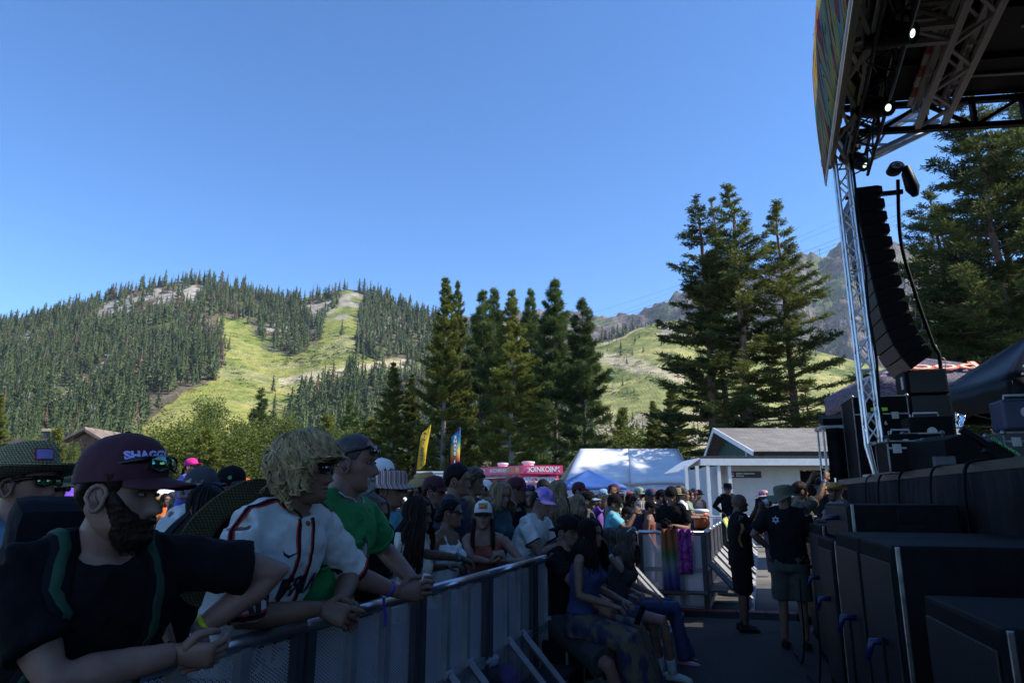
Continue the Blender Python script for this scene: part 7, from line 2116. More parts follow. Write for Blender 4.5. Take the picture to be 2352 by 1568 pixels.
  for H_, K_, A_ in ((HR_, KR, AR), (HL_, KL, AL)):
    body.tube([H_, H_.lerp(K_, .4), K_, K_.lerp(A_, .3), A_], [.085 * bs, .075 * bs, .054, .054, .036], 12)
  for S, E, Wr, sg, hs in ((SR, ER, WR_, -1, handR), (SL, EL, WL_, 1, handL)):
    d = (Wr - E).normalized()
    if hs:
      d = (Mi.to_3x3() @ Vector(hs[0])).normalized(); pn = Mi.to_3x3() @ Vector(hs[1]); cu = hs[2]; th_s = hs[3] if len(hs) > 3 else sg
      hand_geo(extra, Wr, d, pn, th_s, cu, .93 if f_ else 1.02, tcurl=.5, curls_=hs[4] if len(hs) > 4 else None)
    else:
      pn = -lt_ * sg if abs(d.z) > .6 else -ZZ
      side = d.cross(pn - d * pn.dot(d)); want = fh if abs(d.z) > .6 else (-lt_ * sg)
      hand_geo(extra, Wr, d, pn, 1 if side.dot(want) > 0 else -1, fingers, .93 if f_ else 1.02)
  Mh = Matrix.Translation(HC) @ Matrix.Rotation(R(hyaw + twist), 4, 'Z') @ Matrix.Rotation(R(hpitch), 4, 'Y') @ Matrix.Rotation(R(hroll), 4, 'X')
  hsz = .95 if f_ else 1.0
  Mh = Mh @ Matrix.Scale(hsz, 4)
  P.Mh = Mh
  hg = head_geo(jaw, nose).xf(Mh); extra.add(hg.v, hg.f)
  me = body.mesh('body');
  bo = ob('body', me, SK[skin], e); fuse(bo, vox, 5, extra=extra); P.body = bo
  if eyes:
    for sg in (-1, 1):
      c = Vector((.0715, sg * .031, .002))
      eo = ob('eye', MB().ball(c, (.0115, .0115, .0062), 10, 8).xf(Mh).mesh('eye', smooth=True), eye_white, e)
      ob('iris', MB().ball(c + Vector((.0078, 0, .0005)), (.0045, .0055, .0050), 8, 6).xf(Mh).mesh('iris', smooth=True), eye_iris, eo)
  cv = clothes_vox or vox
  if shirt:
    sm, sl = shirt[0], shirt[1]
    sh = MB(); low = shirt[2] if len(shirt) > 2 else -.13
    topq = .53 if sl > 0 else .43
    sh.rings(torso(.016, low, topq))
    if f_:
      for sg in (-1, 1): sh.ball(base + up * .335 + fw * .10 * bs + lt_ * .068 * sg, .070 * bs, 12, 8)
    if sl > 0:
      ar = (.86 if f_ else 1.0) * (.6 + .4 * bs)
      for S, E, Wr, sg in ((SR, ER, WR_, -1), (SL, EL, WL_, 1)):
        sh.tube([SC + lt_ * sg * .04 + up * .01, S + lt_ * sg * .005], [.075, .070 * ar], 14)
        sh.tube([NB - up * .012 + lt_ * sg * .045 - fw * .012, S + up * .024 - lt_ * sg * .02], [.052, .054], 12)
        if sl <= 1.0:
          En = S.lerp(E, min(1, sl * 1.05)); sh.tube([S, S.lerp(En, .5), En, En + (E - S).normalized() * .004], [.072 * ar, .072 * ar, .074 * ar, .072 * ar], 16)
        else:
          sh.tube([S, S.lerp(E, .5), E, E.lerp(Wr, .5), E.lerp(Wr, .93)], [.070 * ar, .064 * ar, .056 * ar, .050 * ar, .042 * ar], 14)
    else:
      for sg in (-1, 1):
        sh.tube([base + up * .40 + fw * .10 * bs + lt_ * sg * .085, base + up * .50 + lt_ * sg * .095 + fw * .02, base + up * .41 - fw * .085 * bs + lt_ * sg * .085], [.018, .016, .018], 8)
    so = ob('shirt', sh.mesh('shirt'), CL[sm] if isinstance(sm, str) else sm, e); fuse(so, cv, 3, folds=(.030, .075) if folds else None); P.shirt = so
  if pants:
    pm, pl = pants
    pb = MB(); pb.rings(torso(.014, -.14, .04))
    pb.ball(base + Vector((0, 0, -.10)), (.13 * bs, .165 * bs, .10), 14, 8)
    for H_, K_, A_ in ((HR_, KR, AR), (HL_, KL, AL)):
      if pl == 2: pb.tube([H_, H_.lerp(K_, .45), K_, K_.lerp(A_, .45), K_.lerp(A_, .8)], [.11 * bs, .115, .125, .14, .15], 14)
      elif pl >= 1: pb.tube([H_, H_.lerp(K_, .45), K_, K_.lerp(A_, .5), A_ + Vector((0, 0, .01))], [.098 * bs, .09 * bs, .072, .07, .068], 14)
      else:
        En = H_.lerp(K_, min(1, pl / .55)); pb.tube([H_, H_.lerp(En, .5), En], [.10 * bs, .10 * bs, .098 * bs], 14)
        if pl > .55: pb.tube([K_, K_.lerp(A_, (pl - .55) / .45)], [.09, .085], 12)
    po = ob('skirt' if pl == 2 else 'trousers' if pl >= 1 else 'shorts', pb.mesh('trousers'), CL[pm] if isinstance(pm, str) else pm, e); fuse(po, max(cv, .014), 3, folds=(.014, .11) if folds else None)
  if shoes:
    for A_, K_ in ((AR, KR), (AL, KL)):
      fd = Vector((1, 0, 0)) if seat is None else Vector(((A_ - K_).x, (A_ - K_).y, 0))
      fd = fd.normalized() if fd.length > .02 else Vector((1, 0, 0))
      if seat is not None: fd = Vector((1, 0, 0))
      sd = Vector((-fd.y, fd.x, 0)); z0 = A_.z - .085
      rg = []
      for x, w, hgt in ((-.085, .02, .06), (-.075, .036, .085), (-.02, .040, .085), (.05, .042, .065), (.11, .045, .05), (.16, .036, .038), (.178, .014, .022)):
        c = Vector((A_.x, A_.y, z0)) + fd * x
        rg.append([c + sd * w * math.cos(t) + ZZ * (max(0, hgt * .5 + hgt * .5 * math.sin(t)) + .004) for t in [2 * math.pi * i / 12 for i in range(12)]])
      ob('shoe', shade_auto(MB().rings(rg).mesh('shoe'), 50), shoes, e)
  def add_head(nm, mb, m, parent=e, smooth=True):
    mb.xf(Mh)
    return ob(nm, mb.mesh(nm, smooth=smooth), m, parent)
  if hair:
    st, hm = hair[0], HR[hair[1]] if isinstance(hair[1], str) else hair[1]
    if st == 'short': add_head('hair', hair_shell(.013, .004, seed=u % 17), hm)
    elif st == 'crop': add_head('hair', hair_shell(.004, .001, seed=3, recede=.02), hm)
    elif st == 'quiff': add_head('hair', hair_shell(.012, .005, seed=5, top=2.2), hm)
    elif st == 'mop':
      mb = hair_shell(.026, .008, seed=2, low=.3); c2 = curls(150, 5, L=(.05, .09)); mb.add(c2.v, c2.f); add_head('hair', mb, hm)
    elif st == 'curly':
      mb = hair_shell(.026, .014, seed=2, low=1.2); c2 = wavy_locks(420, 11); mb.add(c2.v, c2.f); c2 = curls(120, 4, rad=(.002, .0032), L=(.03, .07), off=.034); mb.add(c2.v, c2.f); add_head('hair', mb, hm)
    elif st == 'long': add_head('hair', long_hair(300 if vox < .013 else 90, int(u) % 97, hair[2] if len(hair) > 2 else .28, r0=.0065 if vox < .013 else .012, **(hair[3] if len(hair) > 3 else {})), hm)
    elif st == 'bun':
      mb = hair_shell(.011, .003, seed=4, low=.5)
      mb.ball((-.115, 0, -.045), (.035, .04, .038), 12, 8); c2 = curls(20, 3, rad=(.004, .006), L=(.03, .05), off=.01); mb.add(c2.v, c2.f)
      add_head('hair', mb, hm)
    elif st == 'tail':
      mb = hair_shell(.011, .003, seed=4, low=.5)
      for q in range(16):
        o_ = random.Random(q).uniform(-.02, .02)
        mb.tube([(-.10, o_, .0), (-.14, o_ * 1.3, -.04), (-.145, o_ * 1.6, -.14), (-.125, o_ * 1.2, -.24 - abs(o_))], [.012, .014, .012, .003], 5)
      add_head('hair', mb, hm)
    elif st == 'braids':
      mb = hair_shell(.012, .003, seed=6, low=.5)
      for sg in (-1, 1):
        for q in range(3):
          pts = []
          for i in range(26):
            t = i / 25; ph = t * 26 + q * 2.094
            pts.append(Vector((.00 + .075 * min(1, t * 3), sg * (.083 + .01 * math.sin(t * 3)), -.03 - .34 * t)) + Vector((math.cos(ph) * .010, math.sin(ph) * .012, 0)))
          mb.tube(pts, [.013] * 22 + [.011, .009, .006, .002], 6)
      add_head('hair', mb, hm)
  if beard:
    add_head('beard', beard_geo(beard[1], beard[2], full=beard[3]), HR[beard[0]])
  P.add_head = add_head
  if hat:
    kd = hat[0]
    if kd == 'cap':
      o = dict(back=0, pitch=0); o.update(hat[3] if len(hat) > 3 else {})
      bk_, pt_ = o.pop('back'), o.pop('pitch')
      cr, br = cap_geo(**o)
      Mc = Matrix.Rotation(R(pt_), 4, 'Y') @ Matrix.Rotation(R(bk_), 4, 'Z')
      cr.xf(Mc); br.xf(Mc); P.Mc = Mc
      co = add_head('cap', cr, CL[hat[1]] if isinstance(hat[1], str) else hat[1]); P.cap = co
      add_head('brim', br, CL[hat[2]] if isinstance(hat[2], str) else hat[2], co)
    else:
      o = dict(pitch=0); o.update(hat[3] if len(hat) > 3 else {})
      pt_ = o.pop('pitch')
      hb, bd = hat_geo(**o)
      hb.xf(Matrix.Rotation(R(pt_), 4, 'Y')); bd.xf(Matrix.Rotation(R(pt_), 4, 'Y'))
      ho = add_head('hat', hb, hat[1]); P.cap = ho
      if hat[2]: add_head('hat_band', bd, hat[2], ho)
  if glasses:
    fr, le = shades_geo()
    if len(glasses) > 1:
      Mg = Matrix.Translation(glasses[1]) @ Matrix.Rotation(R(glasses[2]), 4, 'Y'); fr.xf(Mg); le.xf(Mg)
    go = add_head('sunglasses', fr, glasses[3] if len(glasses) > 3 else frame_blk)
    add_head('lens', le, glasses[0], go)
  return P
def bvh_of(o):
  me = o.data
  return BVHTree.FromPolygons([v.co.copy() for v in me.vertices], [tuple(p.vertices) for p in me.polygons])
def strip_on(P, tree, pts, width, m, name, off=.004, thick=.003, n=24):
  """a band that follows the surface along a polyline given in the person's frame"""
  P_ = [Vector(p) for p in pts]; dense = []
  for i in range(len(P_) - 1):
    for q in range(n // (len(P_) - 1) + 1): dense.append(P_[i].lerp(P_[i + 1], q / (n // (len(P_) - 1) + 1)))
  dense.append(P_[-1])
  hit = []
  for p in dense:
    c, nrm, i_, d_ = tree.find_nearest(p)
    if c is None: continue
    hit.append((c + nrm * off, nrm))
  g = []
  for i, (c, nrm) in enumerate(hit):
    a = hit[max(0, i - 1)][0]; b_ = hit[min(len(hit) - 1, i + 1)][0]
    t = (b_ - a)
    if t.length < 1e-6: continue
    s_ = t.normalized().cross(nrm).normalized()
    row = []
    for w in (-.5, 0, .5):
      q = c + s_ * width * w; cc, nn, _, _ = tree.find_nearest(q)
      row.append(cc + nn * off)
    g.append(row)
  return ob(name, MB().sheet(g, thick).mesh(name, smooth=True), m, P.e)
def print_on(P, tree, me, c, right, upv, m, name, off=.003, direction=None, parent=None):
  """press a flat mesh (x right, y up, metres) onto a surface along -normal"""
  c = Vector(c); r_ = Vector(right).normalized(); u_ = Vector(upv); u_ = (u_ - r_ * u_.dot(r_)).normalized(); n_ = r_.cross(u_)
  for v in me.vertices:
    q = c + r_ * v.co.x + u_ * v.co.y
    hit = tree.ray_cast(q + n_ * .3, -n_, .8)
    if hit[0] is None: hit = tree.find_nearest(q)
    v.co = hit[0] + hit[1] * off
  return ob(name, me, m, parent or P.e)
# ================================================================== the people at the rail
STAND = 'people along the crowd barrier'
jersey_m = cloth('cream_jersey', (0.56, 0.555, 0.53), bump=0.2, bscale=18)
lean_pole = (-0.5, -0.4, -0.75)
p1 = person(280, 1134, 1.98, -46, 'bearded man in maroon cap and black tee leaning on the rail at far left', lean=31, twist=4, hyaw=40, hpitch=3, skin='fair', shirt=('black', .66), pants=('charcoal', 1.0), hair=('short', 'dark'), beard=('dark', .015, .006, True),
      hat=('cap', 'maroon', 'maroon', dict(brim=.085, bulge=1.03, zt=.158, pitch=-3, curve=4.0)), armR=(W(404, 1500, 2.06), (-.8, -.75, -.35)), armL=(W(456, 1446, 2.32), (.6, .5, -.5)), build=1.22, vox=.009, jaw=1.12, nose=1.2, neckf=.05,
      handR=((.93, .30, -.12), (-.1, .75, .45), .75, 1), handL=((.55, -.62, -.55), (-.75, -.5, -.1), .95, 1))
p1g = shades_geo();
fr, le = p1g
Mg = Matrix.Translation((.018, 0, .062)) @ Matrix.Rotation(R(-10), 4, 'Y')
fr.xf(Mg); le.xf(Mg)
go = p1.add_head('sunglasses', fr, frame_blk); p1.add_head('lens', le, lens_gold, go)
p2 = person(700, 1080, 2.85, -24, 'curly blond man in cream baseball jersey leaning on the rail', lean=24, twist=0, hyaw=20, hpitch=-2, skin='tan', shirt=(jersey_m, .98), pants=('charcoal', 1.0), hair=('curly', 'blond'), glasses=(lens_dark,),
      armR=(W(738, 1396, 2.86), (-.85, -.45, -.5)), armL=(W(778, 1384, 3.02), (.3, .6, -.6)), build=1.06, vox=.008,
      handR=((.90, .05, -.30), (.1, .75, -.4), .70, 1, [.35, .8, .9, .6]), handL=((.86, -.42, -.30), (-.3, -.75, -.3), .85, 1))
p3 = person(815, 1064, 3.32, -16, 'short-haired man in green printed tee with sunglasses pushed up beside the blond man', lean=17, hyaw=10, hpitch=0, skin='pink', shirt=('green', .70), pants=('jean', 1.0), hair=('crop', 'stubble'), beard=('grey', .010, .004, False), glasses=(lens_dark, (.004, 0, .034), -8),
      armR=(W(914, 1358, 3.46), (-.8, -.45, -.5)), armL=(W(952, 1336, 3.64), (.3, .6, -.6)), build=1.14, vox=.009,
      handR=((.90, .10, .0), (.05, .85, .1), .75, 1), handL=((.85, -.48, -.05), (-.3, -.85, .1), .9, 1))
p0 = person(66, 1112, 2.75, -20, 'man with wide straw hat and sunglasses behind the bearded man', lean=10, hyaw=14, hpitch=-4, skin='pink', shirt=('lblue', .6), hair=('short', 'brown'), glasses=(lens_gold,), hat=('hat', straw, cloth('dark_hat_cord', (0.02, 0.015, 0.03)), dict(brim=.115, crown_h=.12, z0=.030, droop=.05, up_side=.03, pitch=-8)), build=1.12, vox=.011)
person(117, 1122, 4.6, -15, 'person in straw hat and sunglasses between the straw hat man and the maroon cap', lean=6, skin='tan', shirt=('olive', .6), glasses=(lens_dark,), hat=('hat', straw, straw_dark, dict(brim=.10, droop=.2)), vox=.014)
p4 = person(857, 1186, 4.05, -22, 'smiling dark-haired woman beside the man in green', sex='f', lean=12, hyaw=8, skin='olive', shirt=('black', .6), hair=('long', 'brown', .16), vox=.011)
p5 = person(899, 1124, 4.95, -20, 'man in patterned bucket hat and cyan tee behind the smiling woman', lean=8, hyaw=4, skin='tan', shirt=('cyan', .6), hair=('short', 'black'), glasses=(lens_dark,), hat=None, vox=.011)
person(876, 1096, 6.2, -20, 'person in white lettered cap behind the patterned bucket hat', lean=4, hyaw=60, skin='tan', shirt=('grey', .6), hat=('cap', 'white', 'white', {}), vox=.014)
p7 = person(962, 1182, 4.75, -36, 'long dark-haired woman in white crochet top with one arm on the rail', sex='f', lean=16, hyaw=22, hpitch=4, skin='brown', shirt=('cream', .35), hair=('long', 'dark', .42, dict(sp=1.1)), armR=(W(1085, 1285, 4.95), (-.7, -.5, -.6)), armL=(W(1030, 1300, 5.0), (.2, .5, -.7)), vox=.011, handR=((.85, .25, -.45), (0, -.2, -.9), .55, 1))
p8 = person(1036, 1178, 5.5, -24, 'dark-haired woman with hair bun, glasses and white straps', sex='f', lean=8, hyaw=16, skin='olive', shirt=('white', 0), hair=('bun', 'black'), glasses=(lens_dark,), vox=.011)
p9 = person(1110, 1184, 5.85, -100, 'woman with two braids and white-fronted trucker cap facing the camera', sex='f', lean=10, hyaw=10, hpitch=4, skin='fair', shirt=('rust', 0), hair=('braids', 'dark'), hat=('cap', 'white', 'black', dict(brim=.075, zt=.150)), armR=(W(1128, 1290, 5.55), (-.8, 0, -.6)), armL=(W(1160, 1288, 5.6), (.8, 0, -.6)), vox=.010,
      handR=((.3, -.3, .75), (.8, .3, -.2), 1.0), handL=((-.3, -.3, .75), (-.8, .3, -.2), 1.0))
tiedye = mat('tie_dye_cloth', (0.10, 0.12, 0.60), 0.8, var=0.2, scale=9, col2=(0.75, 0.35, 0.6), lo=.40, hi=.62)
p10 = person(1246, 1154, 6.9, -30, 'man in white ringer tee with tie-dye cap leaning at the rail end', lean=26, hyaw=0, hpitch=14, skin='fair', shirt=('white', .62), hair=('short', 'dark'), hat=('cap', tiedye, tiedye, dict(back=-20)), armR=(W(1285, 1250, 6.9), (-.6, -.6, -.5)), armL='rail', build=1.05, vox=.011)
p11 = person(1284, 1130, 8.0, -22, 'woman with long wavy blond hair behind the tie-dye cap', sex='f', lean=6, hyaw=10, skin='tan', shirt=('brown', 0), hair=('long', 'dblond', .36, dict(wave=.025, sp=1.3)), vox=.012)
p12 = person(1052, 1104, 6.2, -12, 'tall dark-haired man in navy tee seen in profile', lean=4, hyaw=4, skin='tan', shirt=('navy', .6), hair=('quiff', 'black'), vox=.011)
p13 = person(1088, 1108, 7.2, -14, 'young man with tousled curly brown hair beside the tall man', lean=4, hyaw=2, skin='tan', shirt=('navy', .6), hair=('mop', 'brown'), vox=.012)
p14 = person(1150, 1136, 6.9, -30, 'woman with dark blond bob behind the braided woman', sex='f', lean=6, hyaw=-10, hpitch=10, skin='fair', shirt=('teal', .6), hair=('long', 'dblond', .12, dict(sp=1.4)), vox=.012)
person(1186, 1128, 7.8, 20, 'man in maroon cap turned away behind the blond bob', lean=4, hyaw=-20, skin='tan', shirt=('black', .6), hat=('cap', 'maroon', 'maroon', dict(back=0)), vox=.014)
person(1214, 1140, 8.6, -90, 'woman with sunglasses on dark hair left of the tie-dye cap', sex='f', lean=4, hyaw=5, skin='fair', shirt=('black', 0), hair=('long', 'black', .2), glasses=(lens_blue, (.012, 0, .07), -30), vox=.014)
person(977, 1116, 8.2, -18, 'person in pale woven straw hat with upturned brim in the middle crowd', lean=4, skin='tan', shirt=('grey', .6), hat=('hat', straw_gold, straw_dark, dict(brim=.085, up_side=.06, pitch=-10)), vox=.014)
person(962, 1134, 7.0, -8, 'person in tan cap with round badge in the middle crowd', lean=4, hyaw=8, skin='tan', shirt=('black', .6), hat=('cap', 'tan', 'tan', dict(brim=.085)), glasses=(lens_dark,), vox=.014)
person(998, 1130, 6.7, -12, 'person in dull maroon cap and sunglasses before the straw hat', lean=4, skin='pink', shirt=('black', .6), hat=('cap', 'maroon', 'maroon', {}), glasses=(lens_dark,), vox=.014)
person(1074, 1170, 6.5, -20, 'person with long dark-blond dreadlocks left of the braided woman', sex='f', lean=4, hyaw=20, skin='fair', shirt=('charcoal', .5), hair=('long', 'dblond', .35, dict(wave=.03)), vox=.014)
person(1113, 1128, 9.6, 0, 'person in plain white cap behind the trucker cap', lean=3, skin='tan', shirt=('grey', .6), hat=('cap', 'white', 'white', {}), vox=.016)
person(1247, 1122, 10.5, 90, 'dark-haired person seen from behind above the tie-dye cap', lean=3, skin='tan', shirt=('black', .6), hair=('short', 'black'), vox=.016)
p20 = person(462, 1120, 5.2, -14, 'man in grey and navy cap and white tee with dark flag print on the sleeve', lean=6, hyaw=12, skin='pink', shirt=('white', .66), hair=('short', 'grey'), hat=('cap', 'charcoal', 'navy', dict(brim=.08)), glasses=(lens_blue,), build=1.12, vox=.011)
p21 = person(530, 1116, 5.6, -14, 'man in black cap with round green sticker', lean=6, hyaw=10, skin='tan', shirt=('navy', .6), hair=('short', 'dark'), hat=('cap', 'black', 'charcoal', dict(brim=.08)), vox=.011)
p22 = person(476, 1166, 3.9, -10, 'woman with long black hair and tattooed arm behind the straw hat on the back', sex='f', lean=14, hyaw=-6, hpitch=6, skin='tan', shirt=('black', 0), hair=('long', 'black', .50, dict(sp=1.2, back=-.35)), vox=.011)
person(408, 1166, 7.7, -14, 'man in dark red tee carrying the girl on his shoulders', lean=3, skin='tan', shirt=('maroon', .6), hair=('short', 'brown'), build=1.1, vox=.014)
purple = mat('lilac_print_cloth', (0.10, 0.09, 0.42), 0.85, var=0.1, scale=60, col2=(0.55, 0.55, 0.7), lo=.60, hi=.68)
gp = W(436, 1072, 7.5)
p19 = person(440, 1072, 7.5, -10, 'little girl in hot pink cap and lilac dress riding on shoulders', sex='f', lean=6, hyaw=6, skin='fair', shirt=(purple, .6), pants=(purple, 1.0), hair=('tail', 'dark'), hat=('cap', 'pinkhot', 'pinkhot', dict(brim=.085, flat=True, brim_drop=-.05, pitch=-6)), seat=1, k=.68, armR='front', armL='front',
             legs=((gp + Vector((.12, -.08, -.52)), gp + Vector((.16, -.08, -.80))), (gp + Vector((.12, .12, -.52)), gp + Vector((.16, .12, -.80)))), vox=.012)
SEATG = 'people sitting in the pit'
def seated_legs(u, v, Y, knees, feet):
  return tuple((W(*kn), W(*ft)) for kn, ft in zip(knees, feet))
s1 = person(1304, 1222, 6.35, -30, 'man in black tee and black cap sitting with arm round the woman in the dress', lean=6, hyaw=-6, skin='pink', shirt=('black', .65), pants=('charcoal', .5), hair=('short', 'dark'), hat=('cap', 'black', 'black', dict(back=180)), seat=1, k=1.06, build=1.2, armR=(W(1428, 1448, 5.75), (-.6, -.7, -.4)), armL='lap',
      legs=((W(1400, 1530, 5.7), W(1440, 1660, 5.9)), (W(1425, 1500, 6.2), W(1465, 1630, 6.3))), vox=.011, shoes=shoe_blk, handR=((.85, -.2, -.3), (.2, .9, -.2), .6, 1))
dress_m = mat('patterned_dress', (0.022, 0.026, 0.07), 0.85, var=0.3, scale=11, col2=(0.10, 0.075, 0.045), lo=.44, hi=.56, stretch=(1, 1, .5), bump=.4, bscale=30)
s2 = person(1358, 1226, 5.95, -28, 'woman with long dark hair in patchwork dress sitting on the lap', sex='f', lean=8, hyaw=-4, skin='tan', shirt=('jean', 0, .04), pants=(dress_m, 2), hair=('long', 'black', .30, dict(sp=1.2, wave=.02)), seat=1, k=1.0, armR='lap', armL='lap', legs=((W(1440, 1470, 5.75), W(1490, 1640, 5.8)), (W(1452, 1450, 6.05), W(1500, 1610, 6.1))), vox=.011)
s3 = person(1442, 1240, 7.1, -26, 'girl with light sunglasses on brown hair, bare legs and white socks, sitting', sex='f', lean=14, hyaw=-4, skin='fair', shirt=('charcoal', 0), pants=('jean', .35), hair=('long', 'brown', .26), seat=1, k=.96, armR=(W(1388, 1262, 6.75), (.5, -.5, -.7)), armL='lap', glasses=(lens_dark, (.012, 0, .066), -35, shoe_white), legs=((W(1524, 1425, 6.75), W(1545, 1545, 6.9)), (W(1500, 1440, 7.0), W(1520, 1540, 7.1))), vox=.011)
s4 = person(1404, 1240, 7.6, -24, 'person in blue jeans and pink clogs sitting behind the bare-legged girl', sex='f', lean=10, hyaw=0, skin='fair', shirt=('black', .5), pants=('jean', 1.0), hair=('long', 'brown', .22), seat=1, k=1.0, armR='lap', armL='lap', legs=((W(1552, 1394, 7.55), W(1572, 1516, 7.55)), (W(1535, 1385, 7.8), W(1585, 1512, 7.75))), vox=.012)
PITG = 'people standing in the pit'
def at_feet(P0, x, y): return (x, y, 0)
q1 = person(0, 0, 0, 62, 'man in olive bucket hat, black tee with white star and shorts seen from behind', at=(3.20, 8.25, 0), k=1.03, lean=1, hyaw=-30, hpitch=-4, skin='tan', shirt=('black', .75), pants=('khaki', .55), shoes=shoe_blk, hair=('short', 'dark'), hat=('hat', CL['olive'], None, dict(brim=.085, crown_h=.10, z0=.03, droop=.45, up_side=.035, wav=.014, pitch=-6)), armR='front', armL='hip', build=1.18, vox=.012)
q2 = person(0, 0, 0, -6, 'bald photographer in black aiming a long white lens', at=(2.97, 9.3, 0), k=.98, lean=2, hyaw=0, hpitch=-8, skin='brown', shirt=('black', .75, -.14), pants=('black', .60), shoes=shoe_blk, hair=None, armR='cam', armL='cam', build=1.16, vox=.012)
q3 = person(0, 0, 0, -120, 'photographer in black tee and cap looking down at the camera in his hands', at=(2.52, 11.0, 0), k=1.04, lean=3, hyaw=20, hpitch=16, skin='tan', shirt=('black', .65), pants=('black', 1.0), shoes=shoe_blk, hair=('short', 'black'), hat=('cap', 'black', 'black', dict(back=-200)), armR='front', armL='front', build=1.02, vox=.012, legs=None)
q4 = person(1838, 1128, 9.9, 8, 'man holding a phone up behind the bucket hat man', lean=2, hyaw=0, hpitch=-6, skin='olive', shirt=('khaki', .6), pants=('navy', .6), shoes=shoe_blk, hair=('short', 'dark'), armR='up', armL='up', vox=.012)
q5 = person(1918, 1128, 11.4, 185, 'bearded man in golden straw hat lit by the sun at the stage corner', lean=6, hyaw=0, skin='pink', shirt=('grey', .6), pants=('charcoal', 1.0), shoes=shoe_blk, hair=('short', 'brown'), beard=('brown', .022, .006, True), glasses=(lens_dark,), hat=('hat', straw_gold, straw_dark, dict(brim=.095, crown_h=.10, up_side=.045, pinch=1, droop=.05)), armR='rail', armL='rail', vox=.012)
q6 = person(1888, 1118, 12.4, 190, 'man in black cap and sunglasses left of the golden straw hat', lean=4, skin='tan', shirt=('black', .6), pants=('charcoal', 1.0), shoes=shoe_blk, hair=('short', 'dark'), hat=('cap', 'black', 'black', {}), glasses=(lens_blue,), vox=.014)
q7 = person(1672, 1122, 20.5, -80, 'guard in black with black brimmed hat by the white porch', lean=2, skin='tan', shirt=('black', 1.2), pants=('black', 1.0), shoes=shoe_blk, hair=('short', 'dark'), hat=('hat', CL['black'], None, dict(brim=.06)), glasses=(lens_blue,), armR='hip', armL='fold', vox=.016)
q8 = person(1752, 1140, 15.5, 160, 'person in pink speckled sun hat beyond the long white lens', sex='f', lean=2, skin='tan', shirt=('black', .6), hair=('long', 'brown', .2), hat=('hat', mat('pink_speckled_cloth', (0.45, 0.05, 0.12), .8, var=.2, scale=40, col2=(.7, .5, .55)), None, dict(brim=.05, droop=.5)), vox=.016)
FARG = 'far crowd in front of the marquee'
def fcap(c, b=None, **k): return ('cap', c, b or c, k)
far = [
 (1330, 1128, 12.0, -12, 'person in plum cap at the left of the far crowd', dict(skin='pink', shirt=('black', .6), hat=fcap('maroon'))),
 (1352, 1150, 10.6, -10, 'person in black cap with blue brim in the far crowd', dict(skin='olive', shirt=('charcoal', .6), hat=fcap('black', CL['lblue']))),
 (1330, 1158, 9.2, -14, 'woman with round glasses right of the wavy blond hair', dict(sex='f', skin='fair', shirt=('black', .6), hair=('long', 'dblond', .15), glasses=(lens_dark,))),
 (1386, 1140, 14.0, -10, 'person in blue and white cap under the blue canopy', dict(skin='fair', shirt=('lblue', .6), hat=fcap('lblue', CL['white']))),
 (1410, 1130, 13.5, -16, 'person in dark red cap right of the blue canopy', dict(skin='tan', shirt=('grey', .6), hat=fcap('maroon'))),
 (1412, 1156, 10.4, -12, 'man in black cap with red badge lifting a phone', dict(skin='tan', shirt=('cyan', .6), hat=fcap('black'), armR='phone', armL='phone')),
 (1450, 1148, 13.8, -40, 'woman with long black hair and sunglasses lit by the sun', dict(sex='f', skin='fair', shirt=('dkgreen', .6), hair=('long', 'black', .3), glasses=(lens_dark,))),
 (1468, 1136, 14.2, 160, 'person in sage green cap worn backwards', dict(skin='tan', shirt=('dkgreen', .6), hat=fcap('sage', back=150))),
 (1494, 1140, 13.6, -60, 'man in dark beanie-like cap drinking from a can', dict(skin='tan', shirt=('black', .6), hat=fcap('navy', brim=.02), glasses=(lens_blue,), armR='phone')),
 (1520, 1142, 13.2, -8, 'big bearded man in black cap and sunglasses', dict(skin='tan', shirt=('black', .6), hat=fcap('black'), glasses=(lens_dark,), beard=('dark', .016, .005, True), build=1.2)),
 (1470, 1164, 12.9, 70, 'grey-haired person in navy cap seen from behind', dict(skin='pink', shirt=('navy', .6), hat=fcap('navy'), hair=('long', 'grey', .08))),
 (1494, 1166, 12.7, -14, 'person in black cap with small yellow patch', dict(skin='tan', shirt=('rust', 0), hat=fcap('black'))),
 (1440, 1180, 12.3, -12, 'person in plain black cap low behind the seated group', dict(skin='olive', shirt=('black', .6), hat=fcap('black'))),
 (1372, 1152, 12.6, -10, 'person with both arms raised holding a phone high', dict(skin='tan', shirt=('violet', .6), hair=('short', 'dark'), armR='up', armL='up')),
 (1562, 1128, 16.5, -20, 'balding man standing above the far sunlit rail', dict(skin='pink', shirt=('grey', .6), hair=('short', 'brown'))),
 (1572, 1136, 15.2, -16, 'man in white tee leaning on the far sunlit rail', dict(skin='tan', shirt=('white', .6), hair=('short', 'brown'), armR='rail', armL='rail', lean=14)),
 (1584, 1138, 17.5, -18, 'man in sage tee leaning on the far sunlit rail', dict(skin='tan', shirt=('sage', .6), hair=('short', 'dark'), armR='rail', armL='rail', lean=14)),
 (1594, 1134, 19.5, -70, 'person in navy and red cap at the far rail', dict(skin='tan', shirt=('navy', .6), hat=fcap('navy', CL['red']), armR='phone')),
 (1606, 1136, 21.0, -60, 'man in black cap and black tee by the porch posts', dict(skin='olive', shirt=('black', .6), hat=fcap('black'))),
 (1546, 1132, 18.0, -14, 'person in violet cap behind the photographer cap', dict(skin='tan', shirt=('charcoal', .6), hat=fcap('violet'))),
]
def far_person(u, v, Y, face, lab, kw):
  o = dict(vox=.018, group=FARG, folds=False, eyes=False, pants=('jean', 1.0), lean=3, hair=('short', 'dark'))
  o.update(kw)
  person(u, v, Y, face, lab, **o)
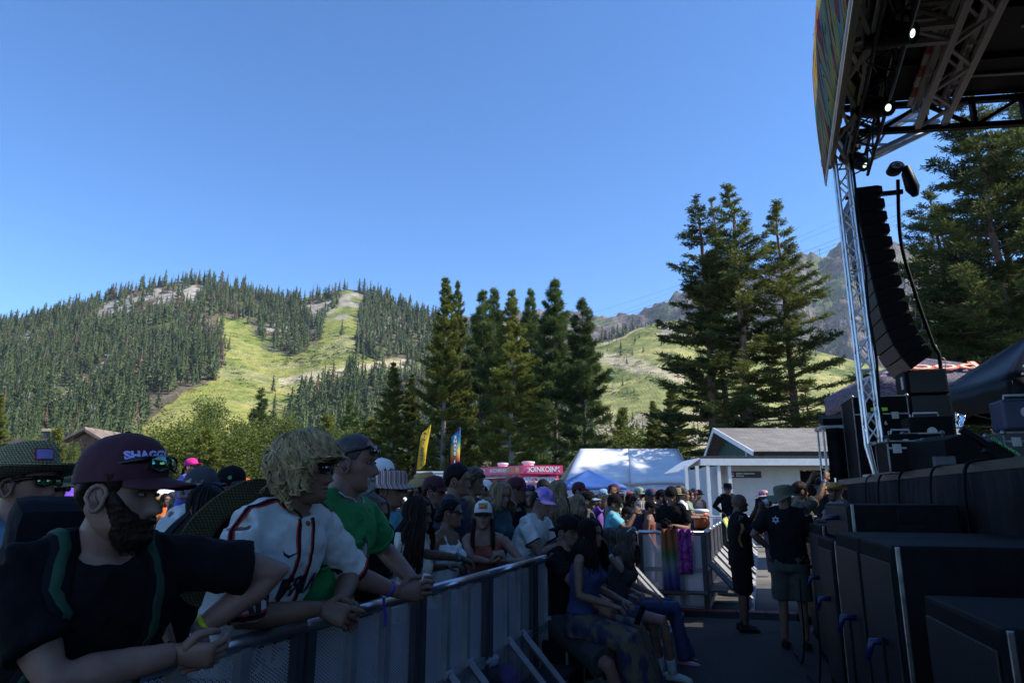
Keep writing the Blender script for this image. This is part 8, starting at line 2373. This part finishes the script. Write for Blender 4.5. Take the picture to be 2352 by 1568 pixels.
for u, v, Y, face, lab, kw in far: far_person(u, v, Y, face, lab, kw)
fill = random.Random(31)
tops = [('grey', 'grey'), ('white', 'white'), ('red', 'red'), ('orange', 'orange'), ('teal', 'dark teal'), ('yellow', 'yellow'), ('violet', 'violet'), ('navy', 'navy'), ('dkgreen', 'dark green'), ('lblue', 'light blue'), ('brown', 'brown'), ('cream', 'cream'), ('black', 'black'), ('green', 'bright green')]
heads_ = [('cap', 'white', 'white cap'), ('cap', 'black', 'black cap'), ('cap', 'red', 'red cap'), ('cap', 'navy', 'navy cap'), ('cap', 'tan', 'tan cap'), ('hat', straw, 'straw hat'), ('hair', 'dark', 'dark hair'), ('hair', 'blond', 'blond hair'), ('hair', 'brown', 'brown hair'), ('long', 'dark', 'long dark hair'), ('long', 'dblond', 'long fair hair')]
spots = []
for (u0, u1, n, Y0, Y1, where) in ((320, 420, 6, 12, 24, 'crowd left of the pink cap girl'), (495, 600, 7, 9, 22, 'crowd behind the black cap man'), (860, 1010, 8, 11, 22, 'crowd before the donut booth'), (1010, 1200, 12, 11, 24, 'crowd before the food truck'), (1200, 1440, 14, 12, 26, 'crowd before the blue canopy'), (1440, 1560, 10, 13, 26, 'crowd before the marquee')):
  for k in range(n):
    spots.append((u0 + (u1 - u0) * (k + fill.uniform(.2, .8)) / n, 1141 + fill.uniform(-7, 14), Y0 + (Y1 - Y0) * fill.random(), where))
used = set()
for u, v, Y, where in spots:
  for _ in range(60):
    t_ = fill.choice(tops); hd = fill.choice(heads_)
    if (t_[1], hd[2], where) not in used: break
  used.add((t_[1], hd[2], where))
  kw = dict(skin=fill.choice(('fair', 'tan', 'olive', 'pink', 'brown')), shirt=(t_[0], .6), vox=.02)
  if hd[0] == 'cap': kw['hat'] = fcap(hd[1])
  elif hd[0] == 'hat': kw['hat'] = ('hat', hd[1], straw_dark, {})
  elif hd[0] == 'hair': kw['hair'] = ('short', hd[1])
  else: kw['hair'] = ('long', hd[1], .25); kw['sex'] = 'f'
  far_person(u, v, Y, fill.choice((-12, -18, -8, -30, 10, -60)), '%s and %s top, %s' % (hd[2], t_[1], where), kw)
flush()
# ================================================================== prints, straps and things people carry
def poly_mesh(pts):
  return MB().add([(x, y, 0) for x, y in pts], [tuple(range(len(pts)))]).mesh('print')
def grid_mesh(w, h, n=6, m=6):
  return MB().sheet([[(w * (i / n - .5), h * (j / m - .5), 0) for i in range(n + 1)] for j in range(m + 1)]).mesh('print')
def loop_pts(c, ax, r_, n=14, close=True, up=None):
  ax = Vector(ax).normalized(); u_ = ax.orthogonal().normalized(); w_ = ax.cross(u_)
  return [Vector(c) + (u_ * math.cos(2 * math.pi * i / n) + w_ * math.sin(2 * math.pi * i / n)) * r_ for i in range(n + (1 if close else 0))]
def wristband(P, Wp, E, m, name='wristband', t=.03, r_=.034, w=.014):
  d = (Wp - E).normalized(); c = Wp - d * t
  g = [[q + d * o for q in loop_pts(c, d, r_, 14)] for o in (-w / 2, w / 2)]
  return ob(name, MB().sheet(g, .003).mesh(name, smooth=True), m, P.e)
pipe_red = cloth('jersey_red_piping', (0.42, 0.03, 0.02)); pipe_blk = cloth('jersey_black_piping', (0.010, 0.008, 0.014)); navy_print = cloth('jersey_letters', (0.012, 0.010, 0.022))
T = bvh_of(p2.shirt); P = p2
out = -P.lt
for nm, wdt, m_, off in (('sleeve_piping', .024, pipe_red, .003), ('sleeve_piping', .011, pipe_blk, .006)):
  for S, E, sg in ((P.SR, P.ER, -1), (P.SL, P.EL, 1)):
    a = (E - S).normalized(); o = (P.lt * sg + P.up * .55).normalized()
    strip_on(P, T, [P.NB + P.lt * sg * .055 - P.up * .005 + P.fw * .02, P.NB.lerp(S, .5) + P.up * .07, S + o * .09, S.lerp(E, .5) + o * .09, S.lerp(E, .93) + o * .09], wdt, m_, nm, off)
    strip_on(P, T, loop_pts(S.lerp(E, .95), a, .085), wdt * 1.1, m_, 'sleeve_hem', off, n=40)
  for y in (-.045, .03):
    strip_on(P, T, [P.NB + P.fw * .09 + P.lt * (y * .9) - P.up * .01, P.base + P.up * .38 + P.fw * .16 + P.lt * y, P.base + P.up * .22 + P.fw * .16 + P.lt * y, P.base + P.up * .02 + P.fw * .16 + P.lt * y], wdt * .8, m_, 'front_piping', off)
for q in (.40, .30, .20, .10):
  c, n_, _, _ = T.find_nearest(P.base + P.up * q + P.fw * .2 - P.lt * .008)
  ob('button', MB().tube([c, c + n_ * .006], .008, 10).mesh('button'), mat('pearl_button', (0.4, 0.38, 0.34), 0.3), P.e)
print_on(P, T, text_geo('SAN FR', .105, offset=.004, spacing=1.05), P.base + P.up * .285 - P.lt * .135, P.lt + P.up * .12, P.up, navy_print, 'jersey_lettering', .005)
print_on(P, T, text_geo('ANCIS', .105, offset=.004, spacing=1.05), P.base + P.up * .295 + P.lt * .145, P.lt - P.up * .12, P.up, navy_print, 'jersey_lettering', .005)
sw = [(0, .012), (.008, -.004), (.02, -.010), (.065, .016), (.022, .000), (.012, .004)]
print_on(P, T, poly_mesh(sw), P.base + P.up * .42 - P.lt * .105, P.lt, P.up, navy_print, 'swoosh_mark', .005)
Tb = bvh_of(P.body)
strip_on(P, Tb, [P.NB - P.lt * .07 + P.up * .03, P.NB + P.fw * .07 - P.lt * .02, P.NB + P.fw * .08 - P.up * .03], .006, blk_cloth, 'neck_cord', .004)
c = P.NB + P.fw * .10 - P.up * .02
ob('cord_bead', MB().ball(c, .010, 8, 6).mesh('cord_bead', smooth=True), mat('wooden_bead', (0.16, 0.07, 0.02), 0.5), P.e)
hb, bd = hat_geo(brim=.105, crown_h=.11, droop=.05, up_side=.03, ex=1.1)
hc = P.base + P.up * .33 - P.fw * .155 - P.lt * .03
Mhat = P.M @ Matrix.Translation(hc) @ (P.fw * -1).rotation_difference(Vector((0, 0, 1))).inverted().to_matrix().to_4x4() @ Matrix.Scale(1.12, 4) @ Matrix.Translation((0, 0, -.03))
hh = empty('straw_hat', P.M @ hc, 0, 'dark straw hat hanging on the back of the blond man in the jersey', 'hat')
ob('weave', hb.xf(Mhat).mesh('weave', smooth=True), straw_dark, hh, True)
ob('hat_band', bd.xf(Mhat).mesh('hat_band', smooth=True), blk_cloth, hh, True)
T = bvh_of(p3.shirt); P = p3
gold_p = cloth('gold_print', (0.42, 0.27, 0.01)); dk_p = cloth('dark_green_print', (0.006, 0.05, 0.03)); pale_p = cloth('pale_print', (0.30, 0.33, 0.34))
print_on(P, T, MB().sheet([[(.16 * (i / 8 - .5) * (1 - .25 * abs(j / 8 - .5)), .21 * (j / 8 - .5), 0) for i in range(9)] for j in range(9)]).mesh('print'), P.base + P.up * .18 + P.lt * .02, P.lt, P.up, dk_p, 'print_backing', .003)
print_on(P, T, text_geo('Takin', .105, offset=.006), P.base + P.up * .235 + P.lt * .01, P.lt - P.up * .18, P.up, gold_p, 'print_lettering', .006)
print_on(P, T, text_geo('Nam', .105, offset=.006), P.base + P.up * .12 + P.lt * .02, P.lt, P.up, gold_p, 'print_lettering', .006)
print_on(P, T, MB().sheet([[(.032 * math.cos(a) * r_, .055 * math.sin(a) * r_, 0) for a in [2 * math.pi * i / 16 for i in range(17)]] for r_ in (.05, .5, 1)]).mesh('print'), P.base + P.up * .355 + P.lt * .005, P.lt, P.up, dk_p, 'print_figure', .004)
print_on(P, T, MB().sheet([[(.020 * math.cos(a) * r_ + .006, .036 * math.sin(a) * r_ - .008, 0) for a in [2 * math.pi * i / 16 for i in range(17)]] for r_ in (.05, .5, 1)]).mesh('print'), P.base + P.up * .355 + P.lt * .005, P.lt, P.up, pale_p, 'print_figure', .007)
for S, E, sg in ((P.SR, P.ER, -1), (P.SL, P.EL, 1)):
  strip_on(P, T, loop_pts(S.lerp(E, .66), (E - S), .085), .018, CL['green'], 'rolled_cuff', .006, .006, 36)
violet_band = mat('violet_wristband', (0.05, 0.03, 0.30), 0.5)
wb_ = wristband(P, P.WR, P.ER, violet_band, t=.045)
d = (P.WR - P.ER).normalized(); c = P.WR - d * .045
ob('band_tail', MB().sheet([[c + Vector((x + .006 * math.sin(z * 40), -.035, z)) for x in (-.006, .006)] for z in (-.03, -.06, -.10, -.14)], .002).mesh('band_tail'), violet_band, P.e)
tw_ = P.M @ (P.WL + (P.WL - P.EL).normalized() * .09 + Vector((0, 0, .05)))
tb_ = MB().ball((0, 0, 0), (.03, .022, .04), 12, 9)
tb_.v = [tuple(Vector(q) * (1 + .35 * mnoise.noise(Vector(q) * 60))) for q in tb_.v]
ob('paper_tissue', tb_.mesh('paper_tissue'), white_tape, None, loc=tw_, label='crumpled white tissue held by the man in green', cat='tissue')
Tb = bvh_of(P.body)
strip_on(P, Tb, [P.NB + P.lt * .06 + P.up * .01, P.NB + P.fw * .075 + P.lt * .03 - P.up * .015, P.NB + P.fw * .085 - P.up * .03, P.NB + P.fw * .075 - P.lt * .03 - P.up * .015, P.NB - P.lt * .06 + P.up * .01], .006, alu_dull, 'neck_chain', .012)
T = bvh_of(p1.shirt); P = p1
pk_g = cloth('dark_green_strap', (0.006, 0.045, 0.022)); pk_b = cloth('black_pack_cloth', (0.008, 0.008, 0.011)); pk_s = cloth('slate_webbing', (0.018, 0.020, 0.030))
bp_ = empty('backpack', P.M @ (P.base + P.up * .25 - P.fw * .2), 0, 'black and green backpack worn by the bearded man', 'backpack')
for sg in (-1, 1):
  for wdt, m_, nm, off in ((.062, pk_b, 'shoulder_strap', .006), (.026, pk_g, 'strap_stripe', .011)):
    o = strip_on(P, T, [P.base + P.up * .42 - P.fw * .16 + P.lt * sg * .09, P.base + P.up * .55 + P.lt * sg * .10, P.base + P.up * .44 + P.fw * .13 + P.lt * sg * .115, P.base + P.up * .30 + P.fw * .17 + P.lt * sg * .13, P.base + P.up * .16 + P.fw * .16 + P.lt * sg * .15], wdt, m_, nm, off, .006)
    o.parent = bp_; o.matrix_parent_inverse = mworld(bp_).inverted() @ P.M
o = strip_on(P, T, [P.base + P.up * .31 + P.fw * .2 - P.lt * .13, P.base + P.up * .30 + P.fw * .2, P.base + P.up * .31 + P.fw * .2 + P.lt * .13], .026, pk_s, 'chest_strap', .014)
o.parent = bp_; o.matrix_parent_inverse = mworld(bp_).inverted() @ P.M
o = strip_on(P, T, [P.base + P.up * .29 + P.fw * .2 + P.lt * .09, P.base + P.up * .15 + P.fw * .2 + P.lt * .07, P.base + P.up * .0 + P.fw * .2 + P.lt * .05], .03, pk_s, 'hanging_strap', .012)
o.parent = bp_; o.matrix_parent_inverse = mworld(bp_).inverted() @ P.M
pb = MB().box((0, 0, 0), (.17, .30, .46)).mesh('pack_body', bevel=.05)
pb.transform(P.M @ Matrix.Translation(P.base + P.up * .27 - P.fw * .23) @ Matrix.Rotation(R(17), 4, 'Y'))
ob('pack_body', shade_auto(pb, 50), pk_b, bp_, True)
sq = grid_mesh(.052, .052); print_on(P, T, sq, P.base + P.up * .26 + P.fw * .1 + P.lt * .105, P.lt, P.up, cloth('patch_line', (0.05, 0.05, 0.055)), 'chest_patch', .004)
sq = grid_mesh(.047, .047); print_on(P, T, sq, P.base + P.up * .26 + P.fw * .1 + P.lt * .105, P.lt, P.up, CL['black'], 'chest_patch', .006)
print_on(P, T, poly_mesh([(-.012, 0), (0, .005), (.012, 0), (0, -.005)]), P.base + P.up * .262 + P.fw * .1 + P.lt * .105, P.lt, P.up, white_tape, 'lip_mark', .009)
Tc = bvh_of(p1.cap); M3 = P.Mh.to_3x3()
print_on(P, Tc, text_geo('SHAGGY', .027, offset=.0014, spacing=1.0), P.Mh @ Vector((.088, -.048, .100)), M3 @ Vector((.55, .83, .10)), M3 @ Vector((0, 0, 1)), mat('lilac_cap_letters', (0.42, 0.38, 0.75), 0.6), 'cap_lettering', .004, parent=p1.cap)
kf = P.M @ (P.WL + (P.WL - P.EL).normalized() * .10 + Vector((.01, 0, .015)))
ob('key_fob', MB().box((0, 0, 0), (.03, .022, .055), Matrix.Rotation(R(35), 3, 'Y')).mesh('key_fob', bevel=.006), frame_blk, None, loc=kf, label='small black gadget held in the hands of the bearded man', cat='gadget')
wristband(P, P.WL, P.EL, mat('lime_wristband', (0.45, 0.5, 0.01), 0.5), t=.02)
Tc = bvh_of(p0.cap); M3 = p0.Mh.to_3x3()
print_on(p0, Tc, grid_mesh(.06, .045), p0.Mh @ Vector((.10, -.045, .105)), M3 @ Vector((.42, .9, 0)), M3 @ Vector((-.2, 0, 1)), cloth('hat_patch_red', (0.20, 0.015, 0.04)), 'hat_patch', .005, parent=p0.cap)
print_on(p0, Tc, grid_mesh(.05, .035), p0.Mh @ Vector((.10, -.045, .105)), M3 @ Vector((.42, .9, 0)), M3 @ Vector((-.2, 0, 1)), cloth('hat_patch_lilac', (0.20, 0.17, 0.42)), 'hat_patch', .008, parent=p0.cap)
def stripes(name, cols, sc, axis='Y'):
  m, nt, p, out = nmat(name)
  N, L = nt.nodes, nt.links
  tc = N.new('ShaderNodeTexCoord'); sp = N.new('ShaderNodeSeparateXYZ'); L.new(tc.outputs['Object'], sp.inputs[0])
  ad = N.new('ShaderNodeMath'); ad.operation = 'ADD'; L.new(sp.outputs['X'], ad.inputs[0]); L.new(sp.outputs['Y'], ad.inputs[1])
  mu = N.new('ShaderNodeMath'); mu.operation = 'MULTIPLY'; mu.inputs[1].default_value = sc
  L.new(ad.outputs[0] if axis == 'XY' else sp.outputs[axis], mu.inputs[0])
  fr_ = N.new('ShaderNodeMath'); fr_.operation = 'FRACT'; L.new(mu.outputs[0], fr_.inputs[0])
  rp = N.new('ShaderNodeValToRGB'); rp.color_ramp.interpolation = 'CONSTANT'
  rp.color_ramp.elements[0].color = (*cols[0], 1); rp.color_ramp.elements[1].position = 1 / len(cols); rp.color_ramp.elements[1].color = (*cols[1], 1)
  for i in range(2, len(cols)):
    e_ = rp.color_ramp.elements.new(i / len(cols)); e_.color = (*cols[i], 1)
  L.new(fr_.outputs[0], rp.inputs['Fac']); L.new(rp.outputs[0], p.inputs['Base Color']); p.inputs['Roughness'].default_value = .85
  return m
woven = stripes('woven_hat_stripes', [(.30, .03, .05), (.45, .42, .38), (.05, .10, .12), (.35, .15, .03), (.10, .03, .10), (.40, .38, .36)], 22, 'XY')
hb, bd = hat_geo(brim=.055, crown_h=.09, droop=.45, z0=.035)
ho = p5.add_head('hat', hb, woven)
Tc = bvh_of(p9.cap); M3 = p9.Mh.to_3x3()
print_on(p9, Tc, grid_mesh(.075, .05), p9.Mh @ Vector((.11, 0, .10)), M3 @ Vector((0, 1, 0)), M3 @ Vector((-.2, 0, 1)), mat('cap_picture', (0.40, 0.30, 0.02), .6, var=.2, scale=45, col2=(.35, .03, .03), lo=.45, hi=.55), 'cap_patch', .004, parent=p9.cap)
cr, br = cap_geo(bulge=1.012, zt=.1515)
cr.f = [f for f in cr.f if sum(cr.v[i][0] for i in f) / len(f) < .03]; cr.m = [0] * len(cr.f)
p9.add_head('mesh_back', cr, CL['black'], p9.cap)
T = bvh_of(p20.shirt); P = p20
a = (P.ER - P.SR).normalized(); oc = P.SR.lerp(P.ER, .45) - P.lt * .09
for i in range(6):
  print_on(P, T, grid_mesh(.085, .0065, 6, 1), oc + a * (-.035 + .013 * i), P.fw, -a, navy_print, 'flag_stripe', .004)
print_on(P, T, grid_mesh(.04, .04), oc - a * .015 + P.fw * .022, P.fw, -a, navy_print, 'flag_canton', .006)
Tc = bvh_of(p21.cap); M3 = p21.Mh.to_3x3()
print_on(p21, Tc, MB().add([(.014 * math.cos(2 * math.pi * i / 16), .014 * math.sin(2 * math.pi * i / 16), 0) for i in range(16)], [tuple(range(16))]).mesh('sticker'), p21.Mh @ Vector((.03, -.09, .06)), M3 @ Vector((1, .2, 0)), M3 @ Vector((0, 0, 1)), mat('green_sticker', (0.08, 0.28, 0.14), .5), 'sticker', .004, parent=p21.cap)
T = bvh_of(p10.shirt); P = p10
for S, E in ((P.SR, P.ER), (P.SL, P.EL)):
  strip_on(P, T, loop_pts(S.lerp(E, .60), (E - S), .085), .02, cloth('dark_ringer_cuff', (0.03, 0.008, 0.015)), 'cuff', .004, .004, 36)
wristband(p7, p7.WR, p7.ER, mat('beaded_bracelets', (0.08, 0.09, 0.16), .6, var=.6, scale=80), 'bracelet', .03, .032, .03)
T = bvh_of(q1.shirt); P = q1
star = []
for i in range(12):
  r_ = .045 if i % 2 == 0 else .026; star.append((r_ * math.sin(math.pi * i / 6), r_ * math.cos(math.pi * i / 6)))
print_on(P, T, poly_mesh(star), P.base + P.up * .41 - P.fw * .1 + P.lt * .09, -P.lt, P.up, mat('star_print', (0.30, 0.30, 0.36), .6), 'star_print', .005)
print_on(P, T, poly_mesh([(x * .45, y * .45) for x, y in star]), P.base + P.up * .41 - P.fw * .1 + P.lt * .09, -P.lt, P.up, CL['black'], 'star_print', .008)
T = bvh_of(q2.shirt); P = q2
print_on(P, T, MB().sheet([[(.02 * math.sin(j * .9) + .03 * (i - .5), -.30 * j / 8 + .15, 0) for i in range(2)] for j in range(9)]).mesh('print'), P.base + P.up * .26 - P.fw * .02 - P.lt * .18, P.fw, P.up, mat('dragon_print', (0.30, 0.22, 0.02), .7, var=.3, scale=30, col2=(.25, .02, .02)), 'shirt_print', .006)
def camera_thing(c, d, lens_len, lens_r, label, lens_m):
  c = Vector(c); d = Vector(d).normalized()
  rt = d.cross(Vector((0, 0, 1))).normalized(); uu = rt.cross(d)
  M3_ = Matrix((rt, d, uu)).transposed()
  e_ = empty('photo_camera', c, 0, label, 'camera')
  ob('camera_body', MB().box(c, (.14, .075, .10), M3_).mesh('camera_body', bevel=.012), blk_paint, e_, True)
  ob('viewfinder', MB().box(c + uu * .06, (.05, .06, .035), M3_).mesh('viewfinder', bevel=.008), blk_paint, e_, True)
  p_ = c + d * .04
  segs = [(0, .8), (.18, .85), (.2, 1.0), (.55, 1.0), (.57, 1.12), (1.0, 1.15)]
  lo_ = ob('lens_barrel', shade_auto(MB().tube([p_ + d * lens_len * t for t, _ in segs], [lens_r * k_ for _, k_ in segs], 16).mesh('lens_barrel'), 40), lens_m, e_, True)
  for t in (.25, .5, .8):
    ob('grip_ring', MB().tube([p_ + d * lens_len * t, p_ + d * lens_len * (t + .1)], lens_r * 1.19, 16, cap=False).mesh('grip_ring'), rubber, lo_, True)
  ob('front_glass', MB().tube([p_ + d * lens_len, p_ + d * (lens_len + .004)], lens_r * .95, 16).mesh('front_glass'), lens_dark, lo_, True)
hm_ = q2.M @ ((q2.WR + q2.WL) / 2)
camera_thing(hm_ + Vector((.02, 0, .05)), (0.93, -.2, .28), .30, .045, 'camera with long white zoom lens held by the bald photographer', mat('white_lens_paint', (0.5, 0.5, 0.5), .5))
hm_ = q3.M @ ((q3.WR + q3.WL) / 2 + Vector((.08, 0, .03)))
camera_thing(hm_, (-.35, -.9, -.15), .11, .042, 'black camera held by the photographer looking down', blk_paint)
wristband(q3, q3.WR, q3.ER, mat('pink_wristband', (0.5, 0.06, 0.22), .5), t=.05)
wristband(q4, q4.WR, q4.ER, mat('blue_wristband', (0.03, 0.14, 0.5), .5), t=.05)
def phone(c, rz, label, tilt=0):
  e_ = empty('phone', c, 0, label, 'phone')
  M3_ = Matrix.Rotation(rz, 3, 'Z') @ Matrix.Rotation(tilt, 3, 'Y')
  ob('case', MB().box(c, (.010, .075, .155), M3_).mesh('case', bevel=.004), blk_paint, e_, True)
  ob('screen', MB().box(Vector(c) - M3_ @ Vector((.006, 0, 0)), (.002, .068, .145), M3_).mesh('screen'), lens_dark, e_, True)
phone(q4.M @ ((q4.WR + q4.WL) / 2 + Vector((.09, 0, .07))), 0, 'phone held up behind the bucket hat man')
phone(W(1470, 1412, 5.85), .4, 'phone in the hand of the woman in the dress', .5)
for o in [x for x in bpy.data.objects if x.get('label') in ('man in black cap with red badge lifting a phone', 'person with both arms raised holding a phone high')]:
  sp_ = mworld(o) @ (Vector((.44, 0, 1.50)) if 'badge' in o['label'] else Vector((.37, 0, 1.82)))
  phone(sp_, R(-12), 'phone lifted by the man with the red badge' if 'badge' in o['label'] else 'phone held high in the far crowd')
sock = cloth('white_sock', (0.42, 0.44, 0.50)); clog_p = mat('pink_clog', (0.42, 0.14, 0.20), .5, var=.1); clog_w = mat('pale_clog', (0.30, 0.36, 0.34), .5)
def footwear(P_, m_, sock_m=None):
  for A_, K_ in ((P_.AR, P_.KR), (P_.AL, P_.KL)):
    d = (K_ - A_).normalized()
    if sock_m: ob('sock', MB().tube([A_ - d * .02, A_ + d * .06, A_ + d * .14, A_ + d * .15], [.044, .046, .048, .046], 12).mesh('sock', smooth=True), sock_m, P_.e)
    rg = []
    for x, w, hgt in ((-.07, .02, .05), (-.055, .042, .085), (0, .048, .085), (.06, .052, .085), (.12, .054, .07), (.17, .046, .05), (.195, .02, .03)):
      c = Vector((A_.x + x, A_.y, A_.z - .085))
      rg.append([c + Vector((0, w * math.cos(t), .004 + hgt * (.5 + .5 * math.sin(t)))) for t in [2 * math.pi * i / 12 for i in range(12)]])
    ob('clog', shade_auto(MB().rings(rg).mesh('clog'), 55), m_, P_.e)
footwear(s3, clog_w, sock); footwear(s4, clog_p); footwear(s2, shoe_blk);
for P_, lab in ((s1, 'black road case the couple sits on'), (s3, 'black road case under the bare-legged girl'), (s4, 'black road case under the girl in jeans')):
  c = P_.M @ P_.base; top_z = c.z - .155 * P_.k
  e_ = empty('road_case', (c.x - .08, c.y, 0), RAIL_ROT, lab, 'case', 'road cases used as seats')
  ob('case_body', MB().box((0, 0, top_z / 2), (.45, .55, top_z)).mesh('case_body', bevel=.01), flight, e_)
  for sx in (-1, 1):
    for sy in (-1, 1): ob('edge_trim', MB().box((sx * .225, sy * .275, top_z / 2), (.02, .02, top_z)).mesh('edge_trim'), case_alu, e_)
for t, c_ in ((.02, (.4, .03, .03)), (.05, (.03, .03, .05)), (.08, (.45, .45, .5))):
  wristband(s3, s3.WR, s3.ER, mat('band_%d' % int(t * 100), c_, .6), t=t, r_=.031, w=.02)
T = bvh_of(s2.body); P = s2
strip_on(P, T, [P.base + P.up * .40 + P.fw * .11 - P.lt * .08, P.base + P.up * .50 - P.lt * .085, P.base + P.up * .40 - P.fw * .10 - P.lt * .07, P.base + P.up * .28 - P.fw * .11 - P.lt * .06], .035, CL['jean'], 'dress_strap', .006, .004)
def lump(name, c, r_, m_, seed, label, cat, amp=.25, fr_=9, n=22, group=None):
  b_ = MB().ball((0, 0, 0), r_, n, n - 4)
  b_.v = [tuple(Vector(q) * (1 + amp * mnoise.noise(Vector(q) * fr_ + Vector((seed, 0, 0))) + amp * .4 * mnoise.noise(Vector(q) * fr_ * 3))) for q in b_.v]
  return ob(name, b_.mesh(name, smooth=True), m_, None, loc=c, label=label, cat=cat, group=group)
bz = W(1100, 1556, 4.98)
lump('backpack', bz, (.16, .13, .12), cloth('black_nylon', (0.012, 0.012, 0.02)), 3, 'dark bag lying at the foot of the near barrier', 'bag', .2)
tow = W(1092, 1514, 4.95)
lump('towel', tow, (.14, .11, .06), cloth('fluffy_towel', (0.30, 0.31, 0.42), bump=1.0, bscale=120), 5, 'fluffy pale blue towel heaped on the dark bag', 'towel', .45, 12, 30)
sk_ = W(1150, 1562, 5.1)
lump('cloth_sack', sk_, (.12, .11, .10), cloth('violet_sack', (0.05, 0.03, 0.10)), 8, 'tied violet sack beside the dark bag', 'sack', .3, 10)
bo_ = W(1066, 1590, 4.8)
e_ = empty('water_bottle', bo_, 0, 'clear water bottle with white cap by the dark bag', 'bottle')
ob('bottle_body', MB().lathe([(.03, 0), (.033, .02), (.033, .13), (.02, .17), (.013, .18), (.013, .19)], 14).mesh('bottle_body', smooth=True), mat('clear_plastic', (0.25, 0.27, 0.32), .1, spec=.6), e_)
ob('bottle_cap', MB().lathe([(.016, .185), (.016, .205), (.002, .206)], 12).mesh('bottle_cap'), white_tape, e_)
jd = RN; jc = RL(10.97, 0, 0) - RD * .055
mag = mat('magenta_print_towel', (0.32, 0.06, 0.36), .85, var=.3, scale=18, col2=(.10, .01, .10), lo=.48, hi=.52)
def hung(name, t0, t1, z0, m_, label, fringe=False):
  g = []
  for z in np.linspace(1.20, z0, 9):
    g.append([RL(10.97, t, z) - RD * (.06 + .02 * math.sin(t * 60 + z * 4) + .02 * (1.2 - z)) for t in np.linspace(t0, t1, 12)])
  e_ = empty(name, RL(10.97, (t0 + t1) / 2, 1.2), 0, label, 'towel')
  ob('cloth', MB().sheet(g, .005).mesh('cloth', smooth=True), m_, e_, True)
  if fringe:
    for k in range(16):
      z = 1.18 - k * (1.1 - z0) / 16
      ob('fringe', MB().tube([RL(10.97, t1, z) - RD * .07, RL(10.97, t1 + .04, z - .03) - RD * .07], .006, 4).mesh('fringe'), m_, e_, True)
rain = cloth_ramp('sunset_tapestry', [(0.0, (.06, .01, .10)), (.25, (.03, .06, .25)), (.45, (.12, .2, .22)), (.6, (.05, .12, .04)), (.8, (.25, .10, .03)), (1.0, (.30, .10, .06))])
hung('tapestry', .34, .58, .25, rain, 'sunset-coloured tapestry hung over the turned barrier section')
hung('fringed_towel', .58, .78, .55, mag, 'magenta fringed towel hung beside the tapestry', True)
rasta = stripes('rasta_stripes', [(.05, .22, .06), (.6, .42, .03), (.55, .05, .03), (.55, .5, .35), (.6, .42, .03), (.05, .22, .06)], 2.4, 'X')
g = [[RL(s_, FAR_T + .04 + .33 * f, 1.20 - .62 * f) + Vector((0, 0, .02 * math.sin(s_ * 9 + f * 4))) for s_ in np.linspace(15.6, 17.6, 22)] for f in np.linspace(0, 1, 10)]
ob('striped_blanket', MB().sheet(g, .006).mesh('striped_blanket', smooth=True), rasta, None, label='red yellow and green striped blanket over the sunlit far barrier', cat='blanket')
cl_ = W(1612, 1212, 18.5)
e_ = empty('drink_cooler', cl_, 0, 'orange drink cooler with white lid at the far barrier', 'cooler')
ob('barrel', MB().lathe([(.17, 0), (.19, .02), (.20, .36), (.19, .40)], 20, cl_).mesh('barrel', smooth=True), mat('orange_plastic', (0.65, 0.13, 0.03), .4), e_, True)
ob('lid', MB().lathe([(.205, .40), (.21, .44), (.17, .48), (.01, .485)], 20, cl_).mesh('lid', smooth=True), white_paint, e_, True)
ob('handle', MB().tube([cl_ + Vector((-.1, -.2, .3)), cl_ + Vector((-.1, -.24, .3)), cl_ + Vector((.1, -.24, .3)), cl_ + Vector((.1, -.2, .3))], .012, 6).mesh('handle'), white_paint, e_, True)
e2 = empty('cooler_stand', (cl_.x, cl_.y, 0), 0, 'dark crate carrying the orange drink cooler', 'crate')
ob('crate_body', MB().box((cl_.x, cl_.y, cl_.z / 2), (.5, .5, cl_.z - .004)).mesh('crate_body', bevel=.01), flight, e2, True)
# ================================================================== air
hz = MB().box((0, 1900, 359), (7000, 4200, 720)).mesh('haze')
hm, nt, p_, out = nmat('thin_haze')
nt.nodes.remove(p_)
pv = nt.nodes.new('ShaderNodeVolumePrincipled')
pv.inputs['Color'].default_value = (0.75, 0.85, 1.0, 1)
pv.inputs['Density'].default_value = 0.00006
pv.inputs['Anisotropy'].default_value = 0.2
nt.links.new(pv.outputs[0], out.inputs['Volume'])
ob('haze', hz, hm, kind='stuff')
